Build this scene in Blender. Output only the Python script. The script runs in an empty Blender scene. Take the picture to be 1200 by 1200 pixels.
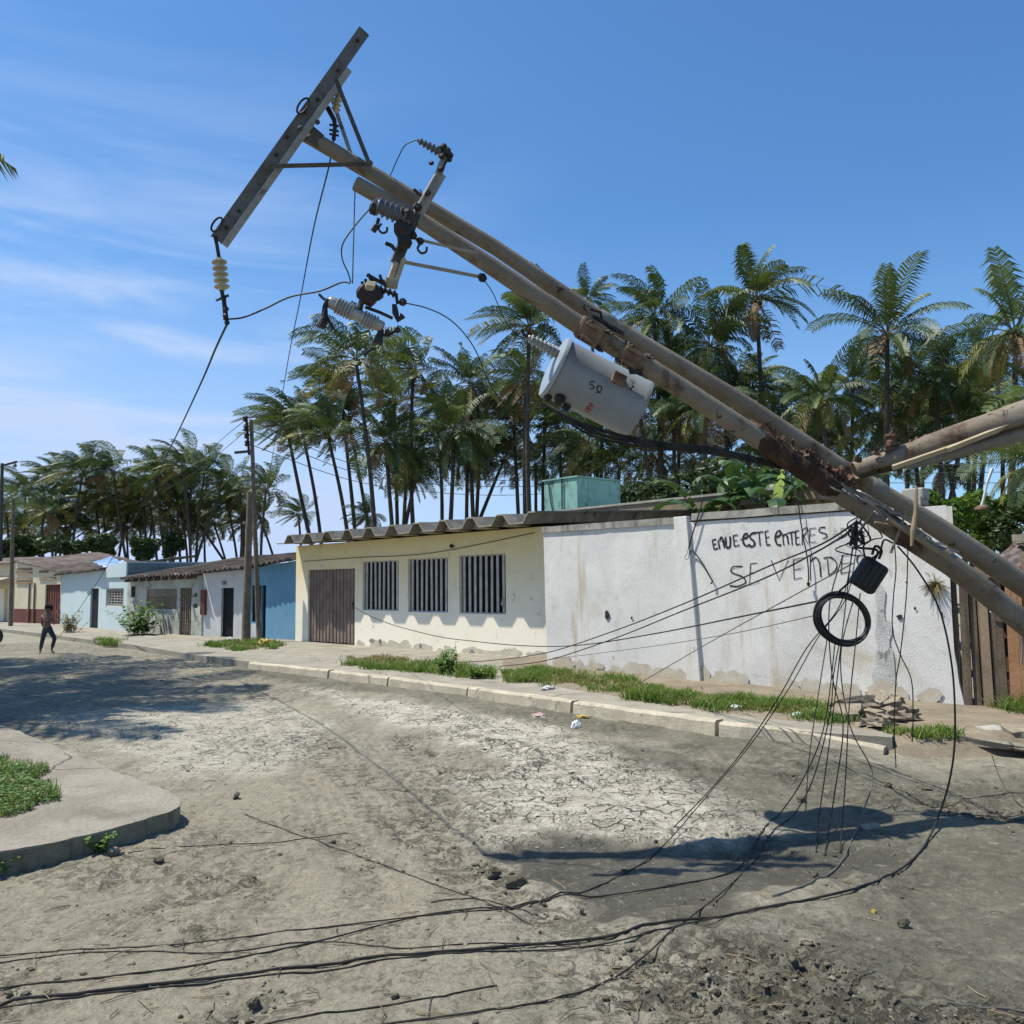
import bpy, bmesh, math, random
import numpy as np
from mathutils import Vector, Matrix, noise
R = math.radians
random.seed(7)
rng = np.random.default_rng(11)
scene = bpy.context.scene
COL = scene.collection

# ------------------------------------------------------------------ camera, sky, sun, exposure
F = 1000.0                     # focal length in photo pixels (photo is 1200 px wide)
EYE = Vector((0, 0, 1.65))
PITCH, ROLL = math.atan(85.5 / F), R(-0.6)
cam_d = bpy.data.cameras.new('camera')
cam_d.sensor_width = 36.0
cam_d.lens = 36.0 * F / 1200.0
cam_d.clip_start, cam_d.clip_end = 0.05, 5000
cam = bpy.data.objects.new('camera', cam_d)
COL.objects.link(cam)
ROT = Matrix.Rotation(math.pi / 2 + PITCH, 4, 'X') @ Matrix.Rotation(ROLL, 4, 'Z')
cam.matrix_world = Matrix.Translation(EYE) @ ROT
scene.camera = cam

SUN_TRAVEL = Vector((0.50, -0.06, -1.0)).normalized()
TO_SUN = -SUN_TRAVEL
world = bpy.data.worlds.new("World")
scene.world = world
world.use_nodes = True
wn = world.node_tree
wn.nodes.clear()
w_out = wn.nodes.new('ShaderNodeOutputWorld')
w_bg = wn.nodes.new('ShaderNodeBackground')
w_sky = wn.nodes.new('ShaderNodeTexSky')
w_sky.sky_type = 'NISHITA'
w_sky.sun_disc = False
w_sky.sun_elevation = math.asin(TO_SUN.z)
w_sky.sun_rotation = math.atan2(TO_SUN.x, TO_SUN.y)
w_sky.altitude = 0
w_sky.air_density = 1.0
w_sky.dust_density = 0.6
w_sky.ozone_density = 2.6
w_bg.inputs['Strength'].default_value = 0.118
# thin wisps of cirrus in the sky itself
tc = wn.nodes.new('ShaderNodeTexCoord')
sx = wn.nodes.new('ShaderNodeSeparateXYZ')
wn.links.new(tc.outputs['Generated'], sx.inputs[0])
mp = wn.nodes.new('ShaderNodeMapping')
mp.inputs['Scale'].default_value = (1.6, 1.6, 9.0)
mp.inputs['Rotation'].default_value = (0.0, R(-9), 0.0)
wn.links.new(tc.outputs['Generated'], mp.inputs[0])
cn = wn.nodes.new('ShaderNodeTexNoise')
cn.inputs['Scale'].default_value = 1.7
cn.inputs['Detail'].default_value = 7
cn.inputs['Roughness'].default_value = 0.52
cn.inputs['Distortion'].default_value = 0.5
wn.links.new(mp.outputs[0], cn.inputs['Vector'])
def wramp(src, a, b, lo=0.0, hi=1.0):
    n = wn.nodes.new('ShaderNodeMapRange')
    n.interpolation_type = 'SMOOTHSTEP'
    n.inputs['From Min'].default_value = a
    n.inputs['From Max'].default_value = b
    n.inputs['To Min'].default_value = lo
    n.inputs['To Max'].default_value = hi
    wn.links.new(src, n.inputs['Value'])
    return n.outputs['Result']
def wmul(a, b, op='MULTIPLY'):
    n = wn.nodes.new('ShaderNodeMath')
    n.operation = op
    for i, v in enumerate((a, b)):
        if isinstance(v, (int, float)):
            n.inputs[i].default_value = v
        else:
            wn.links.new(v, n.inputs[i])
    return n.outputs[0]
m1 = wramp(cn.outputs['Fac'], 0.40, 0.66)
m2 = wramp(sx.outputs['X'], 0.10, -0.36)
m3 = wramp(sx.outputs['Z'], 0.60, 0.26)
cl = wmul(wmul(m1, m2), wmul(m3, 0.70))
veil = wmul(wramp(sx.outputs['Z'], 0.42, 0.0), wramp(sx.outputs['X'], 0.75, -0.45, 0.25, 0.85))
cl = wmul(cl, veil, 'ADD')
tint = wn.nodes.new('ShaderNodeMixRGB')
tint.blend_type = 'MULTIPLY'
tint.inputs[0].default_value = 1.0
tint.inputs[2].default_value = (0.50, 0.80, 1.02, 1)
wn.links.new(w_sky.outputs[0], tint.inputs[1])
mixc = wn.nodes.new('ShaderNodeMixRGB')
mixc.inputs[2].default_value = (3.3, 4.2, 5.9, 1)
wn.links.new(cl, mixc.inputs[0])
wn.links.new(tint.outputs[0], mixc.inputs[1])
wn.links.new(mixc.outputs[0], w_bg.inputs['Color'])
wn.links.new(w_bg.outputs[0], w_out.inputs['Surface'])

sun_d = bpy.data.lights.new('sun', 'SUN')
sun_d.energy = 4.9
sun_d.angle = R(0.5)
sun_d.color = (1.0, 0.94, 0.83)
sun = bpy.data.objects.new('sun', sun_d)
COL.objects.link(sun)
sun.rotation_euler = SUN_TRAVEL.to_track_quat('-Z', 'Y').to_euler()
sun.location = (-20, 5, 45)

scene.view_settings.view_transform = 'Standard'
scene.view_settings.look = 'None'
scene.view_settings.gamma = 1.0
scene.view_settings.exposure = 0.5
scene.render.engine = 'CYCLES'
scene.cycles.max_bounces = 6
scene.cycles.transparent_max_bounces = 8

# ------------------------------------------------------------------ from photo pixels to places
R3 = ROT.to_3x3()
def ray(px, py):
    return R3 @ Vector(((px - 600.0) / F, (600.0 - py) / F, -1.0))
def at(px, py, Y):                      # the point seen at a pixel, Y metres ahead
    d = ray(px, py)
    return EYE + d * (Y / d.y)
def g(px, py, z=0.0):                   # the point seen at a pixel, on the level z
    d = ray(px, py)
    return EYE + d * ((z - EYE.z) / d.z)
def proj(p):
    q = R3.transposed() @ (Vector(p) - EYE)
    return 600 + F * q.x / -q.z, 600 - F * q.y / -q.z

# ------------------------------------------------------------------ mesh helpers
class MB:
    def __init__(self):
        self.v, self.f, self.m = [], [], []
    def quad(self, a, b, c, d, m=0):
        i = len(self.v)
        self.v += [tuple(a), tuple(b), tuple(c), tuple(d)]
        self.f.append((i, i + 1, i + 2, i + 3)); self.m.append(m)
    def tri(self, a, b, c, m=0):
        i = len(self.v)
        self.v += [tuple(a), tuple(b), tuple(c)]
        self.f.append((i, i + 1, i + 2)); self.m.append(m)
    def hexa(self, p, m=0):             # p: 8 corners, bottom ring then top ring
        i = len(self.v)
        self.v += [tuple(q) for q in p]
        for f in ((3, 2, 1, 0), (4, 5, 6, 7), (0, 1, 5, 4), (1, 2, 6, 5), (2, 3, 7, 6), (3, 0, 4, 7)):
            self.f.append(tuple(i + k for k in f)); self.m.append(m)
    def box(self, c, ax, ay, az, m=0):  # centre and three half vectors
        c, ax, ay, az = Vector(c), Vector(ax), Vector(ay), Vector(az)
        self.hexa([c - ax - ay - az, c + ax - ay - az, c + ax + ay - az, c - ax + ay - az,
                   c - ax - ay + az, c + ax - ay + az, c + ax + ay + az, c - ax + ay + az], m)
    def bar(self, a, b, w, t, up=(0, 0, 1), m=0):   # rectangular bar from a to b
        a, b = Vector(a), Vector(b)
        d = (b - a)
        L = d.length
        d.normalize()
        s = d.cross(Vector(up))
        if s.length < 1e-4:
            s = d.cross(Vector((1, 0, 0)))
        s.normalize()
        q = s.cross(d).normalized()
        self.box((a + b) / 2, d * L / 2, s * w / 2, q * t / 2, m)
    def tube(self, pts, rad, n=8, m=0, cap=True, rough=0.0):
        pts = [Vector(p) for p in pts]
        if isinstance(rad, (int, float)):
            rad = [rad] * len(pts)
        base = len(self.v)
        nrm = None
        for i, p in enumerate(pts):
            t = (pts[min(i + 1, len(pts) - 1)] - pts[max(i - 1, 0)])
            if t.length < 1e-9:
                t = Vector((0, 0, 1))
            t.normalize()
            if nrm is None:
                nrm = t.cross(Vector((0, 0, 1)))
                if nrm.length < 1e-3:
                    nrm = t.cross(Vector((1, 0, 0)))
            nrm = (nrm - t * nrm.dot(t))
            nrm.normalize()
            bn = t.cross(nrm)
            for k in range(n):
                a = 2 * math.pi * k / n
                r = rad[i] * (1 + (random.uniform(-rough, rough) if rough else 0))
                self.v.append(tuple(p + (nrm * math.cos(a) + bn * math.sin(a)) * r))
        for i in range(len(pts) - 1):
            for k in range(n):
                a = base + i * n + k
                b = base + i * n + (k + 1) % n
                self.f.append((a, b, b + n, a + n)); self.m.append(m)
        if cap:
            self.f.append(tuple(base + k for k in reversed(range(n)))); self.m.append(m)
            e = base + (len(pts) - 1) * n
            self.f.append(tuple(e + k for k in range(n))); self.m.append(m)
    def lathe(self, a, d, prof, n=14, m=0):     # prof: (distance along d, radius)
        a, d = Vector(a), Vector(d).normalized()
        s = d.cross(Vector((0, 0, 1)))
        if s.length < 1e-3:
            s = d.cross(Vector((1, 0, 0)))
        s.normalize()
        q = d.cross(s)
        base = len(self.v)
        for h, r in prof:
            for k in range(n):
                t = 2 * math.pi * k / n
                self.v.append(tuple(a + d * h + (s * math.cos(t) + q * math.sin(t)) * r))
        for i in range(len(prof) - 1):
            for k in range(n):
                x = base + i * n + k
                y = base + i * n + (k + 1) % n
                self.f.append((x, y, y + n, x + n)); self.m.append(m)
        self.f.append(tuple(base + k for k in reversed(range(n)))); self.m.append(m)
        e = base + (len(prof) - 1) * n
        self.f.append(tuple(e + k for k in range(n))); self.m.append(m)
    def build(self, name, mats, parent=None, base=None, smooth=False, bevel=0.0):
        if not isinstance(mats, (list, tuple)):
            mats = [mats]
        if parent is not None:
            o0 = parent
            while o0.parent:
                o0 = o0.parent
            off = Vector(o0.location)
        else:
            off = Vector(base) if base is not None else Vector((0, 0, 0))
        me = bpy.data.meshes.new(name)
        V = np.array(self.v, dtype=float) - np.array(off)
        me.from_pydata(V.tolist(), [], self.f)
        for mt in mats:
            me.materials.append(mt)
        me.polygons.foreach_set('material_index', self.m)
        if smooth:
            me.polygons.foreach_set('use_smooth', [True] * len(self.f))
        me.update()
        o = bpy.data.objects.new(name, me)
        COL.objects.link(o)
        if parent is not None:
            o.parent = parent
        else:
            o.location = off
        if bevel:
            b = o.modifiers.new('bevel', 'BEVEL')
            b.width = bevel
            b.segments = 2
            b.limit_method = 'ANGLE'
            b.angle_limit = R(40)
        if smooth:
            try:
                me.set_sharp_from_angle(angle=R(40))
            except Exception:
                pass
        return o

def thing(name, label, cat, loc, group=None):
    o = bpy.data.objects.new(name, None)
    o.empty_display_size = 0.2
    COL.objects.link(o)
    o.location = loc
    return tag(o, label, cat, group)
def tag(o, label, cat, group=None):
    o['label'] = label
    o['category'] = cat
    if group:
        o['group'] = group
    return o
def kind(o, k, label=None):
    o['kind'] = k
    if label:
        o['label'] = label
    return o

def spline(pts, n=8):
    pts = [Vector(p) for p in pts]
    if len(pts) < 3:
        return pts
    out = []
    for i in range(len(pts) - 1):
        p0 = pts[max(i - 1, 0)]; p1 = pts[i]; p2 = pts[i + 1]; p3 = pts[min(i + 2, len(pts) - 1)]
        for k in range(n):
            t = k / n
            out.append(0.5 * ((2 * p1) + (p2 - p0) * t + (2 * p0 - 5 * p1 + 4 * p2 - p3) * t * t + (3 * p1 - p0 - 3 * p2 + p3) * t ** 3))
    out.append(pts[-1])
    return out

# ------------------------------------------------------------------ materials
def new_mat(name):
    m = bpy.data.materials.new(name)
    m.use_nodes = True
    nt = m.node_tree
    return m, nt, nt.nodes['Principled BSDF']
def N(nt, t, **kw):
    n = nt.nodes.new(t)
    for k, v in kw.items():
        setattr(n, k, v)
    return n
def noise_n(nt, vec, scale, detail=5, rough=0.55, dist=0.0):
    n = N(nt, 'ShaderNodeTexNoise')
    n.inputs['Scale'].default_value = scale
    n.inputs['Detail'].default_value = detail
    n.inputs['Roughness'].default_value = rough
    n.inputs['Distortion'].default_value = dist
    if vec is not None:
        nt.links.new(vec, n.inputs['Vector'])
    return n.outputs['Fac']
def mrange(nt, src, a, b, lo=0.0, hi=1.0):
    n = N(nt, 'ShaderNodeMapRange')
    n.interpolation_type = 'SMOOTHSTEP'
    n.inputs['From Min'].default_value = a
    n.inputs['From Max'].default_value = b
    n.inputs['To Min'].default_value = lo
    n.inputs['To Max'].default_value = hi
    nt.links.new(src, n.inputs['Value'])
    return n.outputs['Result']
def mixrgb(nt, fac, a, b, mode='MIX'):
    n = N(nt, 'ShaderNodeMixRGB')
    n.blend_type = mode
    for i, v in ((0, fac), (1, a), (2, b)):
        if isinstance(v, (int, float)):
            n.inputs[i].default_value = v
        elif isinstance(v, (tuple, list)):
            n.inputs[i].default_value = (*v, 1) if len(v) == 3 else v
        else:
            nt.links.new(v, n.inputs[i])
    return n.outputs[0]
def mth(nt, a, b, op='MULTIPLY'):
    n = N(nt, 'ShaderNodeMath')
    n.operation = op
    for i, v in enumerate((a, b)):
        if isinstance(v, (int, float)):
            n.inputs[i].default_value = v
        else:
            nt.links.new(v, n.inputs[i])
    return n.outputs[0]
def bump(nt, bs, h, strength, dist=0.02):
    n = N(nt, 'ShaderNodeBump')
    n.inputs['Strength'].default_value = strength
    n.inputs['Distance'].default_value = dist
    nt.links.new(h, n.inputs['Height'])
    nt.links.new(n.outputs[0], bs.inputs['Normal'])
def objco(nt, scale=(1, 1, 1)):
    t = N(nt, 'ShaderNodeTexCoord')
    mpn = N(nt, 'ShaderNodeMapping')
    mpn.inputs['Scale'].default_value = scale
    nt.links.new(t.outputs['Object'], mpn.inputs[0])
    return mpn.outputs[0]

ALB = 0.74
def dim(c, k):
    return tuple(x * k for x in c)
def surf(name, c1, c2, scale=4.0, rough=0.85, bmp=0.3, bscale=60, metal=0.0, spots=None, streak=None, bdist=0.01, cover=(0.35, 0.65), cracks=None):
    m, nt, bs = new_mat(name)
    v = objco(nt)
    col = mixrgb(nt, mrange(nt, noise_n(nt, v, scale, 7, 0.62, 0.4), *cover), dim(c1, ALB), dim(c2, ALB))
    if streak:
        sc, a, b, sscale = streak
        sc = dim(sc, ALB)
        vs = objco(nt, sscale)
        k = mrange(nt, noise_n(nt, vs, 1.0, 6, 0.65, 0.3), a, b)
        col = mixrgb(nt, k, col, sc)
    if spots:
        for sc, ss, a, b in spots:
            sc = dim(sc, ALB)
            k = mrange(nt, noise_n(nt, v, ss, 8, 0.6, 0.6), a, b)
            col = mixrgb(nt, k, col, sc)
    if cracks:
        vw_ = N(nt, 'ShaderNodeVectorMath'); vw_.operation = 'MULTIPLY_ADD'
        nz_ = N(nt, 'ShaderNodeTexNoise'); nz_.inputs['Scale'].default_value = 2.0; nz_.inputs['Detail'].default_value = 6
        nt.links.new(v, nz_.inputs['Vector']); nt.links.new(nz_.outputs['Color'], vw_.inputs[0])
        vw_.inputs[1].default_value = (0.5, 0.5, 0.0); nt.links.new(v, vw_.inputs[2])
        vo_ = N(nt, 'ShaderNodeTexVoronoi'); vo_.feature = 'DISTANCE_TO_EDGE'; vo_.voronoi_dimensions = '2D'
        vo_.inputs['Scale'].default_value = cracks
        nt.links.new(vw_.outputs[0], vo_.inputs['Vector'])
        k = mth(nt, mrange(nt, vo_.outputs['Distance'], 0.003, 0.012, 1.0, 0.0), mrange(nt, noise_n(nt, v, 1.1, 3), 0.45, 0.55))
        col = mixrgb(nt, mth(nt, k, 0.8), col, (0.07, 0.06, 0.045))
    fine = noise_n(nt, v, bscale, 5, 0.6)
    col = mixrgb(nt, mrange(nt, fine, 0.2, 0.8, 0.0, 0.22), col, (0.0, 0.0, 0.0), 'MIX')
    nt.links.new(col, bs.inputs['Base Color'])
    bs.inputs['Roughness'].default_value = rough
    bs.inputs['Specular IOR Level'].default_value = 0.5 if rough < 0.6 else 0.2
    bs.inputs['Metallic'].default_value = metal
    if bmp:
        h = mth(nt, fine, noise_n(nt, v, bscale / 7.0, 5, 0.6), 'ADD')
        bump(nt, bs, h, bmp, bdist)
    return m

M = {}
M['white_wall'] = surf('white_wall_paint', (0.98, 0.96, 0.90), (0.86, 0.85, 0.80), 1.1, 0.9, 0.28, 45,
                       spots=[((0.62, 0.53, 0.36), 0.75, 0.53, 0.78), ((0.50, 0.49, 0.45), 2.3, 0.58, 0.78), ((0.34, 0.30, 0.24), 9.0, 0.66, 0.74)],
                       streak=((0.66, 0.55, 0.38), 0.53, 0.76, (3.2, 3.2, 0.35)))
M['coping'] = surf('stained_coping', (0.52, 0.50, 0.43), (0.30, 0.29, 0.26), 3.0, 0.95, 0.6, 40,
                   streak=((0.10, 0.095, 0.085), 0.52, 0.72, (7, 7, 0.6)))
M['black_run'] = surf('damp_stain', (0.20, 0.195, 0.18), (0.42, 0.41, 0.38), 5, 0.95, 0.3, 60)
M['grey_render'] = surf('bare_render', (0.58, 0.575, 0.545), (0.74, 0.735, 0.71), 5, 0.95, 0.9, 40)
def yellow_to_cream():
    m, nt, bs = new_mat('yellow_to_cream_paint')
    v = objco(nt)
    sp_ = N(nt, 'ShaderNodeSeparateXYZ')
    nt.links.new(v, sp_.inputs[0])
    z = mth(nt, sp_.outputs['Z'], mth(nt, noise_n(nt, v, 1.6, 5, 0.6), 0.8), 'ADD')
    col = mixrgb(nt, mrange(nt, z, 0.9, 3.3), (0.82, 0.77, 0.635), (0.74, 0.61, 0.30))  # colour runs from cream low on the wall to yellow at the top
    col = mixrgb(nt, mrange(nt, noise_n(nt, v, 4.5, 8, 0.66), 0.59, 0.74), col, (0.44, 0.38, 0.27))
    col = mixrgb(nt, mrange(nt, noise_n(nt, v, 1.3, 7, 0.66), 0.52, 0.70, 0.0, 0.3), col, (0.56, 0.49, 0.34))
    col = mixrgb(nt, mrange(nt, noise_n(nt, objco(nt, (4, 4, 0.3)), 1.0, 6, 0.65), 0.60, 0.85, 0, 0.7), col, (0.50, 0.43, 0.28))
    nt.links.new(col, bs.inputs['Base Color'])
    bs.inputs['Roughness'].default_value = 0.9
    bs.inputs['Specular IOR Level'].default_value = 0.2
    bump(nt, bs, noise_n(nt, v, 50, 5, 0.6), 0.2, 0.01)
    return m
M['yellow'] = yellow_to_cream()
M['blue'] = surf('blue_paint', (0.19, 0.44, 0.66), (0.24, 0.50, 0.72), 1.5, 0.85, 0.3, 50,
                 streak=((0.34, 0.55, 0.70), 0.58, 0.75, (6, 6, 0.5)))
M['white_house'] = surf('white_limewash', (0.86, 0.86, 0.84), (0.74, 0.75, 0.74), 1.4, 0.9, 0.4, 40,
                        spots=[((0.42, 0.40, 0.37), 3.0, 0.62, 0.75)])
M['ruin'] = surf('peeling_grey_green_paint', (0.68, 0.70, 0.62), (0.48, 0.48, 0.42), 1.6, 0.92, 0.7, 30,
                 spots=[((0.30, 0.28, 0.25), 2.6, 0.55, 0.66), ((0.50, 0.30, 0.27), 0.8, 0.64, 0.72)],
                 streak=((0.66, 0.68, 0.63), 0.55, 0.7, (3, 3, 0.8)))
M['pale_blue'] = surf('pale_blue_paint', (0.64, 0.80, 0.82), (0.72, 0.84, 0.85), 1.0, 0.9, 0.3, 40,
                      spots=[((0.42, 0.48, 0.48), 2.0, 0.62, 0.76)])
M['cream'] = surf('cream_paint', (0.92, 0.82, 0.58), (0.84, 0.74, 0.52), 1.0, 0.9, 0.3, 40)
M['maroon'] = surf('maroon_paint', (0.20, 0.075, 0.065), (0.25, 0.10, 0.085), 2, 0.8, 0.3, 40)
M['roof_tile'] = surf('weathered_roof_sheet', (0.060, 0.050, 0.044), (0.145, 0.118, 0.10), 1.6, 0.9, 0.8, 14,
                      spots=[((0.36, 0.32, 0.28), 2.2, 0.60, 0.68), ((0.03, 0.028, 0.026), 3.1, 0.62, 0.70)])
M['roof_rust'] = surf('rusty_corrugated_sheet', (0.17, 0.12, 0.105), (0.30, 0.25, 0.22), 2.2, 0.85, 0.5, 25,
                      spots=[((0.42, 0.38, 0.33), 1.6, 0.58, 0.7)])
M['canal'] = surf('old_fibre_cement', (0.20, 0.19, 0.17), (0.32, 0.30, 0.26), 2.5, 0.95, 0.5, 30,
                  spots=[((0.06, 0.058, 0.055), 3.0, 0.55, 0.7)])
M['mortar'] = surf('pale_mortar', (0.56, 0.50, 0.36), (0.40, 0.36, 0.27), 4, 0.95, 0.4, 40)
M['slab'] = surf('brown_concrete_edge', (0.36, 0.29, 0.20), (0.26, 0.22, 0.16), 2, 0.95, 0.4, 40)
M['slab_top'] = surf('pale_concrete', (0.55, 0.53, 0.46), (0.42, 0.40, 0.35), 3, 0.95, 0.5, 40)
M['turquoise'] = surf('turquoise_tank_paint', (0.36, 0.66, 0.56), (0.29, 0.55, 0.46), 1.6, 0.8, 0.4, 30,
                      spots=[((0.05, 0.10, 0.09), 2.2, 0.50, 0.70)], streak=((0.09, 0.18, 0.16), 0.5, 0.7, (3, 3, 0.6)))
M['door_brown'] = surf('weathered_brown_door', (0.28, 0.21, 0.17), (0.38, 0.30, 0.25), 3, 0.75, 0.3, 40,
                       streak=((0.42, 0.36, 0.31), 0.60, 0.8, (9, 9, 0.7)))
M['door_dark'] = surf('near_black_door', (0.010, 0.011, 0.013), (0.02, 0.02, 0.022), 3, 0.7, 0.2, 40)
M['door_lattice'] = surf('rusty_lattice_door', (0.22, 0.17, 0.12), (0.34, 0.29, 0.22), 6, 0.85, 0.4, 40)
M['board'] = surf('faded_brown_board', (0.33, 0.25, 0.16), (0.25, 0.19, 0.13), 3, 0.9, 0.3, 40)
M['bars_white'] = surf('grubby_white_bars', (0.70, 0.68, 0.62), (0.52, 0.50, 0.45), 6, 0.7, 0.2, 60)
M['dark_inside'] = surf('dark_room', (0.02, 0.02, 0.02), (0.03, 0.03, 0.03), 2, 0.95, 0.0, 40)  # near-black colour stands in for the unlit space behind openings
M['room'] = surf('dim_room_plaster', (0.16, 0.15, 0.13), (0.12, 0.11, 0.10), 2, 0.95, 0.0, 40)
M['steel'] = surf('weathered_steel_pole', (0.33, 0.285, 0.215), (0.24, 0.195, 0.14), 2.2, 0.62, 0.4, 70, 0.0,
                  spots=[((0.10, 0.05, 0.028), 2.6, 0.54, 0.68), ((0.06, 0.034, 0.022), 9.0, 0.61, 0.70), ((0.30, 0.27, 0.22), 6.0, 0.66, 0.74)])
M['steel_grey'] = surf('dull_grey_pole', (0.28, 0.275, 0.235), (0.22, 0.20, 0.16), 4.0, 0.55, 0.3, 70,
                       spots=[((0.14, 0.08, 0.05), 5.0, 0.63, 0.72)])
M['galv'] = surf('galvanised_steel', (0.30, 0.295, 0.275), (0.40, 0.385, 0.35), 9, 0.5, 0.25, 90, 0.35,
                 spots=[((0.13, 0.09, 0.06), 7.0, 0.62, 0.72)])
M['galv_web'] = surf('shaded_crossarm_steel', (0.135, 0.137, 0.14), (0.19, 0.19, 0.188), 9, 0.6, 0.25, 90, 0.2, spots=[((0.10, 0.065, 0.04), 6.0, 0.60, 0.72)])  # galvanised steel with the web's shaded side painted in as a darker base
M['galv_dark'] = surf('dark_galvanised_steel', (0.085, 0.08, 0.075), (0.14, 0.13, 0.12), 9, 0.6, 0.25, 90, 0.3)
M['rust'] = surf('flaking_rust', (0.10, 0.055, 0.035), (0.20, 0.12, 0.085), 9, 0.9, 0.8, 50)
M['rust_dark'] = surf('dark_blistered_rust', (0.055, 0.035, 0.024), (0.11, 0.065, 0.042), 7, 0.95, 1.0, 30, bdist=0.03, spots=[((0.22, 0.16, 0.11), 6.0, 0.62, 0.70)])
M['rust_pale'] = surf('dusty_rust_bracket', (0.30, 0.22, 0.15), (0.20, 0.12, 0.08), 7, 0.85, 0.5, 60)
M['iron_dark'] = surf('dark_iron_fitting', (0.035, 0.032, 0.032), (0.07, 0.06, 0.055), 14, 0.6, 0.3, 90, 0.2)
M['porcelain'] = surf('grey_porcelain', (0.45, 0.455, 0.43), (0.38, 0.38, 0.36), 8, 0.22, 0.05, 90)
M['porcelain_dark'] = surf('blue_grey_porcelain', (0.16, 0.175, 0.19), (0.12, 0.13, 0.145), 8, 0.25, 0.05, 90)
M['glass_yellow'] = surf('yellowish_insulator_disc', (0.62, 0.55, 0.34), (0.52, 0.46, 0.28), 9, 0.25, 0.05, 90)
M['tank_paint'] = surf('grey_enamel', (0.33, 0.365, 0.38), (0.29, 0.32, 0.335), 3, 0.38, 0.08, 80,
                       spots=[((0.24, 0.235, 0.21), 3.2, 0.58, 0.75), ((0.20, 0.11, 0.07), 9.0, 0.68, 0.74)])
M['tank_lid'] = surf('pale_blue_enamel', (0.42, 0.50, 0.54), (0.37, 0.44, 0.48), 4, 0.35, 0.08, 80)
M['cream_wood'] = surf('cream_painted_timber', (0.58, 0.49, 0.33), (0.48, 0.39, 0.25), 6, 0.8, 0.3, 60)
M['stick'] = surf('dry_stick', (0.42, 0.32, 0.19), (0.33, 0.25, 0.16), 9, 0.9, 0.4, 80)
M['rubber'] = surf('black_rubber', (0.013, 0.013, 0.014), (0.028, 0.028, 0.028), 20, 0.55, 0.3, 120)
M['cable'] = surf('black_cable', (0.020, 0.020, 0.020), (0.065, 0.058, 0.048), 9, 0.6, 0.1, 120)
M['cable_grey'] = surf('grey_weathered_wire', (0.20, 0.195, 0.18), (0.13, 0.125, 0.12), 15, 0.6, 0.1, 120)
M['ink'] = surf('black_brush_paint', (0.018, 0.018, 0.02), (0.05, 0.05, 0.05), 12, 0.8, 0.0, 60)
M['ink_faint'] = surf('thin_black_paint', (0.16, 0.16, 0.16), (0.30, 0.30, 0.29), 12, 0.8, 0.0, 60)
M['red'] = surf('red_print', (0.50, 0.04, 0.03), (0.42, 0.035, 0.03), 8, 0.6, 0.0, 60)
M['wood_pole'] = surf('weathered_wood_pole', (0.30, 0.24, 0.175), (0.19, 0.15, 0.11), 5, 0.9, 0.5, 30,
                      streak=((0.10, 0.08, 0.06), 0.55, 0.75, (14, 14, 0.6)))
M['plank_a'] = surf('grey_brown_plank', (0.22, 0.17, 0.12), (0.14, 0.105, 0.075), 2, 0.9, 0.5, 30, streak=((0.05, 0.04, 0.03), 0.5, 0.75, (22, 22, 0.6)))
M['plank_b'] = surf('orange_brown_plank', (0.52, 0.29, 0.15), (0.42, 0.225, 0.115), 2, 0.85, 0.4, 30, streak=((0.15, 0.08, 0.045), 0.52, 0.75, (22, 22, 0.6)))
M['plank_c'] = surf('pale_brown_plank', (0.44, 0.33, 0.22), (0.32, 0.235, 0.16), 2, 0.9, 0.4, 30, streak=((0.10, 0.07, 0.05), 0.52, 0.75, (22, 22, 0.6)))
M['trunk'] = surf('palm_trunk_bark', (0.075, 0.065, 0.055), (0.125, 0.11, 0.092), 3, 0.95, 0.6, 12)
M['bark'] = surf('tree_bark', (0.10, 0.08, 0.06), (0.16, 0.13, 0.10), 4, 0.95, 0.6, 14)
M['rock'] = surf('broken_concrete', (0.40, 0.34, 0.25), (0.27, 0.22, 0.165), 6, 0.95, 0.7, 30)
M['plastic_white'] = surf('white_plastic_film', (0.78, 0.78, 0.77), (0.66, 0.66, 0.66), 8, 0.4, 0.2, 60)
M['plastic_mint'] = surf('pale_green_plastic', (0.50, 0.68, 0.62), (0.60, 0.74, 0.68), 8, 0.4, 0.2, 60)
M['paper_red'] = surf('red_printed_paper', (0.45, 0.14, 0.12), (0.66, 0.62, 0.58), 14, 0.6, 0.2, 60)
M['yellow_plastic'] = surf('yellow_plastic', (0.62, 0.46, 0.08), (0.5, 0.36, 0.07), 8, 0.5, 0.1, 60)
M['tarp'] = surf('blue_plastic', (0.10, 0.24, 0.50), (0.20, 0.36, 0.62), 5, 0.5, 0.2, 60)
M['skin'] = surf('brown_skin', (0.30, 0.175, 0.125), (0.26, 0.15, 0.105), 8, 0.6, 0.0, 60)
M['trousers'] = surf('dark_grey_cloth', (0.055, 0.06, 0.075), (0.085, 0.09, 0.105), 8, 0.9, 0.2, 60)
M['hair'] = surf('dark_hair', (0.014, 0.011, 0.010), (0.025, 0.02, 0.018), 20, 0.7, 0.4, 70)

def film(name):
    m, nt, bs = new_mat(name)
    bs.inputs['Base Color'].default_value = (0.80, 0.84, 0.88, 1)
    bs.inputs['Roughness'].default_value = 0.25
    tr = N(nt, 'ShaderNodeBsdfTransparent')
    mx = N(nt, 'ShaderNodeMixShader')
    nt.links.new(mrange(nt, noise_n(nt, objco(nt), 9, 4), 0.3, 0.7, 0.35, 0.9), mx.inputs[0])
    nt.links.new(tr.outputs[0], mx.inputs[1])
    nt.links.new(bs.outputs[0], mx.inputs[2])
    nt.links.new(mx.outputs[0], nt.nodes['Material Output'].inputs['Surface'])
    return m
M['film'] = film('clear_plastic_film')

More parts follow.
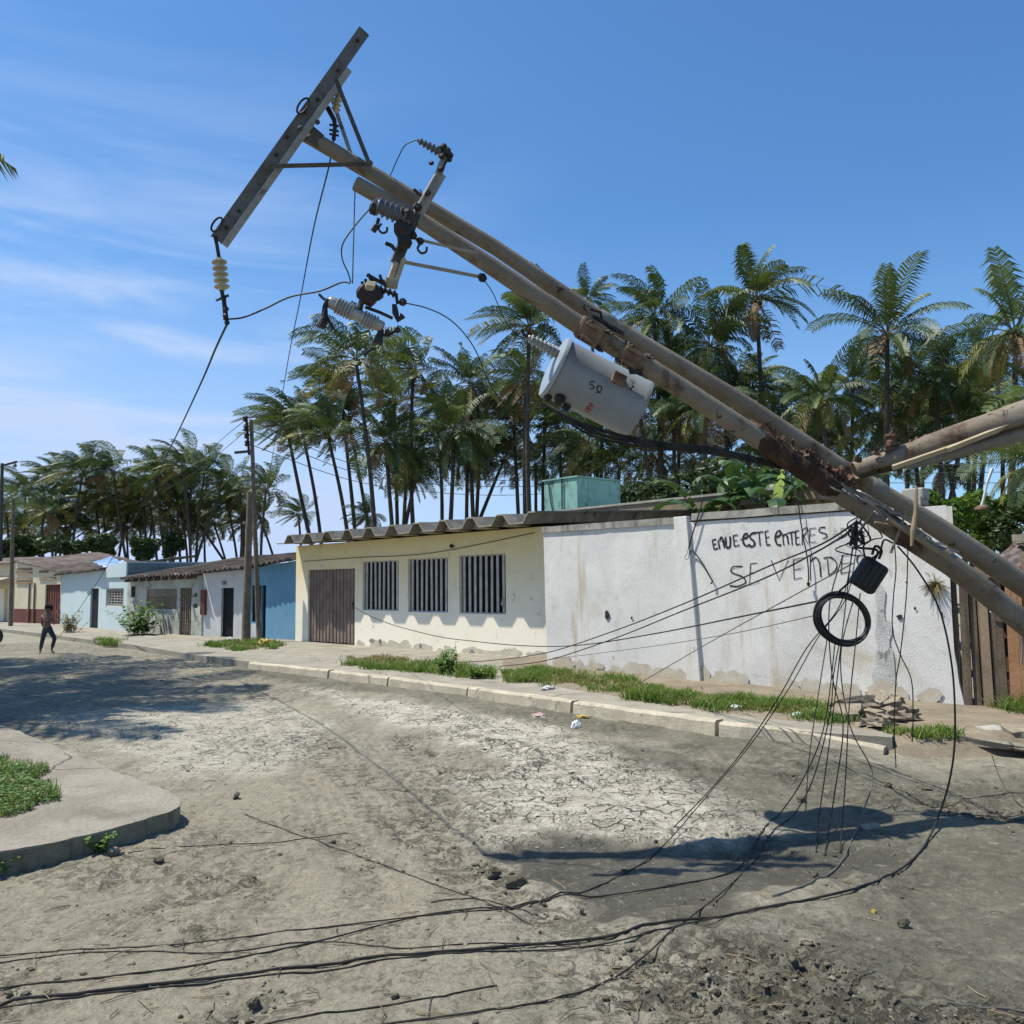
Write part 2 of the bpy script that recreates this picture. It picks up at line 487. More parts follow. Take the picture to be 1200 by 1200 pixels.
def leaf(name, c1, c2, scale=3.0, rough=0.5, trans=0.25):
    m, nt, bs = new_mat(name)
    v = objco(nt)
    col = mixrgb(nt, mrange(nt, noise_n(nt, v, scale, 3, 0.6), 0.3, 0.7), c1, c2)
    oi = N(nt, 'ShaderNodeObjectInfo')
    col = mixrgb(nt, mth(nt, oi.outputs['Random'], 0.35), col, (c2[0] * 1.25, c2[1] * 1.1, c2[2] * 0.8))
    nt.links.new(col, bs.inputs['Base Color'])
    bs.inputs['Roughness'].default_value = rough
    bs.inputs['Specular IOR Level'].default_value = 0.3
    tl = N(nt, 'ShaderNodeBsdfTranslucent')
    nt.links.new(mixrgb(nt, 0.5, col, (c2[0] * 1.6, c2[1] * 1.5, c2[2] * 0.7)), tl.inputs[0])
    mx = N(nt, 'ShaderNodeMixShader')
    mx.inputs[0].default_value = trans
    nt.links.new(bs.outputs[0], mx.inputs[1])
    nt.links.new(tl.outputs[0], mx.inputs[2])
    nt.links.new(mx.outputs[0], nt.nodes['Material Output'].inputs['Surface'])
    return m
M['frond_dark'] = leaf('frond_dark_green', (0.034, 0.062, 0.022), (0.054, 0.090, 0.030), 0.8, 0.5, 0.16)
M['frond_mid'] = leaf('frond_green', (0.068, 0.108, 0.030), (0.105, 0.150, 0.042), 0.8, 0.5, 0.2)
M['frond_yellow'] = leaf('frond_yellow_green', (0.12, 0.145, 0.036), (0.19, 0.18, 0.05), 0.8, 0.5)
M['frond_dry'] = leaf('frond_dry_brown', (0.13, 0.092, 0.048), (0.20, 0.145, 0.08), 0.8, 0.7, 0.15)
M['rachis'] = surf('frond_stalk', (0.16, 0.15, 0.06), (0.12, 0.12, 0.05), 3, 0.6, 0.1, 40)
M['grass'] = leaf('grass_blade', (0.075, 0.150, 0.024), (0.125, 0.205, 0.042), 4, 0.55, 0.35)
M['grass_dry'] = leaf('dry_grass_blade', (0.19, 0.17, 0.075), (0.25, 0.215, 0.10), 4, 0.6, 0.3)
M['weed'] = leaf('weed_leaf', (0.075, 0.155, 0.033), (0.12, 0.21, 0.055), 8, 0.5, 0.3)
M['banana'] = leaf('banana_leaf', (0.030, 0.066, 0.020), (0.05, 0.10, 0.03), 2, 0.4, 0.25)
M['banana_bright'] = leaf('bright_banana_leaf', (0.19, 0.31, 0.04), (0.26, 0.38, 0.06), 2, 0.4, 0.4)
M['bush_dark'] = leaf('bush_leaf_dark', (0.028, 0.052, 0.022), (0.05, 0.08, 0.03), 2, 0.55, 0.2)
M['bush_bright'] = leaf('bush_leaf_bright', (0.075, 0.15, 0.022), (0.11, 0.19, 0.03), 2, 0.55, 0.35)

# ------------------------------------------------------------------ ground: one sheet of drying mud
def vnoise(x, y, seed):
    xi = np.floor(x).astype(np.int64); yi = np.floor(y).astype(np.int64)
    xf = x - xi; yf = y - yi
    u = xf * xf * (3 - 2 * xf); v = yf * yf * (3 - 2 * yf)
    def h(a, b):
        n = (a * 374761393 + b * 668265263 + seed * 974711) & 0x7fffffff
        n = ((n ^ (n >> 13)) * 1274126177) & 0x7fffffff
        n = n ^ (n >> 16)
        return (n & 0xffff) / 65535.0
    return (h(xi, yi) * (1 - u) + h(xi + 1, yi) * u) * (1 - v) + (h(xi, yi + 1) * (1 - u) + h(xi + 1, yi + 1) * u) * v
def fbm(x, y, seed, oct=5, gain=0.5):
    t = 0.0; a = 1.0; s = 0.0
    for o in range(oct):
        t = t + a * vnoise(x * 2 ** o + 17.3 * o, y * 2 ** o - 9.1 * o, seed + o)
        s += a; a *= gain
    return t / s
def poly_sd(P, X, Y):                   # signed distance, positive inside
    P = np.array([(p[0], p[1]) for p in P])
    d = np.full(X.shape, 1e9)
    inside = np.zeros(X.shape, bool)
    n = len(P)
    for i in range(n):
        a = P[i]; b = P[(i + 1) % n]
        ex, ey = b - a
        wx = X - a[0]; wy = Y - a[1]
        t = np.clip((wx * ex + wy * ey) / (ex * ex + ey * ey + 1e-12), 0, 1)
        d = np.minimum(d, (wx - ex * t) ** 2 + (wy - ey * t) ** 2)
        c = ((a[1] > Y) != (b[1] > Y)) & (X < (b[0] - a[0]) * (Y - a[1]) / (b[1] - a[1] + 1e-12) + a[0])
        inside ^= c
    d = np.sqrt(d)
    return np.where(inside, d, -d)
def line_d(P, X, Y):
    P = np.array([(p[0], p[1]) for p in P])
    d = np.full(X.shape, 1e9)
    for i in range(len(P) - 1):
        a = P[i]; b = P[i + 1]
        ex, ey = b - a
        wx = X - a[0]; wy = Y - a[1]
        t = np.clip((wx * ex + wy * ey) / (ex * ex + ey * ey + 1e-12), 0, 1)
        d = np.minimum(d, (wx - ex * t) ** 2 + (wy - ey * t) ** 2)
    return np.sqrt(d)
def sstep(a, b, x):
    t = np.clip((x - a) / (b - a), 0, 1)
    return t * t * (3 - 2 * t)
def axis(segs):
    out = [segs[0][0]]
    for a, b, st in segs:
        n = max(1, int(round((b - a) / st)))
        out += list(a + (b - a) * (np.arange(1, n + 1) / n))
    return np.array(out)
xs = axis([(-900, -300, 120), (-300, -60, 30), (-60, -24, 3), (-24, -9, 0.35), (-9, -4, 0.07), (-4, 5, 0.024), (5, 9, 0.06), (9, 20, 0.4), (20, 60, 4), (60, 300, 30), (300, 900, 120)])
ys = axis([(-300, -10, 60), (-10, 2.6, 0.9), (2.6, 8.2, 0.022), (8.2, 14, 0.045), (14, 24, 0.12), (24, 48, 0.4), (48, 120, 6), (120, 400, 40), (400, 1500, 200)])
GX, GY = np.meshgrid(xs, ys)
G = lambda *pts: [g(a, b) for a, b in pts]
wob = (fbm(GX * 1.3, GY * 1.3, 5) - 0.5)
wob2 = (fbm(GX * 4.5, GY * 4.5, 9) - 0.5)
def region(pts, soft=0.3, w1=0.9, w2=0.5):
    return sstep(-soft, soft, poly_sd(G(*pts), GX, GY) + wob * w1 + wob2 * w2)
crackA = region([(360, 806), (450, 818), (560, 836), (680, 862), (760, 893), (850, 925), (915, 968), (880, 986), (780, 978), (700, 978), (640, 968), (590, 985), (550, 950), (545, 915), (600, 893), (520, 862), (420, 838)], 0.12, 0.5, 0.5)
crackB = region([(40, 838), (160, 826), (330, 818), (390, 846), (370, 882), (310, 900), (215, 905), (130, 880)], 0.25, 0.6, 0.5)
crackC = region([(215, 935), (330, 905), (400, 905), (380, 960), (300, 975), (240, 985)], 0.2, 0.8, 0.6) * 0.0
pale = region([(548, 950), (640, 985), (600, 1040), (700, 1100), (780, 1060), (700, 1120), (760, 1180), (620, 1110), (560, 1050)], 0.15, 0.5, 0.4) * 0.55
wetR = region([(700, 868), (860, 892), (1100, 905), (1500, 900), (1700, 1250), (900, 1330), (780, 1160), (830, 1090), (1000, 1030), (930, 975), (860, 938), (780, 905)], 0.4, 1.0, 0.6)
shaded_puddle = region([(590, 992), (650, 972), (740, 984), (840, 996), (960, 985), (1040, 1000), (940, 1030), (850, 1060), (800, 1082), (730, 1070), (650, 1040)], 0.12, 0.5, 0.35)  # wet patch, with the shadow of poles and transformer painted into its tone
kerbstrip = region([(250, 785), (400, 806), (560, 830), (700, 858), (860, 890), (1010, 905), (1040, 872), (860, 858), (690, 832), (540, 806), (300, 780)], 0.25, 0.5, 0.5)
shoulder = region([(-200, 760), (100, 752), (330, 788), (420, 812), (330, 826), (100, 835), (-200, 840)], 0.5, 1.4, 0.8)
tan = region([(230, 935), (420, 880), (480, 930), (560, 1010), (600, 1110), (400, 1220), (-100, 1260), (-100, 1040), (120, 1020)], 0.5, 1.2, 0.5)
soilR = region([(1040, 850), (1150, 848), (1500, 850), (1500, 882), (1150, 878), (1050, 874)], 0.2, 0.6, 0.4) * 0.6
ruts = [G((300, 800), (345, 850), (420, 910), (520, 985), (600, 1060), (700, 1150)),
        G((560, 845), (470, 868), (500, 925), (560, 990), (640, 1060), (760, 1130), (900, 1200)),
        G((400, 900), (330, 880), (290, 850)),
        G((700, 1150), (850, 1120), (1000, 1160), (1250, 1210)),
        G((640, 1120), (760, 1140), (900, 1180), (1100, 1240)),
        G((130, 1060), (280, 1030), (420, 1100), (300, 1160)),
        G((545, 1000), (575, 1020), (640, 1060), (720, 1090), (800, 1100)),
        G((250, 850), (330, 900), (400, 960), (440, 1030), (420, 1120), (300, 1200)),
        G((455, 860), (540, 900), (640, 890), (560, 858)),
        G((900, 905), (1000, 930), (1120, 945), (1260, 960)),
        G((-40, 1080), (120, 1075), (260, 1090), (380, 1150), (420, 1220)),
        G((820, 1110), (950, 1150), (1080, 1190), (1250, 1230))]
rut = np.zeros(GX.shape)
for i, L in enumerate(ruts):
    d = line_d(L, GX + wob * 0.5, GY + wob2 * 0.4)
    rut = np.maximum(rut, sstep(0.26, 0.04, d) * np.clip(2.6 * (fbm(GX * 1.8, GY * 1.8, 30 + i, 4) - 0.32), 0, 1.1))
arc = line_d(G((520, 912), (590, 912), (628, 893), (632, 880), (600, 870), (540, 862)), GX, GY)
arcm = sstep(0.07, 0.02, arc)
near = sstep(26, 12, GY) * sstep(-14, -8, GX) * sstep(14, 8, GX)
clod = np.clip(fbm(GX * 7, GY * 7, 41, 4, 0.6) - 0.53, 0, 1) * 2.2
churn = sstep(0.47, 0.64, fbm(GX * 0.9, GY * 0.9, 51, 5))
band_d = line_d(G((300, 782), (345, 850), (410, 930), (470, 1010), (490, 1090), (440, 1230)), GX + wob * 0.25, GY)
band = sstep(1.05, 0.75, band_d)
grv = band * np.clip(np.sin(band_d * 2 * np.pi / 0.085 + 9 * wob + 3 * wob2), 0, 1) * sstep(0.50, 0.64, fbm(GX * 1.3, GY * 0.55, 95, 5)) * (0.4 + 0.6 * fbm(GX * 9, GY * 2.5, 96, 3))
edge_d = line_d(G((546, 938), (566, 985), (620, 1030), (700, 1072), (790, 1088), (900, 1080)), GX + wob2 * 0.25, GY)
edge2_d = line_d(G((590, 990), (640, 1035), (720, 1065), (830, 1060)), GX + wob2 * 0.25, GY)
smear = np.maximum(sstep(0.16, 0.05, edge_d), 0.6 * sstep(0.12, 0.04, edge2_d)) * sstep(0.35, 0.5, fbm(GX * 2.3, GY * 2.3, 97, 4))
pale = np.maximum(pale, smear * 0.95)
shaded_puddle = shaded_puddle * (1 - 0.75 * smear)
cm = np.maximum(region([(560, 1010), (760, 1100), (1000, 1130), (1250, 1160), (1250, 1260), (700, 1260), (560, 1120)], 0.4, 1.0, 0.5),
                np.maximum(region([(430, 870), (520, 870), (560, 930), (600, 1010), (660, 1090), (600, 1120), (520, 1010), (450, 930)], 0.3, 0.7, 0.4) * 0.7, region([(-60, 1060), (200, 1010), (320, 1040), (300, 1150), (60, 1220), (-100, 1220)], 0.5, 1.0, 0.5) * 0.5))
cm = np.clip(cm * 0.85 + 0.42, 0, 1)
rough_m = np.clip(rut * 0.7 + 0.10 + 0.75 * churn * cm, 0, 1.1) * (1 - 0.6 * shaded_puddle) * (1 - 0.6 * band)
rg_ = 1 - np.abs(2 * fbm(GX * 6.5 + wob * 1.5, GY * 6.5, 78, 4, 0.55) - 1)
lump_f = 0.6 * (fbm(GX * 11, GY * 11, 75, 4, 0.6) - 0.5) + 0.9 * (rg_ ** 3 - 0.45)
pit = np.clip(fbm(GX * 18, GY * 18, 85, 3, 0.6) - 0.58, 0, 1)
# tyre treads pressed along two of the ruts
tread = np.zeros(GX.shape)
for L in (ruts[0], ruts[1]):
    for o_ in (-0.16, 0.16):
        Lp = [Vector((p.x + o_, p.y, 0)) for p in L]
        d = line_d(Lp, GX + wob * 0.25, GY)
        tread = np.maximum(tread, sstep(0.11, 0.05, d) * (0.5 + 0.5 * np.sin((GY + 0.4 * np.abs(d)) * 46)) * sstep(0.40, 0.55, fbm(GX * 1.1, GY * 1.1, 91, 3)))
GZ = near * (0.050 * (fbm(GX * 0.7, GY * 0.7, 61, 4) - 0.5) + 0.036 * (fbm(GX * 3.5, GY * 3.5, 71, 6, 0.6) - 0.5) * (1 - 0.5 * crackA)
             + rough_m * 0.070 * clod + rough_m * 0.045 * lump_f - rough_m * 0.05 * pit
             - 0.026 * rut + 0.02 * arcm - 0.03 * shaded_puddle + 0.012 * crackA + 0.02 * kerbstrip - 0.018 * wetR * sstep(0.45, 0.6, fbm(GX * 1.7, GY * 1.7, 77, 3))
             - 0.012 * tread - 0.006 * grv + 0.018 * smear)
GZ -= 0.02 * near
me = bpy.data.meshes.new('mud_road')
nx, ny = len(xs), len(ys)
co = np.stack([GX, GY, GZ], -1).reshape(-1, 3)
ii = np.arange(nx * ny).reshape(ny, nx)
fc = np.stack([ii[:-1, :-1], ii[:-1, 1:], ii[1:, 1:], ii[1:, :-1]], -1).reshape(-1, 4)
me.vertices.add(len(co)); me.vertices.foreach_set('co', co.ravel())
me.loops.add(fc.size); me.loops.foreach_set('vertex_index', fc.ravel().astype(np.int32))
me.polygons.add(len(fc)); me.polygons.foreach_set('loop_start', np.arange(0, fc.size, 4, dtype=np.int32))
me.polygons.foreach_set('use_smooth', np.ones(len(fc), dtype=bool))
me.update(calc_edges=True)
def attr(nm, a):
    t = me.attributes.new(nm, 'FLOAT', 'POINT')
    t.data.foreach_set('value', np.clip(a, 0, 1).astype(np.float32).ravel())
attr('crack', np.clip(crackA + crackB * 0.75, 0, 1))
attr('pale', pale)
attr('wet', np.clip(wetR * 0.80 + shaded_puddle * 1.0 + kerbstrip * 0.72 * (1 - crackA), 0, 1))
attr('deep', shaded_puddle)
attr('gloss', np.clip(shaded_puddle + 0.3 * wetR, 0, 1))
attr('tan', np.clip(tan * 0.8 + soilR, 0, 1))
attr('rough', np.clip(rough_m * 0.85 + rut * 0.35 + arcm + shoulder * 0.45 + tread * 0.45 + grv * 0.35, 0, 1))
attr('groove', np.clip(grv + tread * 0.7, 0, 1))
attr('low', np.clip(0.5 - lump_f * 2.2 * np.clip(rough_m, 0.3, 1) - clod * 1.2 + pit * 3, 0, 1))
ground = bpy.data.objects.new('mud_road', me)
COL.objects.link(ground)
kind(ground, 'structure', 'street covered in grey drying and cracked mud')

gm, nt, bs = new_mat('drying_mud')
def A(nm):
    n = N(nt, 'ShaderNodeAttribute')
    n.attribute_name = nm
    return n.outputs['Fac']
v = objco(nt)
big = noise_n(nt, v, 0.55, 6, 0.62, 0.5)
big2 = noise_n(nt, v, 1.7, 7, 0.66, 0.6)
mid = noise_n(nt, v, 6.0, 8, 0.68, 0.5)
fine = noise_n(nt, v, 45.0, 6, 0.68)
grit = noise_n(nt, v, 160.0, 3, 0.6)
mps = N(nt, 'ShaderNodeMapping')          # streaks dragged along the wheel tracks
mps.inputs['Rotation'].default_value = (0, 0, R(-24))
mps.inputs['Scale'].default_value = (5.5, 0.75, 1.0)
tcs = N(nt, 'ShaderNodeTexCoord')
nt.links.new(tcs.outputs['Object'], mps.inputs[0])
strk = noise_n(nt, mps.outputs[0], 1.0, 7, 0.65, 0.5)
col = mixrgb(nt, mrange(nt, mid, 0.28, 0.72), (0.225, 0.207, 0.152), (0.385, 0.359, 0.274))
col = mixrgb(nt, mrange(nt, big, 0.38, 0.62), col, (0.285, 0.267, 0.203))
col = mixrgb(nt, mrange(nt, big2, 0.46, 0.66, 0.0, 0.75), col, (0.380, 0.354, 0.273))
col = mixrgb(nt, mth(nt, A('tan'), mrange(nt, mid, 0.25, 0.65, 0.30, 0.95)), col, (0.325, 0.288, 0.208))
col = mixrgb(nt, mrange(nt, strk, 0.50, 0.68, 0.0, 0.55), col, (0.150, 0.132, 0.095))
col = mixrgb(nt, mrange(nt, strk, 0.44, 0.30, 0.0, 0.45), col, (0.335, 0.312, 0.240))
col = mixrgb(nt, A('pale'), col, (0.36, 0.33, 0.26))
col = mixrgb(nt, mth(nt, A('groove'), 0.30), col, (0.125, 0.112, 0.080))
# cracked plates
warp = N(nt, 'ShaderNodeVectorMath'); warp.operation = 'MULTIPLY_ADD'
wnz = N(nt, 'ShaderNodeTexNoise'); wnz.inputs['Scale'].default_value = 7.0; wnz.inputs['Detail'].default_value = 5
nt.links.new(v, wnz.inputs['Vector'])
nt.links.new(wnz.outputs['Color'], warp.inputs[0])
warp.inputs[1].default_value = (0.15, 0.15, 0.0)
nt.links.new(v, warp.inputs[2])
def vor(scale):
    n = N(nt, 'ShaderNodeTexVoronoi')
    n.feature = 'DISTANCE_TO_EDGE'
    n.voronoi_dimensions = '2D'
    n.inputs['Scale'].default_value = scale
    nt.links.new(warp.outputs[0], n.inputs['Vector'])
    return n.outputs['Distance']
cr1 = mrange(nt, vor(6.5), 0.015, 0.085, 1.0, 0.0)
cr2 = mrange(nt, vor(15.0), 0.02, 0.12, 1.0, 0.0)
gate1 = mrange(nt, noise_n(nt, v, 3.2, 5, 0.6, 0.4), 0.46, 0.58)
gate2 = mrange(nt, noise_n(nt, v, 5.0, 6, 0.68, 0.4), 0.49, 0.62)
crk = mth(nt, mth(nt, cr1, gate1), mth(nt, cr2, gate2), 'MAXIMUM')
crk = mth(nt, crk, A('crack'))
plate = mixrgb(nt, mrange(nt, mid, 0.25, 0.75), (0.66, 0.625, 0.51), (0.49, 0.463, 0.375))
plate = mixrgb(nt, mrange(nt, big2, 0.42, 0.62), plate, (0.51, 0.48, 0.39))
col = mixrgb(nt, mth(nt, A('crack'), mrange(nt, noise_n(nt, v, 2.6, 6, 0.65), 0.30, 0.55, 0.45, 1.0)), col, plate)
col = mixrgb(nt, mth(nt, crk, 0.92), col, (0.050, 0.044, 0.033))
# wet mud, with the fallen poles' shadow painted into its darkest patch
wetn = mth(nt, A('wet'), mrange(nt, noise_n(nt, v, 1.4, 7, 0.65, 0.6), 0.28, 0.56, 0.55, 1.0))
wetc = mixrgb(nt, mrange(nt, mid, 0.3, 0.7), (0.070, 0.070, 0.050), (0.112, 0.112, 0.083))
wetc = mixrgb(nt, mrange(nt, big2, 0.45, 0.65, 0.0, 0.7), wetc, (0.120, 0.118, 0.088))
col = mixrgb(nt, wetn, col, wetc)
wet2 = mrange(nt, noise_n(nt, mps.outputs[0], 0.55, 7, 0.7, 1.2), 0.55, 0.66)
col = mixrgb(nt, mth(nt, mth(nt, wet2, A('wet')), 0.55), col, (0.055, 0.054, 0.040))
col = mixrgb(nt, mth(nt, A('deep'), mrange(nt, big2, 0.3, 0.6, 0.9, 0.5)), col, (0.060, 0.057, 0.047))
# churned soil: turned-up dark earth, and darker in the hollows between lumps
chn = mth(nt, A('rough'), mrange(nt, noise_n(nt, v, 11.0, 8, 0.72, 0.9), 0.49, 0.60))
col = mixrgb(nt, mth(nt, chn, 0.78), col, (0.068, 0.058, 0.040))
col = mixrgb(nt, mth(nt, A('rough'), mrange(nt, A('low'), 0.62, 0.95, 0.0, 0.55)), col, (0.085, 0.074, 0.052))
fl = N(nt, 'ShaderNodeTexVoronoi'); fl.inputs['Scale'].default_value = 19.0
mpf = N(nt, 'ShaderNodeMapping'); mpf.inputs['Scale'].default_value = (1.0, 2.0, 1.0); mpf.inputs['Rotation'].default_value = (0, 0, 0.5)
nt.links.new(warp.outputs[0], mpf.inputs[0])
nt.links.new(mpf.outputs[0], fl.inputs['Vector'])
fk = mth(nt, mrange(nt, fl.outputs['Distance'], 0.22, 0.10), mrange(nt, noise_n(nt, v, 2.4, 6, 0.68), 0.45, 0.58))
col = mixrgb(nt, mth(nt, fk, 0.72), col, (0.050, 0.044, 0.033))
crumb = noise_n(nt, v, 17.0, 9, 0.76, 0.7)
gate3 = mrange(nt, noise_n(nt, mps.outputs[0], 0.9, 6, 0.65, 0.5), 0.40, 0.60, 0.15, 1.0)
col = mixrgb(nt, mth(nt, gate3, mrange(nt, crumb, 0.51, 0.60, 0.0, 0.72)), col, (0.078, 0.069, 0.050))
col = mixrgb(nt, mrange(nt, crumb, 0.46, 0.36, 0.0, 0.42), col, (0.40, 0.368, 0.288))
col = mixrgb(nt, mrange(nt, fine, 0.30, 0.75, 0.0, 0.40), col, (0.090, 0.079, 0.057))
col = mixrgb(nt, mrange(nt, grit, 0.58, 0.78, 0.0, 0.30), col, (0.40, 0.365, 0.285))
nt.links.new(col, bs.inputs['Base Color'])
nt.links.new(mth(nt, 0.95, mth(nt, A('gloss'), mrange(nt, big2, 0.4, 0.6, 0.15, 0.45)), 'SUBTRACT'), bs.inputs['Roughness'])
bs.inputs['Specular IOR Level'].default_value = 0.25
hgt = mth(nt, mth(nt, fine, 0.6), mth(nt, mid, 1.0), 'ADD')
hgt = mth(nt, hgt, mth(nt, crk, -1.1), 'ADD')
hgt = mth(nt, hgt, mth(nt, grit, 0.22), 'ADD')
hgt = mth(nt, hgt, mth(nt, chn, -0.8), 'ADD')
hgt = mth(nt, hgt, mth(nt, strk, 0.8), 'ADD')
hgt = mth(nt, hgt, mth(nt, crumb, -1.0), 'ADD')
bump(nt, bs, hgt, 0.95, 0.026)
me.materials.append(gm)

def ground_z(x, y):
    j = min(max(np.searchsorted(xs, x), 1), nx - 1)
    i = min(max(np.searchsorted(ys, y), 1), ny - 1)
    return float(max(GZ[i, j], GZ[i - 1, j], GZ[i, j - 1], GZ[i - 1, j - 1]))

# ------------------------------------------------------------------ pavements and kerbs
PZ = 0.125
M['pavement'] = surf('dusty_concrete_pavement', (0.43, 0.40, 0.325), (0.33, 0.305, 0.245), 1.6, 0.95, 0.5, 30, cracks=0.5,
                     spots=[((0.22, 0.195, 0.15), 2.3, 0.58, 0.74), ((0.12, 0.11, 0.09), 7.0, 0.70, 0.76)])
M['kerb_pale'] = surf('worn_pale_kerb', (0.68, 0.61, 0.46), (0.52, 0.46, 0.35), 3.0, 0.92, 0.6, 35,
                      spots=[((0.26, 0.23, 0.18), 5.0, 0.58, 0.70)])
M['kerb_dark'] = surf('stained_shaded_kerb_face', (0.25, 0.225, 0.155), (0.37, 0.335, 0.24), 4.0, 0.95, 0.6, 30,
                      streak=((0.09, 0.082, 0.062), 0.52, 0.70, (6, 6, 0.8)))  # stained kerb face, its shade painted in as a base darker than the top
M['kerb_top'] = surf('smooth_concrete_corner', (0.38, 0.345, 0.285), (0.29, 0.262, 0.215), 1.4, 0.95, 0.7, 30, bdist=0.02, cracks=0.55,
                     spots=[((0.24, 0.21, 0.16), 2.4, 0.54, 0.72), ((0.13, 0.115, 0.085), 8.0, 0.66, 0.73), ((0.52, 0.47, 0.38), 5.0, 0.62, 0.74)])
M['soil'] = surf('sandy_soil', (0.33, 0.275, 0.20), (0.24, 0.20, 0.145), 2.5, 0.98, 0.8, 25,
                 spots=[((0.17, 0.14, 0.10), 6.0, 0.60, 0.72), ((0.46, 0.39, 0.29), 3.0, 0.62, 0.72)])

kb = [g(*p) for p in [(1038, 882), (930, 874), (840, 862), (755, 849), (669.5, 836), (605, 826), (547, 817), (497, 810), (454, 804), (384.5, 795), (290, 784)]]
left_edge = [g(*p, z=PZ - 0.04) for p in [(225, 769), (160, 758), (110, 752), (60, 745), (0, 738), (-120, 728)]]
def sheet(pts, z, zb, mat, name, sub=None):      # flat slab with vertical edge
    bm = MB()
    n = len(pts)
    top = [Vector((p[0], p[1], z(p) if callable(z) else z)) for p in pts]
    bot = [Vector((p[0], p[1], zb)) for p in pts]
    i0 = len(bm.v)
    bm.v += [tuple(p) for p in top]
    bm.f.append(tuple(range(i0, i0 + n))); bm.m.append(0)
    for i in range(n):
        j = (i + 1) % n
        bm.quad(bot[i], bot[j], top[j], top[i])
    return bm.build(name, mat)
# offset of the pavement's front edge a little behind the kerb stones
def inset(p):
    return Vector((p.x, p.y, 0)) + Vector((0.725, 0.689, 0)) * 0.16
def clock(pts):
    a = sum(pts[i].x * pts[(i + 1) % len(pts)].y - pts[(i + 1) % len(pts)].x * pts[i].y for i in range(len(pts)))
    return pts if a > 0 else list(reversed(pts))
front = [inset(p) for p in kb] + [Vector((p.x, p.y, 0)) for p in left_edge]
back = [g(-120, 716), g(60, 724), g(250, 737), g(347, 742), g(640, 764), g(806, 782), g(1000, 800), g(1060, 812)]
pv = clock(front + back)
sheet(pv, PZ, -0.1, M['pavement'], 'pavement')['kind'] = 'structure'

bm = MB()
for seg in [(0, 2), (2, 4), (4, 6), (6, 8), (8, 9), (9, 10)]:
    a, b = kb[seg[0]], kb[seg[1]]
    for q in range(1):
        d = (b - a); L = d.length; d.normalize()
        nn = Vector((-d.y, d.x, 0))
        if nn.dot(Vector((0.72, 0.69, 0))) < 0:
            nn = -nn
        gap = 0.025
        k = 14
        hh = PZ + random.uniform(0.012, 0.03)
        tilt = random.uniform(-0.012, 0.012)
        for i in range(k):
            s0 = gap + (L - 2 * gap) * i / k
            s1 = gap + (L - 2 * gap) * (i + 1) / k
            def cs(s):
                o = 0.012 * noise.noise(Vector((s * 3 + seg[0] * 7, 1.3, 0)))
                sink = 0.12 * max(0.0, 1 - s / 1.1) ** 1.5 if seg[0] == 0 else 0.0
                z = hh - sink + tilt * (s / L - 0.5) + 0.012 * noise.noise(Vector((s * 4 + seg[0] * 9, 5.3, 0)))
                b0 = a + d * s
                return [b0 + nn * (o - 0.012) + Vector((0, 0, -0.1)), b0 + nn * (o + 0.012) + Vector((0, 0, z - 0.022)), b0 + nn * (o + 0.036) + Vector((0, 0, z)), b0 + nn * 0.152 + Vector((0, 0, z)), b0 + nn * 0.152 + Vector((0, 0, -0.1))]
            c0, c1 = cs(s0), cs(s1)
            for j in range(4):
                bm.quad(c0[j], c1[j], c1[j + 1], c0[j + 1])
            if i == 0:
                bm.v += [tuple(p) for p in c0]; n0 = len(bm.v); bm.f.append(tuple(range(n0 - 5, n0))); bm.m.append(0)
            if i == k - 1:
                bm.v += [tuple(p) for p in c1]; n0 = len(bm.v); bm.f.append(tuple(range(n0 - 5, n0))); bm.m.append(0)
kerb = bm.build('kerb', M['kerb_pale'])
kind(kerb, 'structure', 'pale worn concrete kerb stones along the pavement')

# sandy verge between pavement and white wall, running on past the wall's end
def verge(poly, name, zt, mat, seed, step=0.12, amp=0.05):
    P = [(p.x, p.y) for p in poly]
    X0, X1 = min(p[0] for p in P), max(p[0] for p in P)
    Y0, Y1 = min(p[1] for p in P), max(p[1] for p in P)
    ax = np.arange(X0 - 0.5, X1 + 0.5, step); ay = np.arange(Y0 - 0.5, Y1 + 0.5, step)
    X, Y = np.meshgrid(ax, ay)
    sd = poly_sd(P, X, Y) + 0.35 * (fbm(X * 1.5, Y * 1.5, seed) - 0.5)
    Z = -0.10 + (zt + 0.12) * sstep(-0.35, 0.25, sd) + amp * (fbm(X * 1.2, Y * 1.2, seed + 3) - 0.4) * sstep(0.0, 0.6, sd) + 0.03 * (fbm(X * 5, Y * 5, seed + 6) - 0.5) * sstep(0, 0.3, sd)
    idx = np.arange(X.size).reshape(X.shape)
    keep = (sd > -0.45)
    k4 = keep[:-1, :-1] & keep[:-1, 1:] & keep[1:, 1:] & keep[1:, :-1]
    F4 = np.stack([idx[:-1, :-1], idx[:-1, 1:], idx[1:, 1:], idx[1:, :-1]], -1)[k4]
    m_ = bpy.data.meshes.new(name)
    m_.from_pydata(np.stack([X, Y, Z], -1).reshape(-1, 3).tolist(), [], F4.tolist())
    m_.materials.append(mat)
    m_.polygons.foreach_set('use_smooth', [True] * len(m_.polygons))
    o = bpy.data.objects.new(name, m_)
    COL.objects.link(o)
    o['kind'] = 'structure'
    bm_ = bmesh.new(); bm_.from_mesh(m_)
    bmesh.ops.delete(bm_, geom=[q for q in bm_.verts if not q.link_faces], context='VERTS')
    bm_.to_mesh(m_); bm_.free()
    return o
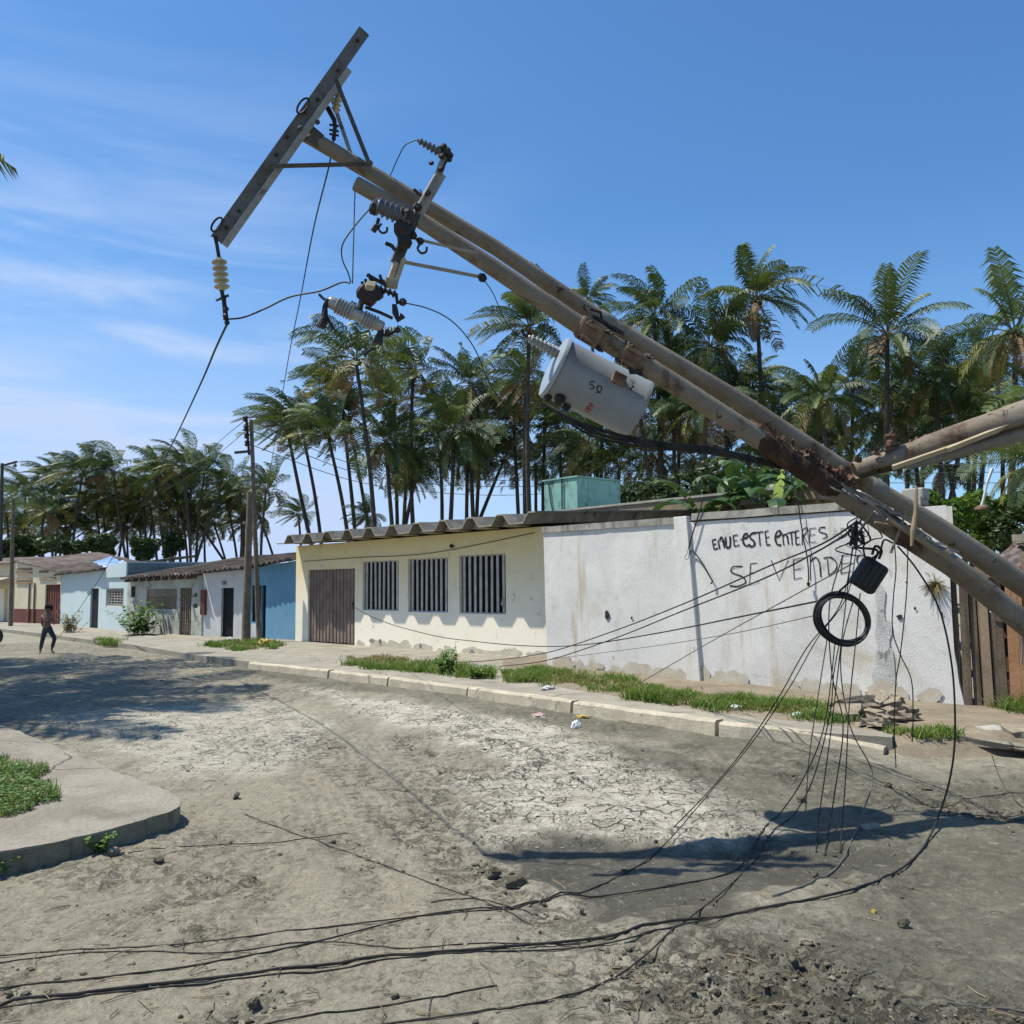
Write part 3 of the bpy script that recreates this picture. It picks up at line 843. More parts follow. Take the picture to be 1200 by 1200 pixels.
vp = [g(575, 792, PZ), g(640, 806, PZ), g(800, 832, PZ), g(960, 852, PZ), g(1040, 862, PZ), g(1060, 868, 0.1), g(1200, 866, 0.1), g(1500, 870, 0.1), g(1500, 812, PZ), g(1131, 818, PZ), g(1000, 806, PZ), g(806, 785, PZ), g(640, 768, PZ), g(585, 772, PZ)]
verge(vp, 'soil_verge', PZ, M['soil'], 200)

# street corner with a curved kerb, near left
cpx = [(-500, 700), (-60, 822), (0, 848), (60, 872), (120, 898), (160, 914), (190, 925), (205, 932), (211, 938), (209, 945), (198, 952), (178, 958), (150, 966), (115, 975), (80, 983), (40, 991), (0, 998), (-80, 1012), (-500, 1120)]
ctop = [g(a, b, 0.125) for a, b in cpx]
ctop = [ctop[0]] + spline(ctop[1:-1], 14) + [ctop[-1]]
ctop = [ctop[0]] + [p + Vector((noise.noise(p * 7), noise.noise(p * 7 + Vector((5, 0, 0))), 0)) * 0.014 + Vector((noise.noise(p * 23), noise.noise(p * 23 + Vector((5, 0, 0))), 0)) * 0.006 for p in ctop[1:-1]] + [ctop[-1]]
bm = MB()
n = len(ctop)
for i, p in enumerate(ctop):
    bm.v.append((p.x, p.y, 0.125 + 0.012 * noise.noise(p * 2.0) + 0.005 * noise.noise(p * 11)))
bm.f.append(tuple(range(n)) if clock(ctop) is ctop else tuple(reversed(range(n)))); bm.m.append(0)
for i in range(n - 1):
    a, b = ctop[i], ctop[i + 1]
    za, zb_ = bm.v[i][2], bm.v[i + 1][2]
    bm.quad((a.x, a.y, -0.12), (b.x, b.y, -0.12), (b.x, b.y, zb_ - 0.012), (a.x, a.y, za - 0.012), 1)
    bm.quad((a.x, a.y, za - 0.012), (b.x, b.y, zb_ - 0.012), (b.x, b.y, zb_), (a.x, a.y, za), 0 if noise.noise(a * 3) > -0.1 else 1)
corner = bm.build('corner_pavement', [M['kerb_top'], M['kerb_dark']])
kind(corner, 'structure', 'raised concrete street corner with a curved kerb')

# ------------------------------------------------------------------ buildings
class Fac:
    """a facade: two ground points, outward normal, and pixel to (along, height)"""
    def __init__(s, A, B):
        s.A, s.B = Vector(A), Vector(B)
        d = s.B - s.A; d.z = 0
        s.L = d.length
        s.u = d.normalized()
        n = Vector((-s.u.y, s.u.x, 0))
        s.n = n if n.dot(EYE - s.A) > 0 else -n
        s.z0 = s.A.z
    def uv(s, px, py):
        d = ray(px, py)
        t = (s.A - EYE).dot(s.n) / d.dot(s.n)
        p = EYE + d * t
        return (p - s.A).dot(s.u), p.z - s.z0
    def p(s, a, z, out=0.0):
        q = s.A + s.u * a + s.n * out
        return Vector((q.x, q.y, s.z0 + z))
    def rect(s, x0, y0, x1, y1):
        a0, z1 = s.uv(x0, y0); a1, z0 = s.uv(x1, y1)
        return [a0, a1, z0, z1]
def wall_mesh(f, h0, h1, openings, depth, thick=0.18, s0=0.0, s1=None, band=None):
    """front wall with true openings, reveals and the side and back walls of the building"""
    bm = MB()
    s1 = f.L if s1 is None else s1
    top = lambda s: h0 + (h1 - h0) * s / f.L
    cs = sorted({s0, s1} | {o[0] for o in openings} | {o[1] for o in openings} | set(np.linspace(s0, s1, 9)))
    zmax = min(h0, h1) - 0.02
    zs = sorted({-0.3, zmax} | {max(o[2], -0.3) for o in openings} | {min(o[3], zmax) for o in openings} | ({band} if band else set()))
    for i in range(len(cs) - 1):
        for j in range(len(zs)):
            za = zs[j]
            if j < len(zs) - 1:
                zb0 = zb1 = zs[j + 1]
            else:
                zb0, zb1 = top(cs[i]), top(cs[i + 1])
            cm = (cs[i] + cs[i + 1]) / 2; zm = (za + zs[j + 1]) / 2 if j < len(zs) - 1 else za + 0.01
            if any(o[0] < cm < o[1] and o[2] < zm < o[3] for o in openings):
                continue
            mi = 1 if (band and zm < band) else 0
            bm.quad(f.p(cs[i], za), f.p(cs[i + 1], za), f.p(cs[i + 1], zb1), f.p(cs[i], zb0), mi)
    for o in openings:
        a, b, c, d = o[0], o[1], max(o[2], -0.3), min(o[3], zmax)
        t = -thick
        bm.quad(f.p(a, c), f.p(a, d), f.p(a, d, t), f.p(a, c, t))
        bm.quad(f.p(b, c), f.p(b, c, t), f.p(b, d, t), f.p(b, d))
        bm.quad(f.p(a, d), f.p(b, d), f.p(b, d, t), f.p(a, d, t))
        bm.quad(f.p(a, c), f.p(a, c, t), f.p(b, c, t), f.p(b, c))
    for (a, h) in ((s0, top(s0)), (s1, top(s1))):
        bm.quad(f.p(a, -0.3), f.p(a, h), f.p(a, h, -depth), f.p(a, -0.3, -depth))
    bm.quad(f.p(s0, -0.3, -depth), f.p(s0, top(s0), -depth), f.p(s1, top(s1), -depth), f.p(s1, -0.3, -depth))
    return bm
def corrugated(f, s0, s1, e0, e1, rise, over, run, pitch=0.19, amp=0.028, thick=0.03, sag=0.04, seed=0, rows=9):
    """sheet roof rising away from the facade; e0,e1 are the eave heights at either end"""
    bm = MB()
    ns = int((s1 - s0) / (pitch / 4)) + 1
    def P(i, j, dz):
        s = s0 + (s1 - s0) * i / ns
        t = j / rows
        o = over - (over + run) * t
        base = e0 + (e1 - e0) * (s - s0) / (s1 - s0)
        z = base + rise * t + amp * math.sin(2 * math.pi * s / pitch)
        z += sag * noise.noise(Vector((s * 0.7 + seed, t * 3, seed)))
        sh = math.floor(s / 0.95)
        z += 0.035 * noise.noise(Vector((sh * 3.7 + seed, math.floor(t * 3) * 2.3, 0)))
        o += 0.10 * noise.noise(Vector((sh * 5.1, seed, 0))) if j == 0 else 0
        return f.p(s, z + dz, o)
    for dz, flip in ((0, False), (-thick, True)):
        base = len(bm.v)
        for j in range(rows + 1):
            for i in range(ns + 1):
                bm.v.append(tuple(P(i, j, dz)))
        for j in range(rows):
            for i in range(ns):
                a = base + j * (ns + 1) + i
                q = (a, a + 1, a + ns + 2, a + ns + 1)
                bm.f.append(q[::-1] if flip else q); bm.m.append(0)
    o2 = (rows + 1) * (ns + 1)
    for i in range(ns):
        bm.f.append((i, i + o2, i + 1 + o2, i + 1)); bm.m.append(0)
    for i in (0, ns):
        for j in range(rows):
            a = j * (ns + 1) + i
            b = (j + 1) * (ns + 1) + i
            bm.f.append((a, b, b + o2, a + o2)); bm.m.append(0)
    return bm
def slab_door(f, r, name, mat, parent, inset=-0.10, ribs=0, ribw=0.02, t=0.04, label=None, handle=True):
    bm = MB()
    a, b, c, d = r
    c = max(c, 0.0)
    bm.box((f.p(a + (b - a) / 2, (c + d) / 2, inset)), f.u * (b - a) / 2, f.n * t / 2, Vector((0, 0, (d - c) / 2)))
    if ribs:
        for i in range(ribs + 1):
            s = a + (b - a) * i / ribs
            s = min(max(s, a + ribw), b - ribw)
            bm.box(f.p(s, (c + d) / 2, inset + t / 2 + 0.011), f.u * ribw / 2, f.n * 0.010, Vector((0, 0, (d - c) / 2 - 0.01)))
    o = bm.build(name, mat, parent)
    if label:
        o['label'] = label
    if handle:
        hb = MB()
        hb.bar(f.p(b - (b - a) * 0.12, 0.95, inset + 0.07), f.p(b - (b - a) * 0.12, 1.12, inset + 0.07), 0.03, 0.03)
        hb.bar(f.p(b - (b - a) * 0.12, 1.03, inset + 0.01), f.p(b - (b - a) * 0.12, 1.03, inset + 0.07), 0.02, 0.02)
        hb.build('handle', M['iron_dark'], o)
    return o
def bar_window(f, r, parent, nv, nh, mat, wv=0.03, wh=0.025, frame=0.04, inset=-0.06, round_=False):
    a, b, c, d = r
    fr = MB()
    for (p, q) in ((f.p(a, c + frame / 2, inset), f.p(b, c + frame / 2, inset)), (f.p(a, d - frame / 2, inset), f.p(b, d - frame / 2, inset))):
        fr.bar(p, q, frame, frame)
    for s in (a + frame / 2, b - frame / 2):
        fr.bar(f.p(s, c + frame, inset), f.p(s, d - frame, inset), frame, frame, up=f.n)
    w = fr.build('window', mat, parent)
    bb = MB()
    for i in range(nv):
        s = a + frame + (b - a - 2 * frame) * (i + 0.5) / nv
        j_ = random.uniform(-1, 1) * wv * 0.12
        bb.bar(f.p(s + j_, c + frame, inset + random.uniform(-.006, .006)), f.p(s - j_ * random.uniform(-1, 1), d - frame, inset), wv * random.uniform(0.9, 1.06), 0.02, up=f.n)
    for i in range(nh):
        z = c + (d - c) * (i + 1) / (nh + 1)
        bb.bar(f.p(a + frame, z, inset - 0.022), f.p(b - frame, z, inset - 0.022), 0.02, wh)
    bb.build('window_bars', mat, w)
    pn = MB()
    pn.box(f.p((a + b) / 2, (c + d) / 2, inset - 0.09), f.u * (b - a) / 2, f.n * 0.01, Vector((0, 0, (d - c) / 2)))
    pn.build('dark_backing', M['dark_inside'], w)  # dark sheet behind the bars, painted as the room's shade
    return w

# --- yellow house with a folded roof
A0 = g(346, 751, PZ); B0 = g(642, 772, PZ)
# keep the long facade straight along the street
fy = Fac(A0, B0)
hl = fy.uv(347, 640)[1]; hr = fy.uv(636, 617)[1]
H = thing('yellow_house', 'pale yellow single-storey house with a folded concrete roof and three barred windows', 'house', fy.p(fy.L / 2, 0))
dr = fy.rect(361, 668, 415.5, 757)
dr[2] = 0.0
wins = [fy.rect(425, 658, 467, 716), fy.rect(478, 655, 525, 718), fy.rect(538, 651, 593, 720)]
YD = 6.0
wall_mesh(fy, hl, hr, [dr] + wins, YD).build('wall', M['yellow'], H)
mid_s = (dr[0] + dr[1]) / 2
slab_door(fy, [dr[0], mid_s - 0.006, 0.02, dr[3]], 'door', M['door_brown'], H, ribs=7, handle=False)
slab_door(fy, [mid_s + 0.006, dr[1], 0.02, dr[3]], 'door', M['door_brown'], H, ribs=7)
for r in wins:
    bar_window(fy, r, H, 8, 0, M['bars_white'], wv=(r[1] - r[0]) / 8 * 0.38, frame=0.03)
# folded roof: trough, slope, narrow crest
bm = MB()
per = 0.92
prof = [(0.0, 0.0), (0.40, 0.0), (0.56, 0.205), (0.75, 0.205), (0.92, 0.0)]
OV, BK = 0.66, YD + 0.3
nper = int(math.ceil((fy.L + 0.5) / per))
tz = lambda s: hl + (hr - hl) * s / fy.L + 0.03
th = 0.030
rise_r = 0.42
pts = []
for k in range(nper):
    for (a, z) in prof[:-1]:
        pts.append((k * per + a + 0.05, z))
pts.append((nper * per + 0.05, 0.0))
for i in range(len(pts) - 1):
    (a, za), (b, zb_) = pts[i], pts[i + 1]
    if a > fy.L + 0.25:
        continue
    fa, fb = fy.p(a, tz(a) + za, OV), fy.p(b, tz(b) + zb_, OV)
    ba, bb_ = fy.p(a, tz(a) + za + rise_r, -BK), fy.p(b, tz(b) + zb_ + rise_r, -BK)
    up = Vector((0, 0, th))
    bm.hexa([fa, fb, bb_, ba, fa + up, fb + up, bb_ + up, ba + up])
rf_ = bm.build('roof', [M['canal'], M['mortar']], H)
for p_ in rf_.data.polygons:
    if p_.normal.dot(fy.n) > 0.9: p_.material_index = 1
bm = MB()                       # pale mortar closing each crest over the wall
for k in range(nper):
    s = k * per + 0.05
    q = [(s + 0.42, 0.0), (s + 0.90, 0.0), (s + 0.745, 0.20), (s + 0.565, 0.20)]
    if q[1][0] > fy.L + 0.2:
        break
    P_ = [fy.p(a, tz(a) + z, OV - 0.30) for a, z in q]
    Q_ = [p - fy.n * 0.40 for p in P_]
    bm = MB(); bm.hexa([P_[0], P_[1], Q_[1], Q_[0], P_[3], P_[2], Q_[2], Q_[3]])
    bm.build('roof_infill', M['mortar'], H)
bm = MB()
bm.tube(spline([fy.p(0.4, hl - 0.45, 0.02), fy.p(3, hl - 0.42, 0.02), fy.p(6, hl - 0.40, 0.02), fy.p(fy.L - 0.3, hr - 0.12, 0.02)], 6), 0.008, 5)
bm.lathe(fy.p(fy.uv(531, 640)[0], fy.uv(531, 640)[1], 0.0), fy.n, [(0, 0.03), (0.06, 0.05), (0.10, 0.02)], 8)
bm.build('wall_wire', M['iron_dark'], H)

M['splash2'] = surf('dirt_splash_stain', (0.66, 0.60, 0.46), (0.80, 0.74, 0.60), 5, 0.95, 0.2, 60)
# --- white boundary wall with painted lettering
A1 = g(641.5, 782, PZ); B1 = g(1134, 829, PZ)
fw = Fac(A1, B1)
WT = 0.18
z_l = fw.uv(634, 624)[1]
z_r = fw.uv(990, 600)[1]
WH = thing('boundary_wall', 'long white plastered wall with black hand-painted Spanish sale lettering', 'wall', fw.p(fw.L / 2, 0))
sp, _ = fw.uv(813, 700)
zt_at = lambda s: z_l + (z_r - z_l) * s / fw.uv(990, 600)[0]
bm = MB()
lean = 0.05
nseg, nrow = 60, 14
def WP(s, t, out):
    z = -0.3 + (zt_at(s) + 0.3) * t
    o = out + 0.010 * noise.noise(Vector((s * 1.3, z * 1.3, 2.0))) + 0.004 * noise.noise(Vector((s * 6, z * 6, 2.0)))
    e = 0.0
    if s > fw.L - 1e-6:
        e = 0.035 * noise.noise(Vector((z * 4.2, 4.0, 0))) - 0.36 * t
    if s < 1e-6:
        e = -0.06 * t
    return fw.p(s + e, z, o)
front_i = []
for side, out in ((0, 0.0), (1, -WT)):
    b0 = len(bm.v)
    for j in range(nrow + 1):
        for i in range(nseg + 1):
            bm.v.append(tuple(WP(fw.L * i / nseg, j / nrow, out)))
    for j in range(nrow):
        for i in range(nseg):
            a = b0 + j * (nseg + 1) + i
            q = (a, a + 1, a + nseg + 2, a + nseg + 1)
            bm.f.append(q if side else q[::-1]); bm.m.append(0)
o2 = (nrow + 1) * (nseg + 1)
for j in range(nrow):
    for i in (0, nseg):
        a = j * (nseg + 1) + i; b = (j + 1) * (nseg + 1) + i
        bm.f.append((a, b, b + o2, a + o2)); bm.m.append(0)
bm.build('wall', M['white_wall'], WH)
bm = MB()                       # coping: two runs, the right one a little higher
for (sa, sb, dz) in ((-0.08, sp - 0.16, 0.0), (sp + 0.02, fw.L - 0.42, 0.035)):
    k = 24
    for i in range(k):
        s0_, s1_ = sa + (sb - sa) * i / k, sa + (sb - sa) * (i + 1) / k
        def cc(s):
            j = 0.004 * noise.noise(Vector((s * 2, 0, 7)))
            z = zt_at(s) + dz + 0.010 * noise.noise(Vector((s * 1.5, 3, 7)))
            return [fw.p(s, z - 0.01, 0.03 + j), fw.p(s, z - 0.01, -WT - 0.03), fw.p(s, z + 0.10, 0.025 + j), fw.p(s, z + 0.11, -WT - 0.02)]
        c0, c1 = cc(s0_), cc(s1_)
        bm.hexa([c0[0], c1[0], c1[1], c0[1], c0[2], c1[2], c1[3], c0[3]])
bm.build('coping', M['coping'], WH)
bm = MB()                       # a pilaster that leans out of true
pa, pb = fw.uv(799, 606)[0], fw.uv(817, 808)[0]
bw = 0.13
zt = zt_at(pa)
bm.hexa([fw.p(pb - bw, -0.2, 0.07), fw.p(pb + bw, -0.2, 0.07), fw.p(pb + bw, -0.2, -0.05), fw.p(pb - bw, -0.2, -0.05),
         fw.p(pa - bw, zt + 0.10, 0.055), fw.p(pa + bw, zt + 0.10, 0.055), fw.p(pa + bw, zt + 0.10, -0.05), fw.p(pa - bw, zt + 0.10, -0.05)])
bm.build('pilaster', M['white_wall'], WH, bevel=0.01)
bm = MB()                       # strip where the plaster has fallen away
def blob(bm, s0, z0, ws, wz, out, seed, n=26, fw=fw):
    ring = []
    for k in range(n):
        a = 2 * math.pi * k / n
        r = 1 + 0.55 * noise.noise(Vector((math.cos(a) * 1.7, math.sin(a) * 1.7, seed)))
        ring.append(fw.p(s0 + ws * r * math.cos(a), z0 + wz * r * math.sin(a), out))
    i0 = len(bm.v)
    bm.v += [tuple(p) for p in ring] + [tuple(fw.p(s0, z0, out))]
    for k in range(n):
        bm.f.append((i0 + k, i0 + (k + 1) % n, i0 + n)); bm.m.append(0)
for (px, py, ws, wz, sd) in ((1038, 800, 0.15, 0.42, 1), (1036, 745, 0.10, 0.30, 2), (1032, 700, 0.07, 0.16, 3), (1030, 825, 0.22, 0.12, 9)):
    s_, z_ = fw.uv(px, py)
    blob(bm, s_, z_, ws, wz, 0.016, sd)
bm.build('bare_patch', M['grey_render'], WH)
bm = MB()
for (px, py, ws, wz, sd) in ((712, 721, 0.055, 0.075, 5), (1055, 723, 0.045, 0.03, 6), (741, 724, 0.02, 0.03, 7), (1104, 719, 0.02, 0.02, 8), (1073, 713, 0.015, 0.02, 12), (722, 612, 0.02, 0.02, 8)):
    s_, z_ = fw.uv(px, py)
    blob(bm, s_, z_, ws, wz, 0.017, sd, 14)
bm.build('hole', M['iron_dark'], WH)
M['splash'] = surf('mud_splash_stain', (0.62, 0.55, 0.42), (0.74, 0.69, 0.57), 5, 0.95, 0.2, 60)
bm = MB()
rs = random.Random(12)
for k in range(46):
    blob(bm, rs.uniform(0.15, fw.L - 0.3), rs.uniform(-0.02, 0.12), rs.uniform(0.06, 0.30), rs.uniform(0.04, 0.16), 0.0155 + k * 0.00006, 20 + k * 1.7, 20)
bm.build('splash_stain', M['splash'], WH)['kind'] = 'stuff'
bm = MB()
for k in range(40):
    s_ = rs.uniform(dr[1] + 0.15, fy.L - 0.1)
    blob(bm, s_, rs.uniform(-0.02, 0.10), rs.uniform(0.05, 0.28), rs.uniform(0.03, 0.13), 0.003 + k * 0.00006, 120 + k * 1.7, 20, fy)
bm.build('splash_stain', M['splash2'], H)['kind'] = 'stuff'
bm = MB()
for px, py, w_, h_ in ((436, 751, .12, .05), (446, 752, .06, .08), (493, 757, .05, .06), (553, 764, .07, .06), (590, 706, .06, .12)):
    s_, z_ = fy.uv(px, py)
    blob(bm, s_, z_, w_, h_, 0.008, px, 18, fy)
bm.build('damp_mark', M['black_run'], H)['kind'] = 'stuff'
# lettering, brushed by hand
def stroke(bm, pts, w, out, surf_pt):
    P_ = []
    if len(pts) > 3:
        q = spline([Vector((a, b, 0)) for a, b in pts], 6)
        pts = [(p.x, p.y) for p in q]
    for i, (x, y) in enumerate(pts):
        x0, y0 = pts[max(i - 1, 0)]; x1, y1 = pts[min(i + 1, len(pts) - 1)]
        dx, dy = x1 - x0, y1 - y0
        L = math.hypot(dx, dy) or 1
        ww = w * (1 + 0.55 * noise.noise(Vector((x * 0.045, y * 0.045, 3)))) * (0.62 if i in (0, len(pts) - 1) else 1)
        P_.append((surf_pt(x - dy / L * ww, y + dx / L * ww, out), surf_pt(x + dy / L * ww, y - dx / L * ww, out)))
    for i in range(len(P_) - 1):
        bm.quad(P_[i][0], P_[i][1], P_[i + 1][1], P_[i + 1][0])
def gp(x, y, out):
    s_, z_ = fw.uv(820 + x * 220 / 1200.0, 590 + y * 120 / 655.0)
    return fw.p(s_, z_, out + 0.010 * noise.noise(Vector((s_ * 1.3, z_ * 1.3, 2.0))) + 0.004 * noise.noise(Vector((s_ * 6, z_ * 6, 2.0))))
row1 = [[(80, 235), (92, 295)], [(80, 235), (106, 228)], [(86, 263), (106, 257)], [(92, 295), (118, 285)],
        [(118, 235), (127, 290)], [(127, 238), (138, 215), (150, 235), (158, 285)], [(140, 244), (152, 240)],
        [(165, 212), (170, 270), (181, 283), (195, 270), (196, 210)],
        [(215, 205), (222, 275)], [(215, 205), (245, 200)], [(218, 240), (243, 234)], [(222, 275), (256, 265)],
        [(260, 231), (273, 229)],
        [(278, 228), (305, 216), (306, 194), (288, 198), (277, 235), (295, 270), (326, 262)],
        [(358, 188), (332, 193), (322, 218), (350, 245), (346, 272), (318, 274)],
        [(352, 188), (408, 180)], [(380, 186), (388, 270)],
        [(418, 180), (430, 268)], [(418, 180), (441, 173)], [(424, 219), (446, 213)], [(430, 268), (453, 262)],
        [(486, 218), (514, 202), (514, 176), (495, 180), (483, 218), (495, 260), (522, 266)],
        [(528, 190), (538, 268)], [(530, 214), (548, 196), (560, 215), (568, 262)],
        [(556, 190), (606, 180)], [(584, 186), (592, 268)],
        [(610, 180), (617, 265)], [(610, 180), (636, 172)], [(613, 220), (635, 215)], [(617, 265), (643, 258)]]
row1b = [[(654, 165), (656, 265)], [(650, 172), (680, 156), (690, 170), (664, 206)], [(664, 206), (692, 258)],
         [(705, 160), (700, 250)], [(705, 160), (746, 157)], [(703, 203), (740, 198)], [(700, 250), (746, 245)],
         [(806, 152), (772, 155), (765, 180), (808, 195), (812, 215), (785, 226)]]
row1c = [[(850, 222), (868, 160), (892, 218)], [(858, 198), (884, 195)], [(905, 158), (906, 220)], [(905, 158), (934, 168), (936, 200), (906, 220)],
         [(965, 158), (946, 186), (964, 214), (984, 186), (965, 158)]]
row2 = [[(276, 402), (215, 405), (205, 440), (280, 472), (290, 508), (240, 530), (190, 525)],
        [(326, 385), (318, 515)], [(326, 385), (368, 380)], [(318, 448), (346, 441)], [(318, 515), (381, 500)],
        [(458, 362), (510, 492), (566, 362)],
        [(600, 362), (605, 485)], [(598, 360), (665, 347)], [(603, 426), (645, 416)], [(605, 485), (656, 474)],
        [(706, 325), (708, 494)], [(708, 372), (740, 345), (765, 380), (775, 472)],
        [(815, 352), (825, 460)], [(790, 350), (840, 345), (876, 385), (865, 430), (825, 460)],
        [(910, 335), (903, 450)], [(903, 335), (976, 324)], [(908, 386), (970, 379)], [(903, 447), (972, 435)],
        [(1062, 330), (1012, 336), (1010, 380), (1050, 402), (1038, 440), (1000, 446)]]
bm = MB()
for s_ in row1: stroke(bm, s_, 6.0, 0.006, gp)
for s_ in row1b: stroke(bm, s_, 3.8, 0.006, gp)
for s_ in row2: stroke(bm, s_, 4.2, 0.006, gp)
bm.build('lettering', M['ink'], WH)
bm = MB()
for s_ in row1c: stroke(bm, s_, 2.6, 0.006, gp)
bm.build('faded_lettering', M['ink_faint'], WH)
# broken block left on top of the wall's far end
bm = MB()
c = fw.p(fw.L - 0.53, zt_at(fw.L) + 0.175, -0.09)
bm.box(c, fw.u * 0.14, fw.n * 0.10, Vector((0, 0, 0.075)))
tag(bm.build('concrete_block', M['slab_top'], base=c - Vector((0, 0, 0.075)), bevel=0.02), 'pale concrete block lying on top of the white wall end', 'block')

# --- flat roofed building behind the white wall and the tank on it
U = fw.u.copy()                 # along the street, towards the right
Nn = -fw.n.copy()               # away from the street
pC = at(655, 640, 25.5); pC.z = 0
def bx(o, s0, s1, d0, d1, z0, z1):
    P_ = lambda s, d, z: Vector((o.x, o.y, 0)) + U * s + Nn * d + Vector((0, 0, z))
    return [P_(s0, d0, z0), P_(s1, d0, z0), P_(s1, d1, z0), P_(s0, d1, z0), P_(s0, d0, z1), P_(s1, d0, z1), P_(s1, d1, z1), P_(s0, d1, z1)]
FH = thing('flat_roof_house', 'brown flat-roofed building behind the white wall', 'house', pC)
tz_ = at(655, 598, 25.5).z
bm = MB(); bm.hexa(bx(pC, 0.25, 8.2, 0.25, 5.0, -0.1, tz_ - 0.34)); bm.build('wall', M['slab'], FH)
bm = MB(); bm.hexa(bx(pC, 0.0, 8.4, 0.0, 5.2, tz_ - 0.338, tz_ - 0.05)); bm.build('roof_slab', M['slab'], FH)
bm = MB(); bm.hexa(bx(pC, -0.04, 8.44, -0.04, 5.24, tz_ - 0.048, tz_ + 0.01)); bm.build('roof_rim', M['slab_top'], FH)
pT = at(677, 598, 27.0); pT.z = 0
for s_ in np.arange(0.3, 3.2, 0.05):
    q = proj(Vector((pT.x, pT.y, tz_ + 0.5)) + Nn * s_)
    if q[0] >= 727: break
tw = float(s_)
for s_ in np.arange(0.3, 3.2, 0.05):
    q = proj(Vector((pT.x, pT.y, tz_ + 0.5)) - U * s_)
    if q[0] <= 638.5: break
tl = float(s_)
tt = at(677, 559, 27.0).z
TK = thing('water_tank', 'turquoise painted concrete water tank on the flat roof', 'water tank', Vector((pT.x, pT.y, tz_)))
bm = MB(); bm.hexa(bx(pT, -tl, 0, 0, tw, tz_ + 0.012, tt)); bm.build('basin', M['turquoise'], TK, bevel=0.02)
bm = MB(); bm.hexa(bx(pT, -tl - 0.04, 0.04, -0.04, tw + 0.04, tt + 0.002, tt + 0.05)); bm.build('lid', M['turquoise'], TK)
bm = MB()
q0 = Vector((pT.x, pT.y, 0)) - U * tl * 0.42 - Nn * 0.05
bm.tube([q0 + Vector((0, 0, tz_)), q0 + Vector((0, 0, tt + 0.02))], 0.025, 6)
q1 = Vector((pT.x, pT.y, 0)) - U * tl * 0.82 - Nn * 0.05
bm.tube([q1 + Vector((0, 0, tt - 0.1)), q1 + U * 0.10 + Vector((0, 0, tz_ + 0.45)), q1 + U * 0.2 + Vector((0, 0, tz_ + 0.1)), q0 + Vector((0, 0, tz_ + 0.12))], 0.022, 6)
bm.build('pipe', M['iron_dark'], TK)

# --- the row of houses on the left
def house(name, label, ax, bx_, wallm, hl_px, hr_px, depth, openings, extra=None, band=None):
    f = Fac(g(*ax, z=PZ), g(*bx_, z=PZ))
    h0 = f.uv(ax[0], hl_px)[1]; h1 = f.uv(bx_[0], hr_px)[1]
    Hh = thing(name, label, 'house', f.p(f.L / 2, 0))
    op = [f.rect(*o) for o in openings]
    for o in op:
        if o[2] < 0.25: o[2] = 0.0
    wall_mesh(f, h0, h1, op, depth, band=band).build('wall', wallm, Hh)
    return f, Hh, op, h0, h1

f1, H1, op, h0, h1 = house('blue_house', 'bright blue house front with a black window, beside the yellow house', (291.5, 747.3), (346.5, 749.6), M['blue'], 667, 657, 6,
                           [(295.5, 686, 305.5, 729), (306.5, 686, 311.0, 747)])
EA = f1.uv(346, 654)[1]
corrugated(f1, -0.05, f1.L - 0.03, h0 + 0.06, h1 + 0.06, 0.62, 0.30, 3.6, seed=3, amp=0.04, pitch=0.24).build('roof', M['roof_tile'], H1)
bm = MB(); a_, b_, c_, d_ = op[0]
bm.box(f1.p((a_ + b_) / 2, (c_ + d_) / 2, -0.06), f1.u * (b_ - a_) / 2, f1.n * 0.02, Vector((0, 0, (d_ - c_) / 2)))
bm.build('window', M['door_dark'], H1)
slab_door(f1, op[1], 'door', M['door_dark'], H1, handle=False)
bm = MB(); bm.box(f1.p((op[0][0] + op[0][1]) / 2, op[0][2] / 2 - 0.02, 0.004), f1.u * (op[0][1] - op[0][0]) * 0.5, f1.n * 0.006, Vector((0, 0, op[0][2] / 2 - 0.04)))
bm.build('white_patch', M['white_house'], H1)

f2, H2, op, h0, h1 = house('white_house', 'small white limewashed house with a tall black door', (236, 745.2), (291.5, 747.3), M['white_house'], 672, 667, 6,
                           [(259.5, 689, 273, 750)])
slab_door(f2, op[0], 'door', M['door_dark'], H2)
corrugated(f2, 0.02, f2.L - 0.07, h0 + 0.07, h1 + 0.05, 0.66, 0.32, 3.6, seed=8, amp=0.04, pitch=0.24).build('roof', M['roof_tile'], H2)
bm = MB(); s_, z_ = f2.uv(264, 683)
bm.lathe(f2.p(s_, z_, 0.0), f2.n, [(0, 0.05), (0.08, 0.07), (0.12, 0.03)], 8); bm.build('wall_lamp', M['galv'], H2)
bm = MB(); s_, z_ = f2.uv(240, 706)
bm.box(f2.p(s_, z_, 0.05), f2.u * 0.10, f2.n * 0.05, Vector((0, 0, 0.40))); bm.build('meter_box', M['maroon'], H2)

f3, H3, op, h0, h1 = house('ruined_house', 'shabby grey-green house with peeling plaster and a boarded window', (148, 740), (236, 745.3), M['ruin'], 679, 674, 6,
                           [(172, 690.5, 207, 714), (211, 689, 223.5, 745), (153.5, 687, 158.5, 700), (227, 695, 231, 699.5), (226.5, 707.5, 231, 712.5)])
a_, b_, c_, d_ = op[0]
bm = MB(); zc = c_ + (d_ - c_) * 0.58
bm.box(f3.p((a_ + b_) / 2, (c_ + zc) / 2, -0.05), f3.u * (b_ - a_) / 2, f3.n * 0.015, Vector((0, 0, (zc - c_) / 2)))
wb = bm.build('window', M['board'], H3)
bm = MB()
for k in range(3):
    z = zc + (d_ - zc) * (k + 0.6) / 3.2
    bm.bar(f3.p(a_, z, -0.06), f3.p(b_, z, -0.06), 0.03, 0.09)
bm.build('slat', M['door_brown'], wb)
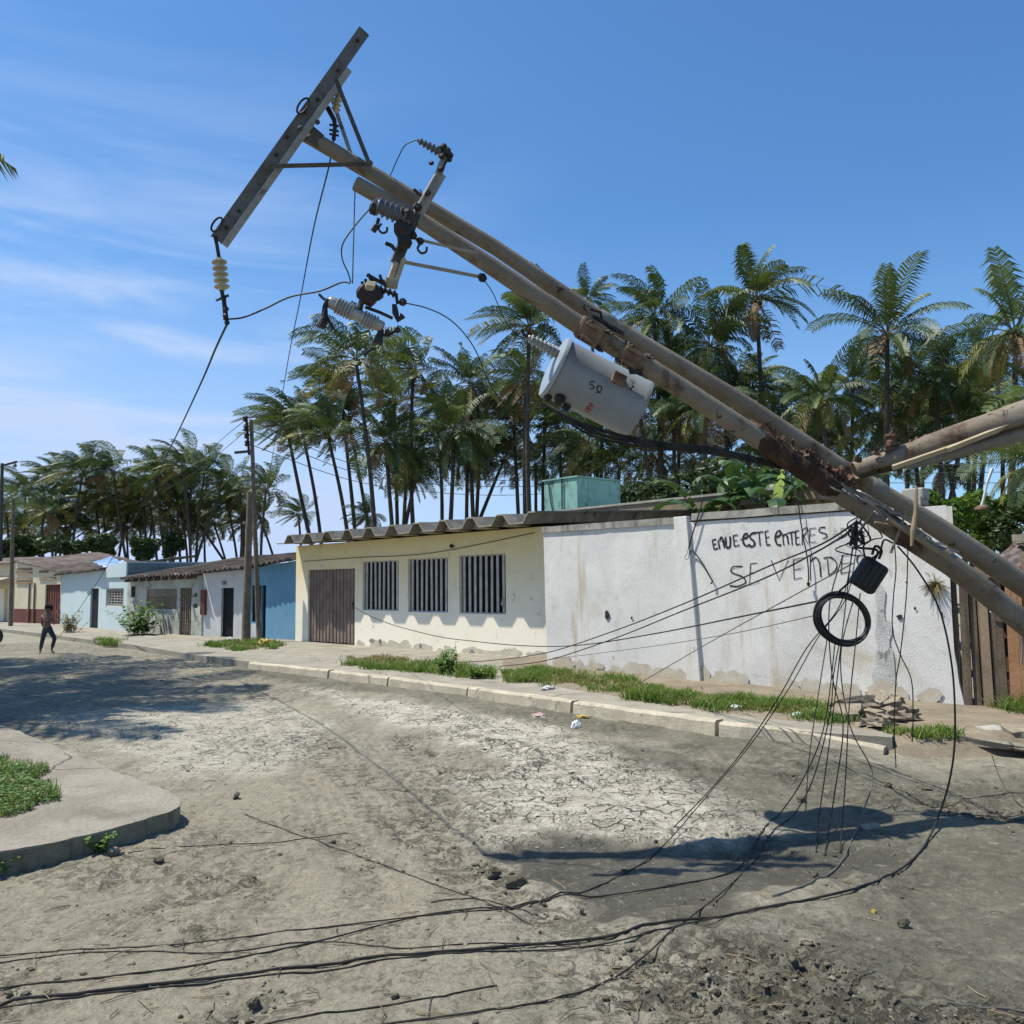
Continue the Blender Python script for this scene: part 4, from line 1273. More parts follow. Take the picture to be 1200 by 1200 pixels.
a_, b_, c_, d_ = op[1]
bm = MB()
nx_, nz_ = 5, 13
for i in range(nx_ + 1):
    s = a_ + 0.02 + (b_ - a_ - 0.04) * i / nx_
    bm.bar(f3.p(s, 0.02, -0.05), f3.p(s, d_ - 0.02, -0.05), 0.045, 0.02, up=f3.n)
for i in range(nz_ + 1):
    z = 0.03 + (d_ - 0.06) * i / nz_
    bm.bar(f3.p(a_ + 0.01, z, -0.075), f3.p(b_ - 0.01, z, -0.075), 0.02, 0.05)
bm.box(f3.p((a_ + b_) / 2, d_ / 2, -0.12), f3.u * (b_ - a_) / 2, f3.n * 0.012, Vector((0, 0, d_ / 2 - 0.01)))
bm.build('door', M['door_lattice'], H3)
bar_window(f3, op[2], H3, 1, 2, M['iron_dark'], frame=0.02)
for o in op[3:]:
    bm = MB(); bm.box(f3.p((o[0] + o[1]) / 2, (o[2] + o[3]) / 2, -0.12), f3.u * (o[1] - o[0]) / 2, f3.n * 0.01, Vector((0, 0, (o[3] - o[2]) / 2)))
    bm.build('vent', M['dark_inside'], H3)
corrugated(f3, 0.1, f3.L - 0.02, h0 + 0.05, h1 + 0.06, 0.78, 0.34, 4.2, seed=14, amp=0.04, pitch=0.24, sag=0.10).build('roof', M['roof_tile'], H3)
bm = MB()
for k in range(9):
    s = 0.6 + (f3.L - 1.0) * k / 8
    bm.bar(f3.p(s, h0 + (h1 - h0) * s / f3.L - 0.07, 0.38), f3.p(s, h0 + (h1 - h0) * s / f3.L - 0.01, -0.3), 0.08, 0.10)
bm.build('rafter_end', M['plank_a'], H3)

f4, H4, op, h0, h1 = house('pale_blue_house', 'pale blue house with a narrow black door and a square grilled window', (70.5, 731.5), (148, 739.8), M['pale_blue'], 674, 660, 7,
                           [(106.5, 689.5, 114.5, 736.5), (124.5, 689.5, 144.5, 711.5)])
slab_door(f4, op[0], 'door', M['door_dark'], H4)
bar_window(f4, op[1], H4, 6, 6, M['bars_white'], wv=0.035, wh=0.035, frame=0.05)
ws_ = f4.uv(124, 700)[0]
corrugated(f4, -0.25, ws_ + 0.1, h0 + 0.04, h1 - 0.15, 0.55, 0.28, 3.4, seed=22, amp=0.04, pitch=0.24).build('roof', M['roof_tile'], H4)
bm = MB()
bm.hexa([f4.p(ws_ - 0.02, h1 - 0.5, 0.06), f4.p(f4.L, h1 - 0.5, 0.06), f4.p(f4.L, h1 - 0.5, -7.0), f4.p(ws_ - 0.02, h1 - 0.5, -7.0),
         f4.p(ws_ - 0.02, h1 - 0.10, 0.06), f4.p(f4.L, h1 + 0.06, 0.06), f4.p(f4.L, h1 + 0.06, -7.0), f4.p(ws_ - 0.02, h1 - 0.10, -7.0)])
bm.build('parapet', M['pale_blue'], H4)
# crumpled blue sheet on its roof
bm = MB()
c = f4.p(f4.uv(116, 665)[0] - 0.1, h1 + 0.10, -0.35)
nq = 8
for i in range(nq + 1):
    for j in range(5):
        p = c + f4.u * (i / nq - 0.5) * 2.1 + (f4.n * -0.7 + Vector((0, 0, 0.24))) * (j / 4 - 0.4) + Vector((0, 0, -0.32 * (i / nq - 0.5) + 0.10 * noise.noise(Vector((i * 0.9, j * 0.8, 4)))))
        bm.v.append(tuple(p))
for i in range(nq):
    for j in range(4):
        bm.f.append((i * 5 + j, (i + 1) * 5 + j, (i + 1) * 5 + j + 1, i * 5 + j + 1)); bm.m.append(0)
ts = bm.build('plastic_sheet', M['tarp'], base=c)
sd_ = ts.modifiers.new('thick', 'SOLIDIFY'); sd_.thickness = 0.03
tag(ts, 'crumpled blue sheet lying on the pale blue house roof', 'plastic sheet')

f5, H5, op, h0, h1 = house('cream_house', 'cream house with a maroon base band and a brown double door', (16, 729.5), (70, 731.3), M['cream'], 658, 671, 7,
                           [(53.5, 685, 69.5, 728.5)])
band = f5.uv(30, 713.5)[1]
for c_ in list(H5.children):
    if c_.name.startswith('wall'):
        bpy.data.objects.remove(c_, do_unlink=True)
wall_mesh(f5, h0, h1, op, 7, band=band).build('wall', [M['cream'], M['maroon']], H5)
slab_door(f5, op[0], 'door', M['maroon'], H5, ribs=6)
bm = MB()
for (x0, x1, y0) in ((19, 38, 667.5), (19, 38, 671.8), (19, 38, 678.5), (19, 38, 682.5), (46.5, 57, 670), (46.5, 66, 678)):
    a_, z1_ = f5.uv(x0, y0); b_, z2_ = f5.uv(x1, y0 - 0.5)
    bm.hexa([f5.p(a_, z1_ - 0.05, 0.05), f5.p(b_, z1_ - 0.05, 0.05), f5.p(b_, z1_ - 0.05, -0.02), f5.p(a_, z1_ - 0.05, -0.02),
             f5.p(a_, z1_ + 0.05, 0.02), f5.p(b_, z1_ + 0.05, 0.02), f5.p(b_, z1_ + 0.05, -0.02), f5.p(a_, z1_ + 0.05, -0.02)])
bm.build('vent_louvre', M['board'], H5)
bm = MB()
for px in (35, 41):
    s, _ = f5.uv(px, 700)
    bm.tube([f5.p(s, 0, 0.04), f5.p(s, f5.uv(px, 683)[1], 0.04)], 0.035, 6)
bm.build('downpipe', M['board'], H5)
corrugated(f5, 0.0, f5.L, h0 + 0.03, h1 + 0.03, 0.50, 0.12, 4.0, seed=31, amp=0.03).build('roof', M['roof_rust'], H5)

f6, H6, op, h0, h1 = house('porch_house', 'cream house with yellow porch columns at the far left end of the row', (-70, 727), (15.5, 728.8), M['cream'], 661, 661, 7,
                           [(-20, 690, 4, 727), (6, 690, 12, 727)])
for o in op:
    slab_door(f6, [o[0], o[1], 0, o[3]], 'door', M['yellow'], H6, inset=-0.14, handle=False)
bm = MB()
bm.hexa([f6.p(-0.2, f6.uv(10, 683)[1], 0.7), f6.p(f6.L - 0.1, f6.uv(10, 683)[1], 0.7), f6.p(f6.L - 0.1, f6.uv(10, 683)[1], 0.01), f6.p(-0.2, f6.uv(10, 683)[1], 0.01),
         f6.p(-0.2, f6.uv(10, 680)[1], 0.7), f6.p(f6.L - 0.1, f6.uv(10, 680)[1], 0.7), f6.p(f6.L - 0.1, f6.uv(10, 676)[1], 0.01), f6.p(-0.2, f6.uv(10, 676)[1], 0.01)])
bm.build('canopy', M['mortar'], H6)
for px in (-30, 4.6):
    s, _ = f6.uv(px, 700)
    bm = MB(); bm.bar(f6.p(s, 0, 0.6), f6.p(s, f6.uv(10, 683)[1], 0.6), 0.16, 0.16); bm.build('column', M['cream'], H6)
corrugated(f6, 0.0, f6.L - 0.05, h0 + 0.03, h1 + 0.03, 0.40, 0.25, 4.0, seed=35, amp=0.03).build('roof', M['roof_rust'], H6)

# --- plank fence and tin-roofed shed beyond the white wall
fp = Fac(g(1135, 829, 0.12), g(1420, 852, 0.12))
PF = thing('plank_fence', 'fence of uneven brown and orange upright boards at the white wall end', 'fence', fp.p(fp.L / 2, 0))
s = -0.22
k = 0
zf = fp.uv(1190, 655)[1]
while s < fp.L:
    w = random.uniform(0.10, 0.22)
    px, _ = proj(fp.p(s, 1, 0))
    mt = M['plank_a'] if px < 1163 else random.choice([M['plank_b'], M['plank_b'], M['plank_c']])
    if 1146 < px < 1160: mt = M['plank_c']
    bm = MB()
    tl_ = random.uniform(-0.02, 0.03)
    o_ = random.uniform(-0.03, 0.02)
    hz = zf + random.uniform(-0.15, 0.1)
    w2 = w - random.uniform(0.008, 0.03)
    bm.hexa([fp.p(s, -0.15, o_ + 0.012), fp.p(s + w2, -0.15, o_ + 0.012), fp.p(s + w2, -0.15, o_ - 0.012), fp.p(s, -0.15, o_ - 0.012),
             fp.p(s + tl_, hz, o_ + 0.012), fp.p(s + w2 + tl_, hz - 0.02, o_ + 0.012), fp.p(s + w2 + tl_, hz - 0.02, o_ - 0.012), fp.p(s + tl_, hz, o_ - 0.012)])
    bm.build('board', mt, PF)
    s += w
    k += 1
bm = MB()
for z in (0.4, 1.5):
    bm.bar(fp.p(-0.05, z, -0.07), fp.p(fp.L, z, -0.07), 0.04, 0.09)
bm.build('rail', M['plank_a'], PF)
bm = MB()
bm.tube(spline([fp.p(0.30, 1.15, 0.05), fp.p(0.55, 1.1, 0.06), fp.p(0.62, 0.8, 0.05), fp.p(0.6, 0.55, 0.05)], 6), 0.012, 6)
bm.build('wire_loop', M['galv'], PF)
fs = Fac(fp.p(-0.55, 0.0, -0.25), fp.p(fp.L, 0.0, -0.25))
SH = thing('tin_shed', 'low shed with a rusty corrugated roof behind the plank fence', 'shed', fs.p(fs.L / 2, 0))
zs = fs.uv(1190, 668)[1]
bm = MB(); bm.hexa([fs.p(0.6, -0.1, -0.05), fs.p(fs.L, -0.1, -0.05), fs.p(fs.L, -0.1, -4), fs.p(0.6, -0.1, -4), fs.p(0.6, zs - 0.1, -0.05), fs.p(fs.L, zs - 0.1, -0.05), fs.p(fs.L, zs - 0.1, -4), fs.p(0.6, zs - 0.1, -4)])
bm.build('wall', M['plank_a'], SH)
corrugated(fs, 0.62, fs.L, zs, zs, 0.55, 0.30, 3.4, seed=51, amp=0.035, pitch=0.18, sag=0.12).build('roof', M['roof_rust'], SH)
bm = MB()
for (a0, z0_, a1, z1_, o_) in ((0.1, zs + 0.66, 3.2, zs + 0.58, -3.0), (0.0, zs + 0.40, 1.6, zs + 0.46, -2.0)):
    bm.tube([fs.p(a0 + 0.7, z0_, o_), fs.p(a1, z1_, o_)], 0.035, 6)
for q in range(5):
    c = fs.p(random.uniform(0.9, 3.0), zs + random.uniform(0.42, 0.6), random.uniform(-2.6, -1.0))
    bm.box(c, fs.u * random.uniform(0.1, 0.3), fs.n * 0.1, Vector((0, 0, 0.05)))
bm.build('roof_debris', M['mortar'], SH)

# ------------------------------------------------------------------ the two fallen poles
def dpole(px):                          # how far ahead the upper pole is at a photo column
    return 5.9 + (px - 360) / 840 * 0.7
def along(pts, dfun, off=0.0):
    return [at(x, y, dfun(x) + off) for x, y in pts]
pa_px = [(357, 157), (430, 200), (580, 290), (700, 371), (860, 466), (1000, 559), (1100, 619), (1200, 686)]
pA = along(pa_px, dpole)
ext = (pA[-1] - pA[-2]).normalized()
tgt = pA[-1].z / -ext.z
pA.append(pA[-1] + ext * (tgt - 0.12))
rA = [0.054, 0.055, 0.056, 0.059, 0.067, 0.075, 0.081, 0.090, 0.105]
PA = thing('fallen_utility_pole', 'long rusty steel utility pole leaning over the street with a crossarm at its tip', 'utility pole', pA[-1])
bm = MB(); 
P_, Rr = [], []
for i in range(len(pA) - 1):
    for k in range(6):
        t = k / 6
        P_.append(pA[i].lerp(pA[i + 1], t)); Rr.append(rA[i] * (1 - t) + rA[i + 1] * t)
P_.append(pA[-1]); Rr.append(rA[-1])
bm.tube(P_, Rr, 18)
bm.build('shaft', M['steel'], PA, smooth=True)
bm = MB()                               # step collars where the sections are swaged
for px in (700, 1010):
    i = min(range(len(P_)), key=lambda q: abs(proj(P_[q])[0] - px))
    d = (P_[i + 1] - P_[i]).normalized()
    bm.lathe(P_[i], d, [(0, Rr[i] + 0.002), (0.02, Rr[i] + 0.008), (0.10, Rr[i] + 0.010), (0.13, Rr[i] + 0.003)], 18)
bm.build('collar', M['steel_grey'], PA, smooth=True)
# crossarm: a steel channel
ca, cb_ = at(427, 36, 5.78), at(253.5, 281, 5.78)
CA = MB()
a = (cb_ - ca).normalized()
vw = (EYE - (ca + cb_) / 2).normalized()
wv = a.cross(vw).normalized()
if proj(ca + wv * 0.2)[0] < proj(ca)[0]:
    wv = -wv                            # towards lower right
dn = wv.cross(a).normalized()
if dn.dot(vw) > 0:
    dn = -dn                            # away from the viewer
L = (cb_ - ca).length
def chan(bm, a0, a1, web, fl, t):
    m0 = (a0 + a1) / 2; h = (a1 - a0).length / 2
    bm.box(m0, a * h, wv * web / 2, dn * t / 2)                                          # web
    bm.box(m0 + wv * (web / 2 - t / 2) + dn * (fl / 2 + t / 2), a * h, wv * t / 2, dn * fl / 2)
    bm.box(m0 - wv * (web / 2 - t / 2) + dn * (fl / 2 + t / 2), a * h, wv * t / 2, dn * fl / 2)
chan(CA, ca, cb_, 0.086, 0.05, 0.007)
# second angle bolted along its lower right side
off = wv * 0.062
cx = CA.build('crossarm', M['galv_web'], PA)
FL = MB()
FL.box((ca + cb_) / 2 + off + a * 0.14 + dn * 0.03, a * (L / 2 - 0.15), wv * 0.018, dn * 0.045)
FL.box((ca + cb_) / 2 + wv * 0.084 + a * 0.14 + dn * 0.045, a * (L / 2 - 0.15), wv * 0.004, dn * 0.06)
FL.build('flange', M['galv'], cx)
bm = MB()
for t in (0.05, 0.19, 0.33, 0.40, 0.52, 0.60, 0.86, 0.94):
    c = ca.lerp(cb_, t) + wv * random.uniform(-0.015, 0.015)
    bm.lathe(c - dn * 0.003, -dn, [(0, 0.013), (0.012, 0.013), (0.013, 0.007), (0.03, 0.007)], 6)
def eyebolt(bm, c, ax, r=0.035, w=0.008):
    ring = [c + ax * r * 1.4 * math.cos(t) + wv * r * 0.6 * math.sin(t) for t in np.linspace(0, 2 * math.pi, 15)]
    bm.tube(ring, w, 6, cap=False)
eyebolt(bm, at(355, 124, 5.72), a, 0.045)
eyebolt(bm, at(254, 263, 5.72), a, 0.040)
bm.build('bolt', M['iron_dark'], cx)
bm = MB()
bm.bar(at(393, 92, 5.72), at(432, 190, 5.82), 0.030, 0.008, up=vw)
bm.build('brace', M['galv_dark'], PA)
bm = MB(); bm.bar(at(308, 195, 5.72), at(434, 192, 5.82), 0.030, 0.008, up=vw); bm.build('brace', M['galv_dark'], PA)
bm = MB(); bm.bar(at(387, 110, 5.98), at(411, 180, 5.99), 0.028, 0.008, up=vw); bm.build('brace', M['galv'], PA)
bm = MB()
bm.lathe(at(433, 191, 5.76), vw, [(-0.03, 0.022), (0.03, 0.022), (0.035, 0.012), (0.05, 0.012)], 8)
for x, y in ((363, 160), (352, 150), (372, 143)):
    bm.lathe(at(x, y, 5.74), vw, [(-0.02, 0.02), (0.0, 0.02), (0.02, 0.011)], 6)
bm.box(at(368, 160, 5.86), a * 0.05, wv * 0.05, dn * 0.02)
bm.build('clamp', M['galv_dark'], PA)

def ribbed(p0, p1, nr, r_core, r_rib, cap=0.02, sharp=0.35):
    """profile of a ribbed insulator"""
    L_ = (Vector(p1) - Vector(p0)).length
    pr = [(0, r_core * 0.6), (cap * 0.4, r_core), (cap, r_core)]
    step = (L_ - 2 * cap) / nr
    for k in range(nr):
        s_ = cap + k * step
        pr += [(s_ + step * 0.10, r_core), (s_ + step * 0.45, r_rib), (s_ + step * 0.62, r_rib * 0.98), (s_ + step * 0.75, r_core * 1.05)]
    pr += [(L_ - cap, r_core), (L_ - cap * 0.4, r_core), (L_, r_core * 0.6)]
    return pr

# insulator string at the low end of the crossarm
IS = thing('insulator_string', 'yellowish disc insulator string hanging from the low end of the crossarm', 'insulator', at(255, 288, 5.78))
bm = MB()
bm.tube([at(252, 277, 5.76), at(254, 286, 5.77), at(256, 298, 5.78), at(257, 304, 5.78)], 0.013, 8)
bm.tube([at(260, 340, 5.78), at(263, 352, 5.78), at(265, 375, 5.78)], 0.016, 8, rough=0.3)
bm.tube([at(253, 352, 5.78), at(268, 346, 5.78)], 0.009, 6)
for x, y in ((262, 350), (265, 362), (264, 370), (266, 378)):
    bm.lathe(at(x, y, 5.77), vw, [(-0.03, 0.012), (0, 0.020), (0.03, 0.012)], 7)
bm.build('shackle', M['iron_dark'], IS)
bm = MB()
p0, p1 = at(256.5, 302, 5.78), at(260.5, 341, 5.78)
bm.lathe(p0, p1 - p0, ribbed(p0, p1, 5, 0.022, 0.052, 0.01), 18)
bm.build('disc', M['glass_yellow'], IS, smooth=True)
# small strain insulator behind the brace
SI = thing('strain_insulator', 'small pale insulator slung behind the crossarm brace with a wire', 'insulator', at(395, 115, 5.95))
bm = MB(); p0, p1 = at(397, 108, 5.9), at(393, 132, 5.92)
bm.lathe(p0, p1 - p0, ribbed(p0, p1, 4, 0.018, 0.034, 0.01), 12); bm.build('disc', M['glass_yellow'], SI, smooth=True)
bm = MB(); bm.tube([at(384, 126, 5.9), at(392, 140, 5.9), at(393, 150, 5.9), at(391, 164, 5.9)], 0.016, 7, rough=0.4)
bm.tube([at(397, 108, 5.9), at(401, 96, 5.88)], 0.009, 6)
for y in (146, 152, 157):
    bm.bar(at(386, y, 5.9), at(397, y + 2, 5.9), 0.012, 0.012)
bm.build('shackle', M['iron_dark'], SI)

# second pole, in front and below
dB = lambda x: dpole(x) - 0.14
pb_px = [(417, 215), (480, 250), (580, 315), (680, 382), (750, 424), (860, 495), (975, 572), (1117, 664), (1200, 730)]
pB = along(pb_px, dB)
ext = (pB[-1] - pB[-2]).normalized()
pB.append(pB[-1] + ext * (pB[-1].z / -ext.z - 0.12))
rB = [0.053, 0.056, 0.063, 0.068, 0.071, 0.075, 0.078, 0.083, 0.088, 0.102]
PB = thing('fallen_utility_pole', 'open-ended steel pole lying just below the longer one and carrying the transformer', 'utility pole', pB[-1])
bm = MB()
P_, Rr = [], []
for i in range(len(pB) - 1):
    for k in range(6):
        t = k / 6
        P_.append(pB[i].lerp(pB[i + 1], t)); Rr.append(rB[i] * (1 - t) + rB[i + 1] * t)
P_.append(pB[-1]); Rr.append(rB[-1])
bm.tube(P_, Rr, 18, cap=False)
d0 = (P_[1] - P_[0]).normalized()
base = len(bm.v)                        # open mouth: rim and inner wall
bm2 = [[], []]
bm.tube([P_[0] + d0 * 0.001, P_[0] + d0 * 0.5], [Rr[0] - 0.006, Rr[0] - 0.006], 18, cap=False)
n_ = 18
for k in range(n_):
    bm.f.append((k, (k + 1) % n_, base + (k + 1) % n_, base + k)); bm.m.append(0)
bm.build('shaft', M['steel'], PB, smooth=True)
bm = MB()
for px, wd in ((688, 0.20), (742, 0.16)):
    i = min(range(len(P_)), key=lambda q: abs(proj(P_[q])[0] - px))
    d = (P_[i + 1] - P_[i]).normalized()
    sd = d.cross(vw).normalized()
    fwd = sd.cross(d).normalized()
    if fwd.dot(vw) < 0: fwd = -fwd
    c = P_[i]
    bm.lathe(c - d * wd / 2, d, [(0, Rr[i] + 0.004), (0.005, Rr[i] + 0.012), (wd * 0.72, Rr[i] + 0.012), (wd * 0.73, Rr[i] + 0.004)], 18)
    bm.box(c + fwd * (Rr[i] + 0.02), d * wd * 0.42, sd * 0.085, fwd * 0.012)
    bm.box(c + fwd * (Rr[i] + 0.045) + sd * 0.05, d * 0.05, sd * 0.012, fwd * 0.03)
    bm.box(c + fwd * (Rr[i] + 0.04) - sd * 0.05, d * 0.06, sd * 0.014, fwd * 0.025)
bm.build('bracket', M['rust_pale'], PB, bevel=0.004)
bm = MB()
for px in (676, 700, 730, 755):
    i = min(range(len(P_)), key=lambda q: abs(proj(P_[q])[0] - px))
    d = (P_[i + 1] - P_[i]).normalized(); sd = d.cross(vw).normalized()
    for q in (-1, 1):
        bm.lathe(P_[i] + sd * q * 0.07, vw, [(0.03, 0.016), (0.11, 0.016), (0.112, 0.009), (0.16, 0.009)], 6)
bm.tube([at(694, 372, 6.0), at(705, 376, 6.0), at(716, 384, 6.0), at(731, 392, 6.0)], 0.016, 7, rough=0.5)
bm.tube([at(692, 362, 6.0), at(704, 366, 6.0), at(705, 378, 6.0)], 0.012, 7)
bm.tube([at(742, 420, 6.03), at(737, 428, 6.02), at(740, 436, 6.0), at(750, 436, 6.0)], 0.02, 8, rough=0.3)
bm.build('bolt', M['iron_dark'], PB)
# rusty flakes and torn metal between the poles
bm = MB()
k0 = [i for i in range(len(P_)) if 862 < proj(P_[i])[0] < 1000]
seq = spline([P_[i] for i in k0], 5)
bm.tube([p + Vector((0, -0.004, 0.0)) for p in seq], [rB[5] + 0.004 + 0.016 * abs(noise.noise(p * 9)) - (0.03 * max(0, 1 - min(i, len(seq) - 1 - i) / 5)) for i, p in enumerate(seq)], 16, rough=0.05)
bm.build('rust_crust', M['rust_dark'], PB)
bm = MB()
for k in range(190):
    t = random.random()
    x = 848 + t * 150 + random.gauss(0, 4)
    y = 482 + t * 82 + random.gauss(0, 4.5) + 3
    c = at(x, y, dpole(x) - 0.13 - 0.05 * random.random())
    ax_ = Vector((random.gauss(0, 1), random.gauss(0, 1), random.gauss(0, 1))).normalized()
    ay_ = ax_.orthogonal().normalized()
    s_ = random.uniform(0.010, 0.032)
    bm.box(c, ax_ * s_ * random.uniform(0.8, 2.0), ay_ * s_ * 0.6, ax_.cross(ay_) * 0.004)
bm.build('rust_flakes', M['rust'], PB)['kind'] = 'stuff'
bm = MB()
for k in range(26):
    x = random.uniform(955, 1085); t = (x - 955) / 130
    y = 552 + t * 78 + random.gauss(0, 4)
    L_ = random.uniform(20, 60)
    q = [at(x, y, dpole(x) - 0.14), at(x + L_ * 0.4, y + L_ * random.uniform(0.1, 0.4), dpole(x) - 0.24), at(x + L_, y + L_ * random.uniform(0.45, 0.75), dpole(x) - 0.12)]
    bm.tube(spline(q, 4), random.uniform(0.004, 0.008), 5)
bm.build('binding_wire', [M['galv']], PB)['kind'] = 'stuff'
bm = MB()
for (x0, y0, x1, y1, w_) in ((1025, 612, 1062, 618, 0.02), (1062, 600, 1044, 648, 0.018)):
    bm.tube([at(x0, y0, dpole(x0) - 0.28), at(x1, y1, dpole(x1) - 0.28)], w_ * 0.5, 6)
bm.tube([at(1040, 608, 6.15), at(1080, 634, 6.17), at(1120, 660, 6.2), at(1160, 690, 6.2)], [0.012, 0.02, 0.018, 0.008], 7, rough=0.4)
bm.build('strap', M['stick'], PB)

# broken pole stub bent away to the right
PC = thing('broken_pole_end', 'torn steel pole section jutting up to the right over the fallen poles', 'broken pole', at(1003, 552, 6.3))
bm = MB()
q = spline([at(1001, 552, 6.25), at(1050, 538, 6.2), at(1105, 519, 6.1), at(1160, 502, 6.0), at(1230, 479, 5.9), at(1420, 416, 5.6)], 8)
m_ = len(q)
n_ = 20
for i, p in enumerate(q):               # a split tube: three quarters of a ring, opening wide
    t = i / (m_ - 1)
    d = (q[min(i + 1, m_ - 1)] - q[max(i - 1, 0)]).normalized()
    up = (Vector((0, 0, 1)) - d * d.z).normalized()
    sd = d.cross(up)
    if sd.dot(vw) < 0: sd = -sd
    r = 0.062 + 0.050 * min(t * 1.4, 1)
    for k in range(n_ + 1):
        ang = R(-30) + R(285) * k / n_
        bm.v.append(tuple(p + (sd * math.cos(ang) + up * math.sin(ang)) * r * (1 + 0.05 * noise.noise(Vector((i * 0.4, k * 0.5, 0))))))
for i in range(m_ - 1):
    for k in range(n_):
        a_ = i * (n_ + 1) + k
        bm.f.append((a_, a_ + 1, a_ + n_ + 2, a_ + n_ + 1)); bm.m.append(0)
sh_ = bm.build('shaft', M['steel'], PC, smooth=True)
so = sh_.modifiers.new('thick', 'SOLIDIFY'); so.thickness = 0.006
bm = MB()
bm.bar(at(1046, 548, 6.05), at(1125, 521, 5.98), 0.035, 0.02, up=vw)
bm.bar(at(1110, 527, 5.97), at(1300, 452, 5.75), 0.036, 0.022, up=vw)
bm.build('lit_edge_bar', M['cream_wood'], PC)  # sunlit edge of the torn section, painted as a pale bar
bm = MB()
bm.tube([at(1062, 548, 6.15), at(1120, 530, 6.05), at(1240, 494, 5.95), at(1400, 440, 5.7)], [0.02, 0.045, 0.075, 0.08], 10)
bm.build('inner_tube', M['steel_grey'], PC, smooth=True)
bm = MB()
for k in range(30):
    x = random.uniform(1000, 1125); y = 548 - (x - 1000) * 0.30 - random.uniform(6, 12)
    s_ = random.uniform(0.008, 0.02)
    bm.box(at(x, y, 6.15), Vector((s_, 0, -s_ * 0.3)), Vector((0, s_, 0)), Vector((s_ * 0.2, 0, s_ * 0.6)))
bm.lathe(at(1045, 523, 6.15), Vector((0.1, 0, 1)), [(0, 0.035), (0.03, 0.04), (0.06, 0.028), (0.07, 0.05), (0.085, 0.05)], 9)
bm.tube([at(1045, 518, 6.15), at(1044, 508, 6.15), at(1046, 504, 6.15)], 0.010, 6)
bm.build('rust_flakes', M['rust'], PC)
bm = MB()
bm.lathe(at(952, 540, 6.35), Vector((0, 0, 1)), [(0, 0.03), (0.06, 0.032), (0.08, 0.018), (0.14, 0.016)], 9)
tag(bm.build('pin_bolt', M['rust'], base=at(952, 540, 6.35)), 'rusty pin standing on the upper pole left of the broken section', 'bolt')
# hanging stick and small rag
bm = MB()
bm.tube([at(1074, 570, 6.0), at(1073, 600, 5.98), at(1070, 622, 5.97), at(1068, 640, 5.97)], [0.008, 0.014, 0.018, 0.009], 8, rough=0.15)
tag(bm.build('stick', M['stick'], base=at(1074, 570, 6.0)), 'pale brown splintered stick dangling in front of both poles', 'stick')
bm = MB()
bm.tube(spline([at(1163, 549, 9), at(1157, 565, 9), at(1153, 583, 9), at(1150, 593, 9)], 5), [0.018] * 6 + [0.014] * 10, 7)
bm.lathe(at(1150, 592, 9), Vector((0.1, 0, -1)), [(0, 0.03), (0.02, 0.07), (0.04, 0.075), (0.05, 0.02)], 10, 1)
tag(bm.build('dangling_fuse', [M['plastic_white'], M['rust_pale']], base=at(1163, 549, 9)), 'white rod with a brown cap dangling under the broken pole section', 'rod')

# ------------------------------------------------------------------ gear on the secondary arm
SA = thing('equipment_arm', 'steel arm across the pole tips carrying the insulators and cutouts', 'bracket arm', at(488, 255, 5.7))
bm = MB()
bm.bar(at(517, 203, 5.62), at(486, 257, 5.62), 0.075, 0.014, up=vw)
bm.bar(at(511, 203, 5.585), at(481, 256, 5.585), 0.012, 0.06, up=vw)
bm.build('arm', M['galv'], SA)
bm = MB()
bm.bar(at(487, 250, 5.60), at(464, 308, 5.58), 0.07, 0.05, up=vw)
bm.build('arm_sleeve', M['galv_dark'], SA)
bm = MB()
bm.bar(at(467, 300, 5.585), at(455, 333, 5.585), 0.035, 0.05, up=vw)
bm.bar(at(473, 303, 5.585), at(462, 335, 5.585), 0.030, 0.05, up=vw)
bm.bar(at(459, 327, 5.55), at(458, 337, 5.55), 0.085, 0.05, up=vw)
bm.build('timber_end', M['cream_wood'], SA, bevel=0.004)
bm = MB()
bm.bar(at(473, 307, 5.60), at(566, 325, 5.84), 0.024, 0.012, up=vw)
bm.bar(at(487, 280, 5.60), at(560, 297, 5.80), 0.020, 0.010, up=vw)
bm.build('brace', M['galv'], SA)
bm = MB()
for x, y, r_ in ((566, 326, 0.03), (490, 243, 0.03), (478, 262, 0.03), (493, 283, 0.025), (471, 287, 0.025), (502, 226, 0.02), (484, 276, 0.03)):
    bm.lathe(at(x, y, 5.55), vw, [(-0.05, r_), (0, r_), (0.004, r_ * 0.5), (0.03, r_ * 0.5)], 6)
def hook(bm, x, y, D, s=1.0, fl=1):
    q = [at(x, y, D), at(x - 4 * fl * s, y + 7 * s, D), at(x + 1 * fl * s, y + 13 * s, D), at(x + 7 * fl * s, y + 11 * s, D), at(x + 8 * fl * s, y + 5 * s, D)]
    bm.tube(spline(q, 4), 0.009 * s, 6)
hook(bm, 493, 285, 5.56, 0.9)
hook(bm, 492, 222, 5.6, 0.5, -1)
bm.tube([at(485, 222, 5.6), at(494, 229, 5.6), at(500, 228, 5.6)], 0.012, 6)
bm.build('fitting', M['iron_dark'], SA)

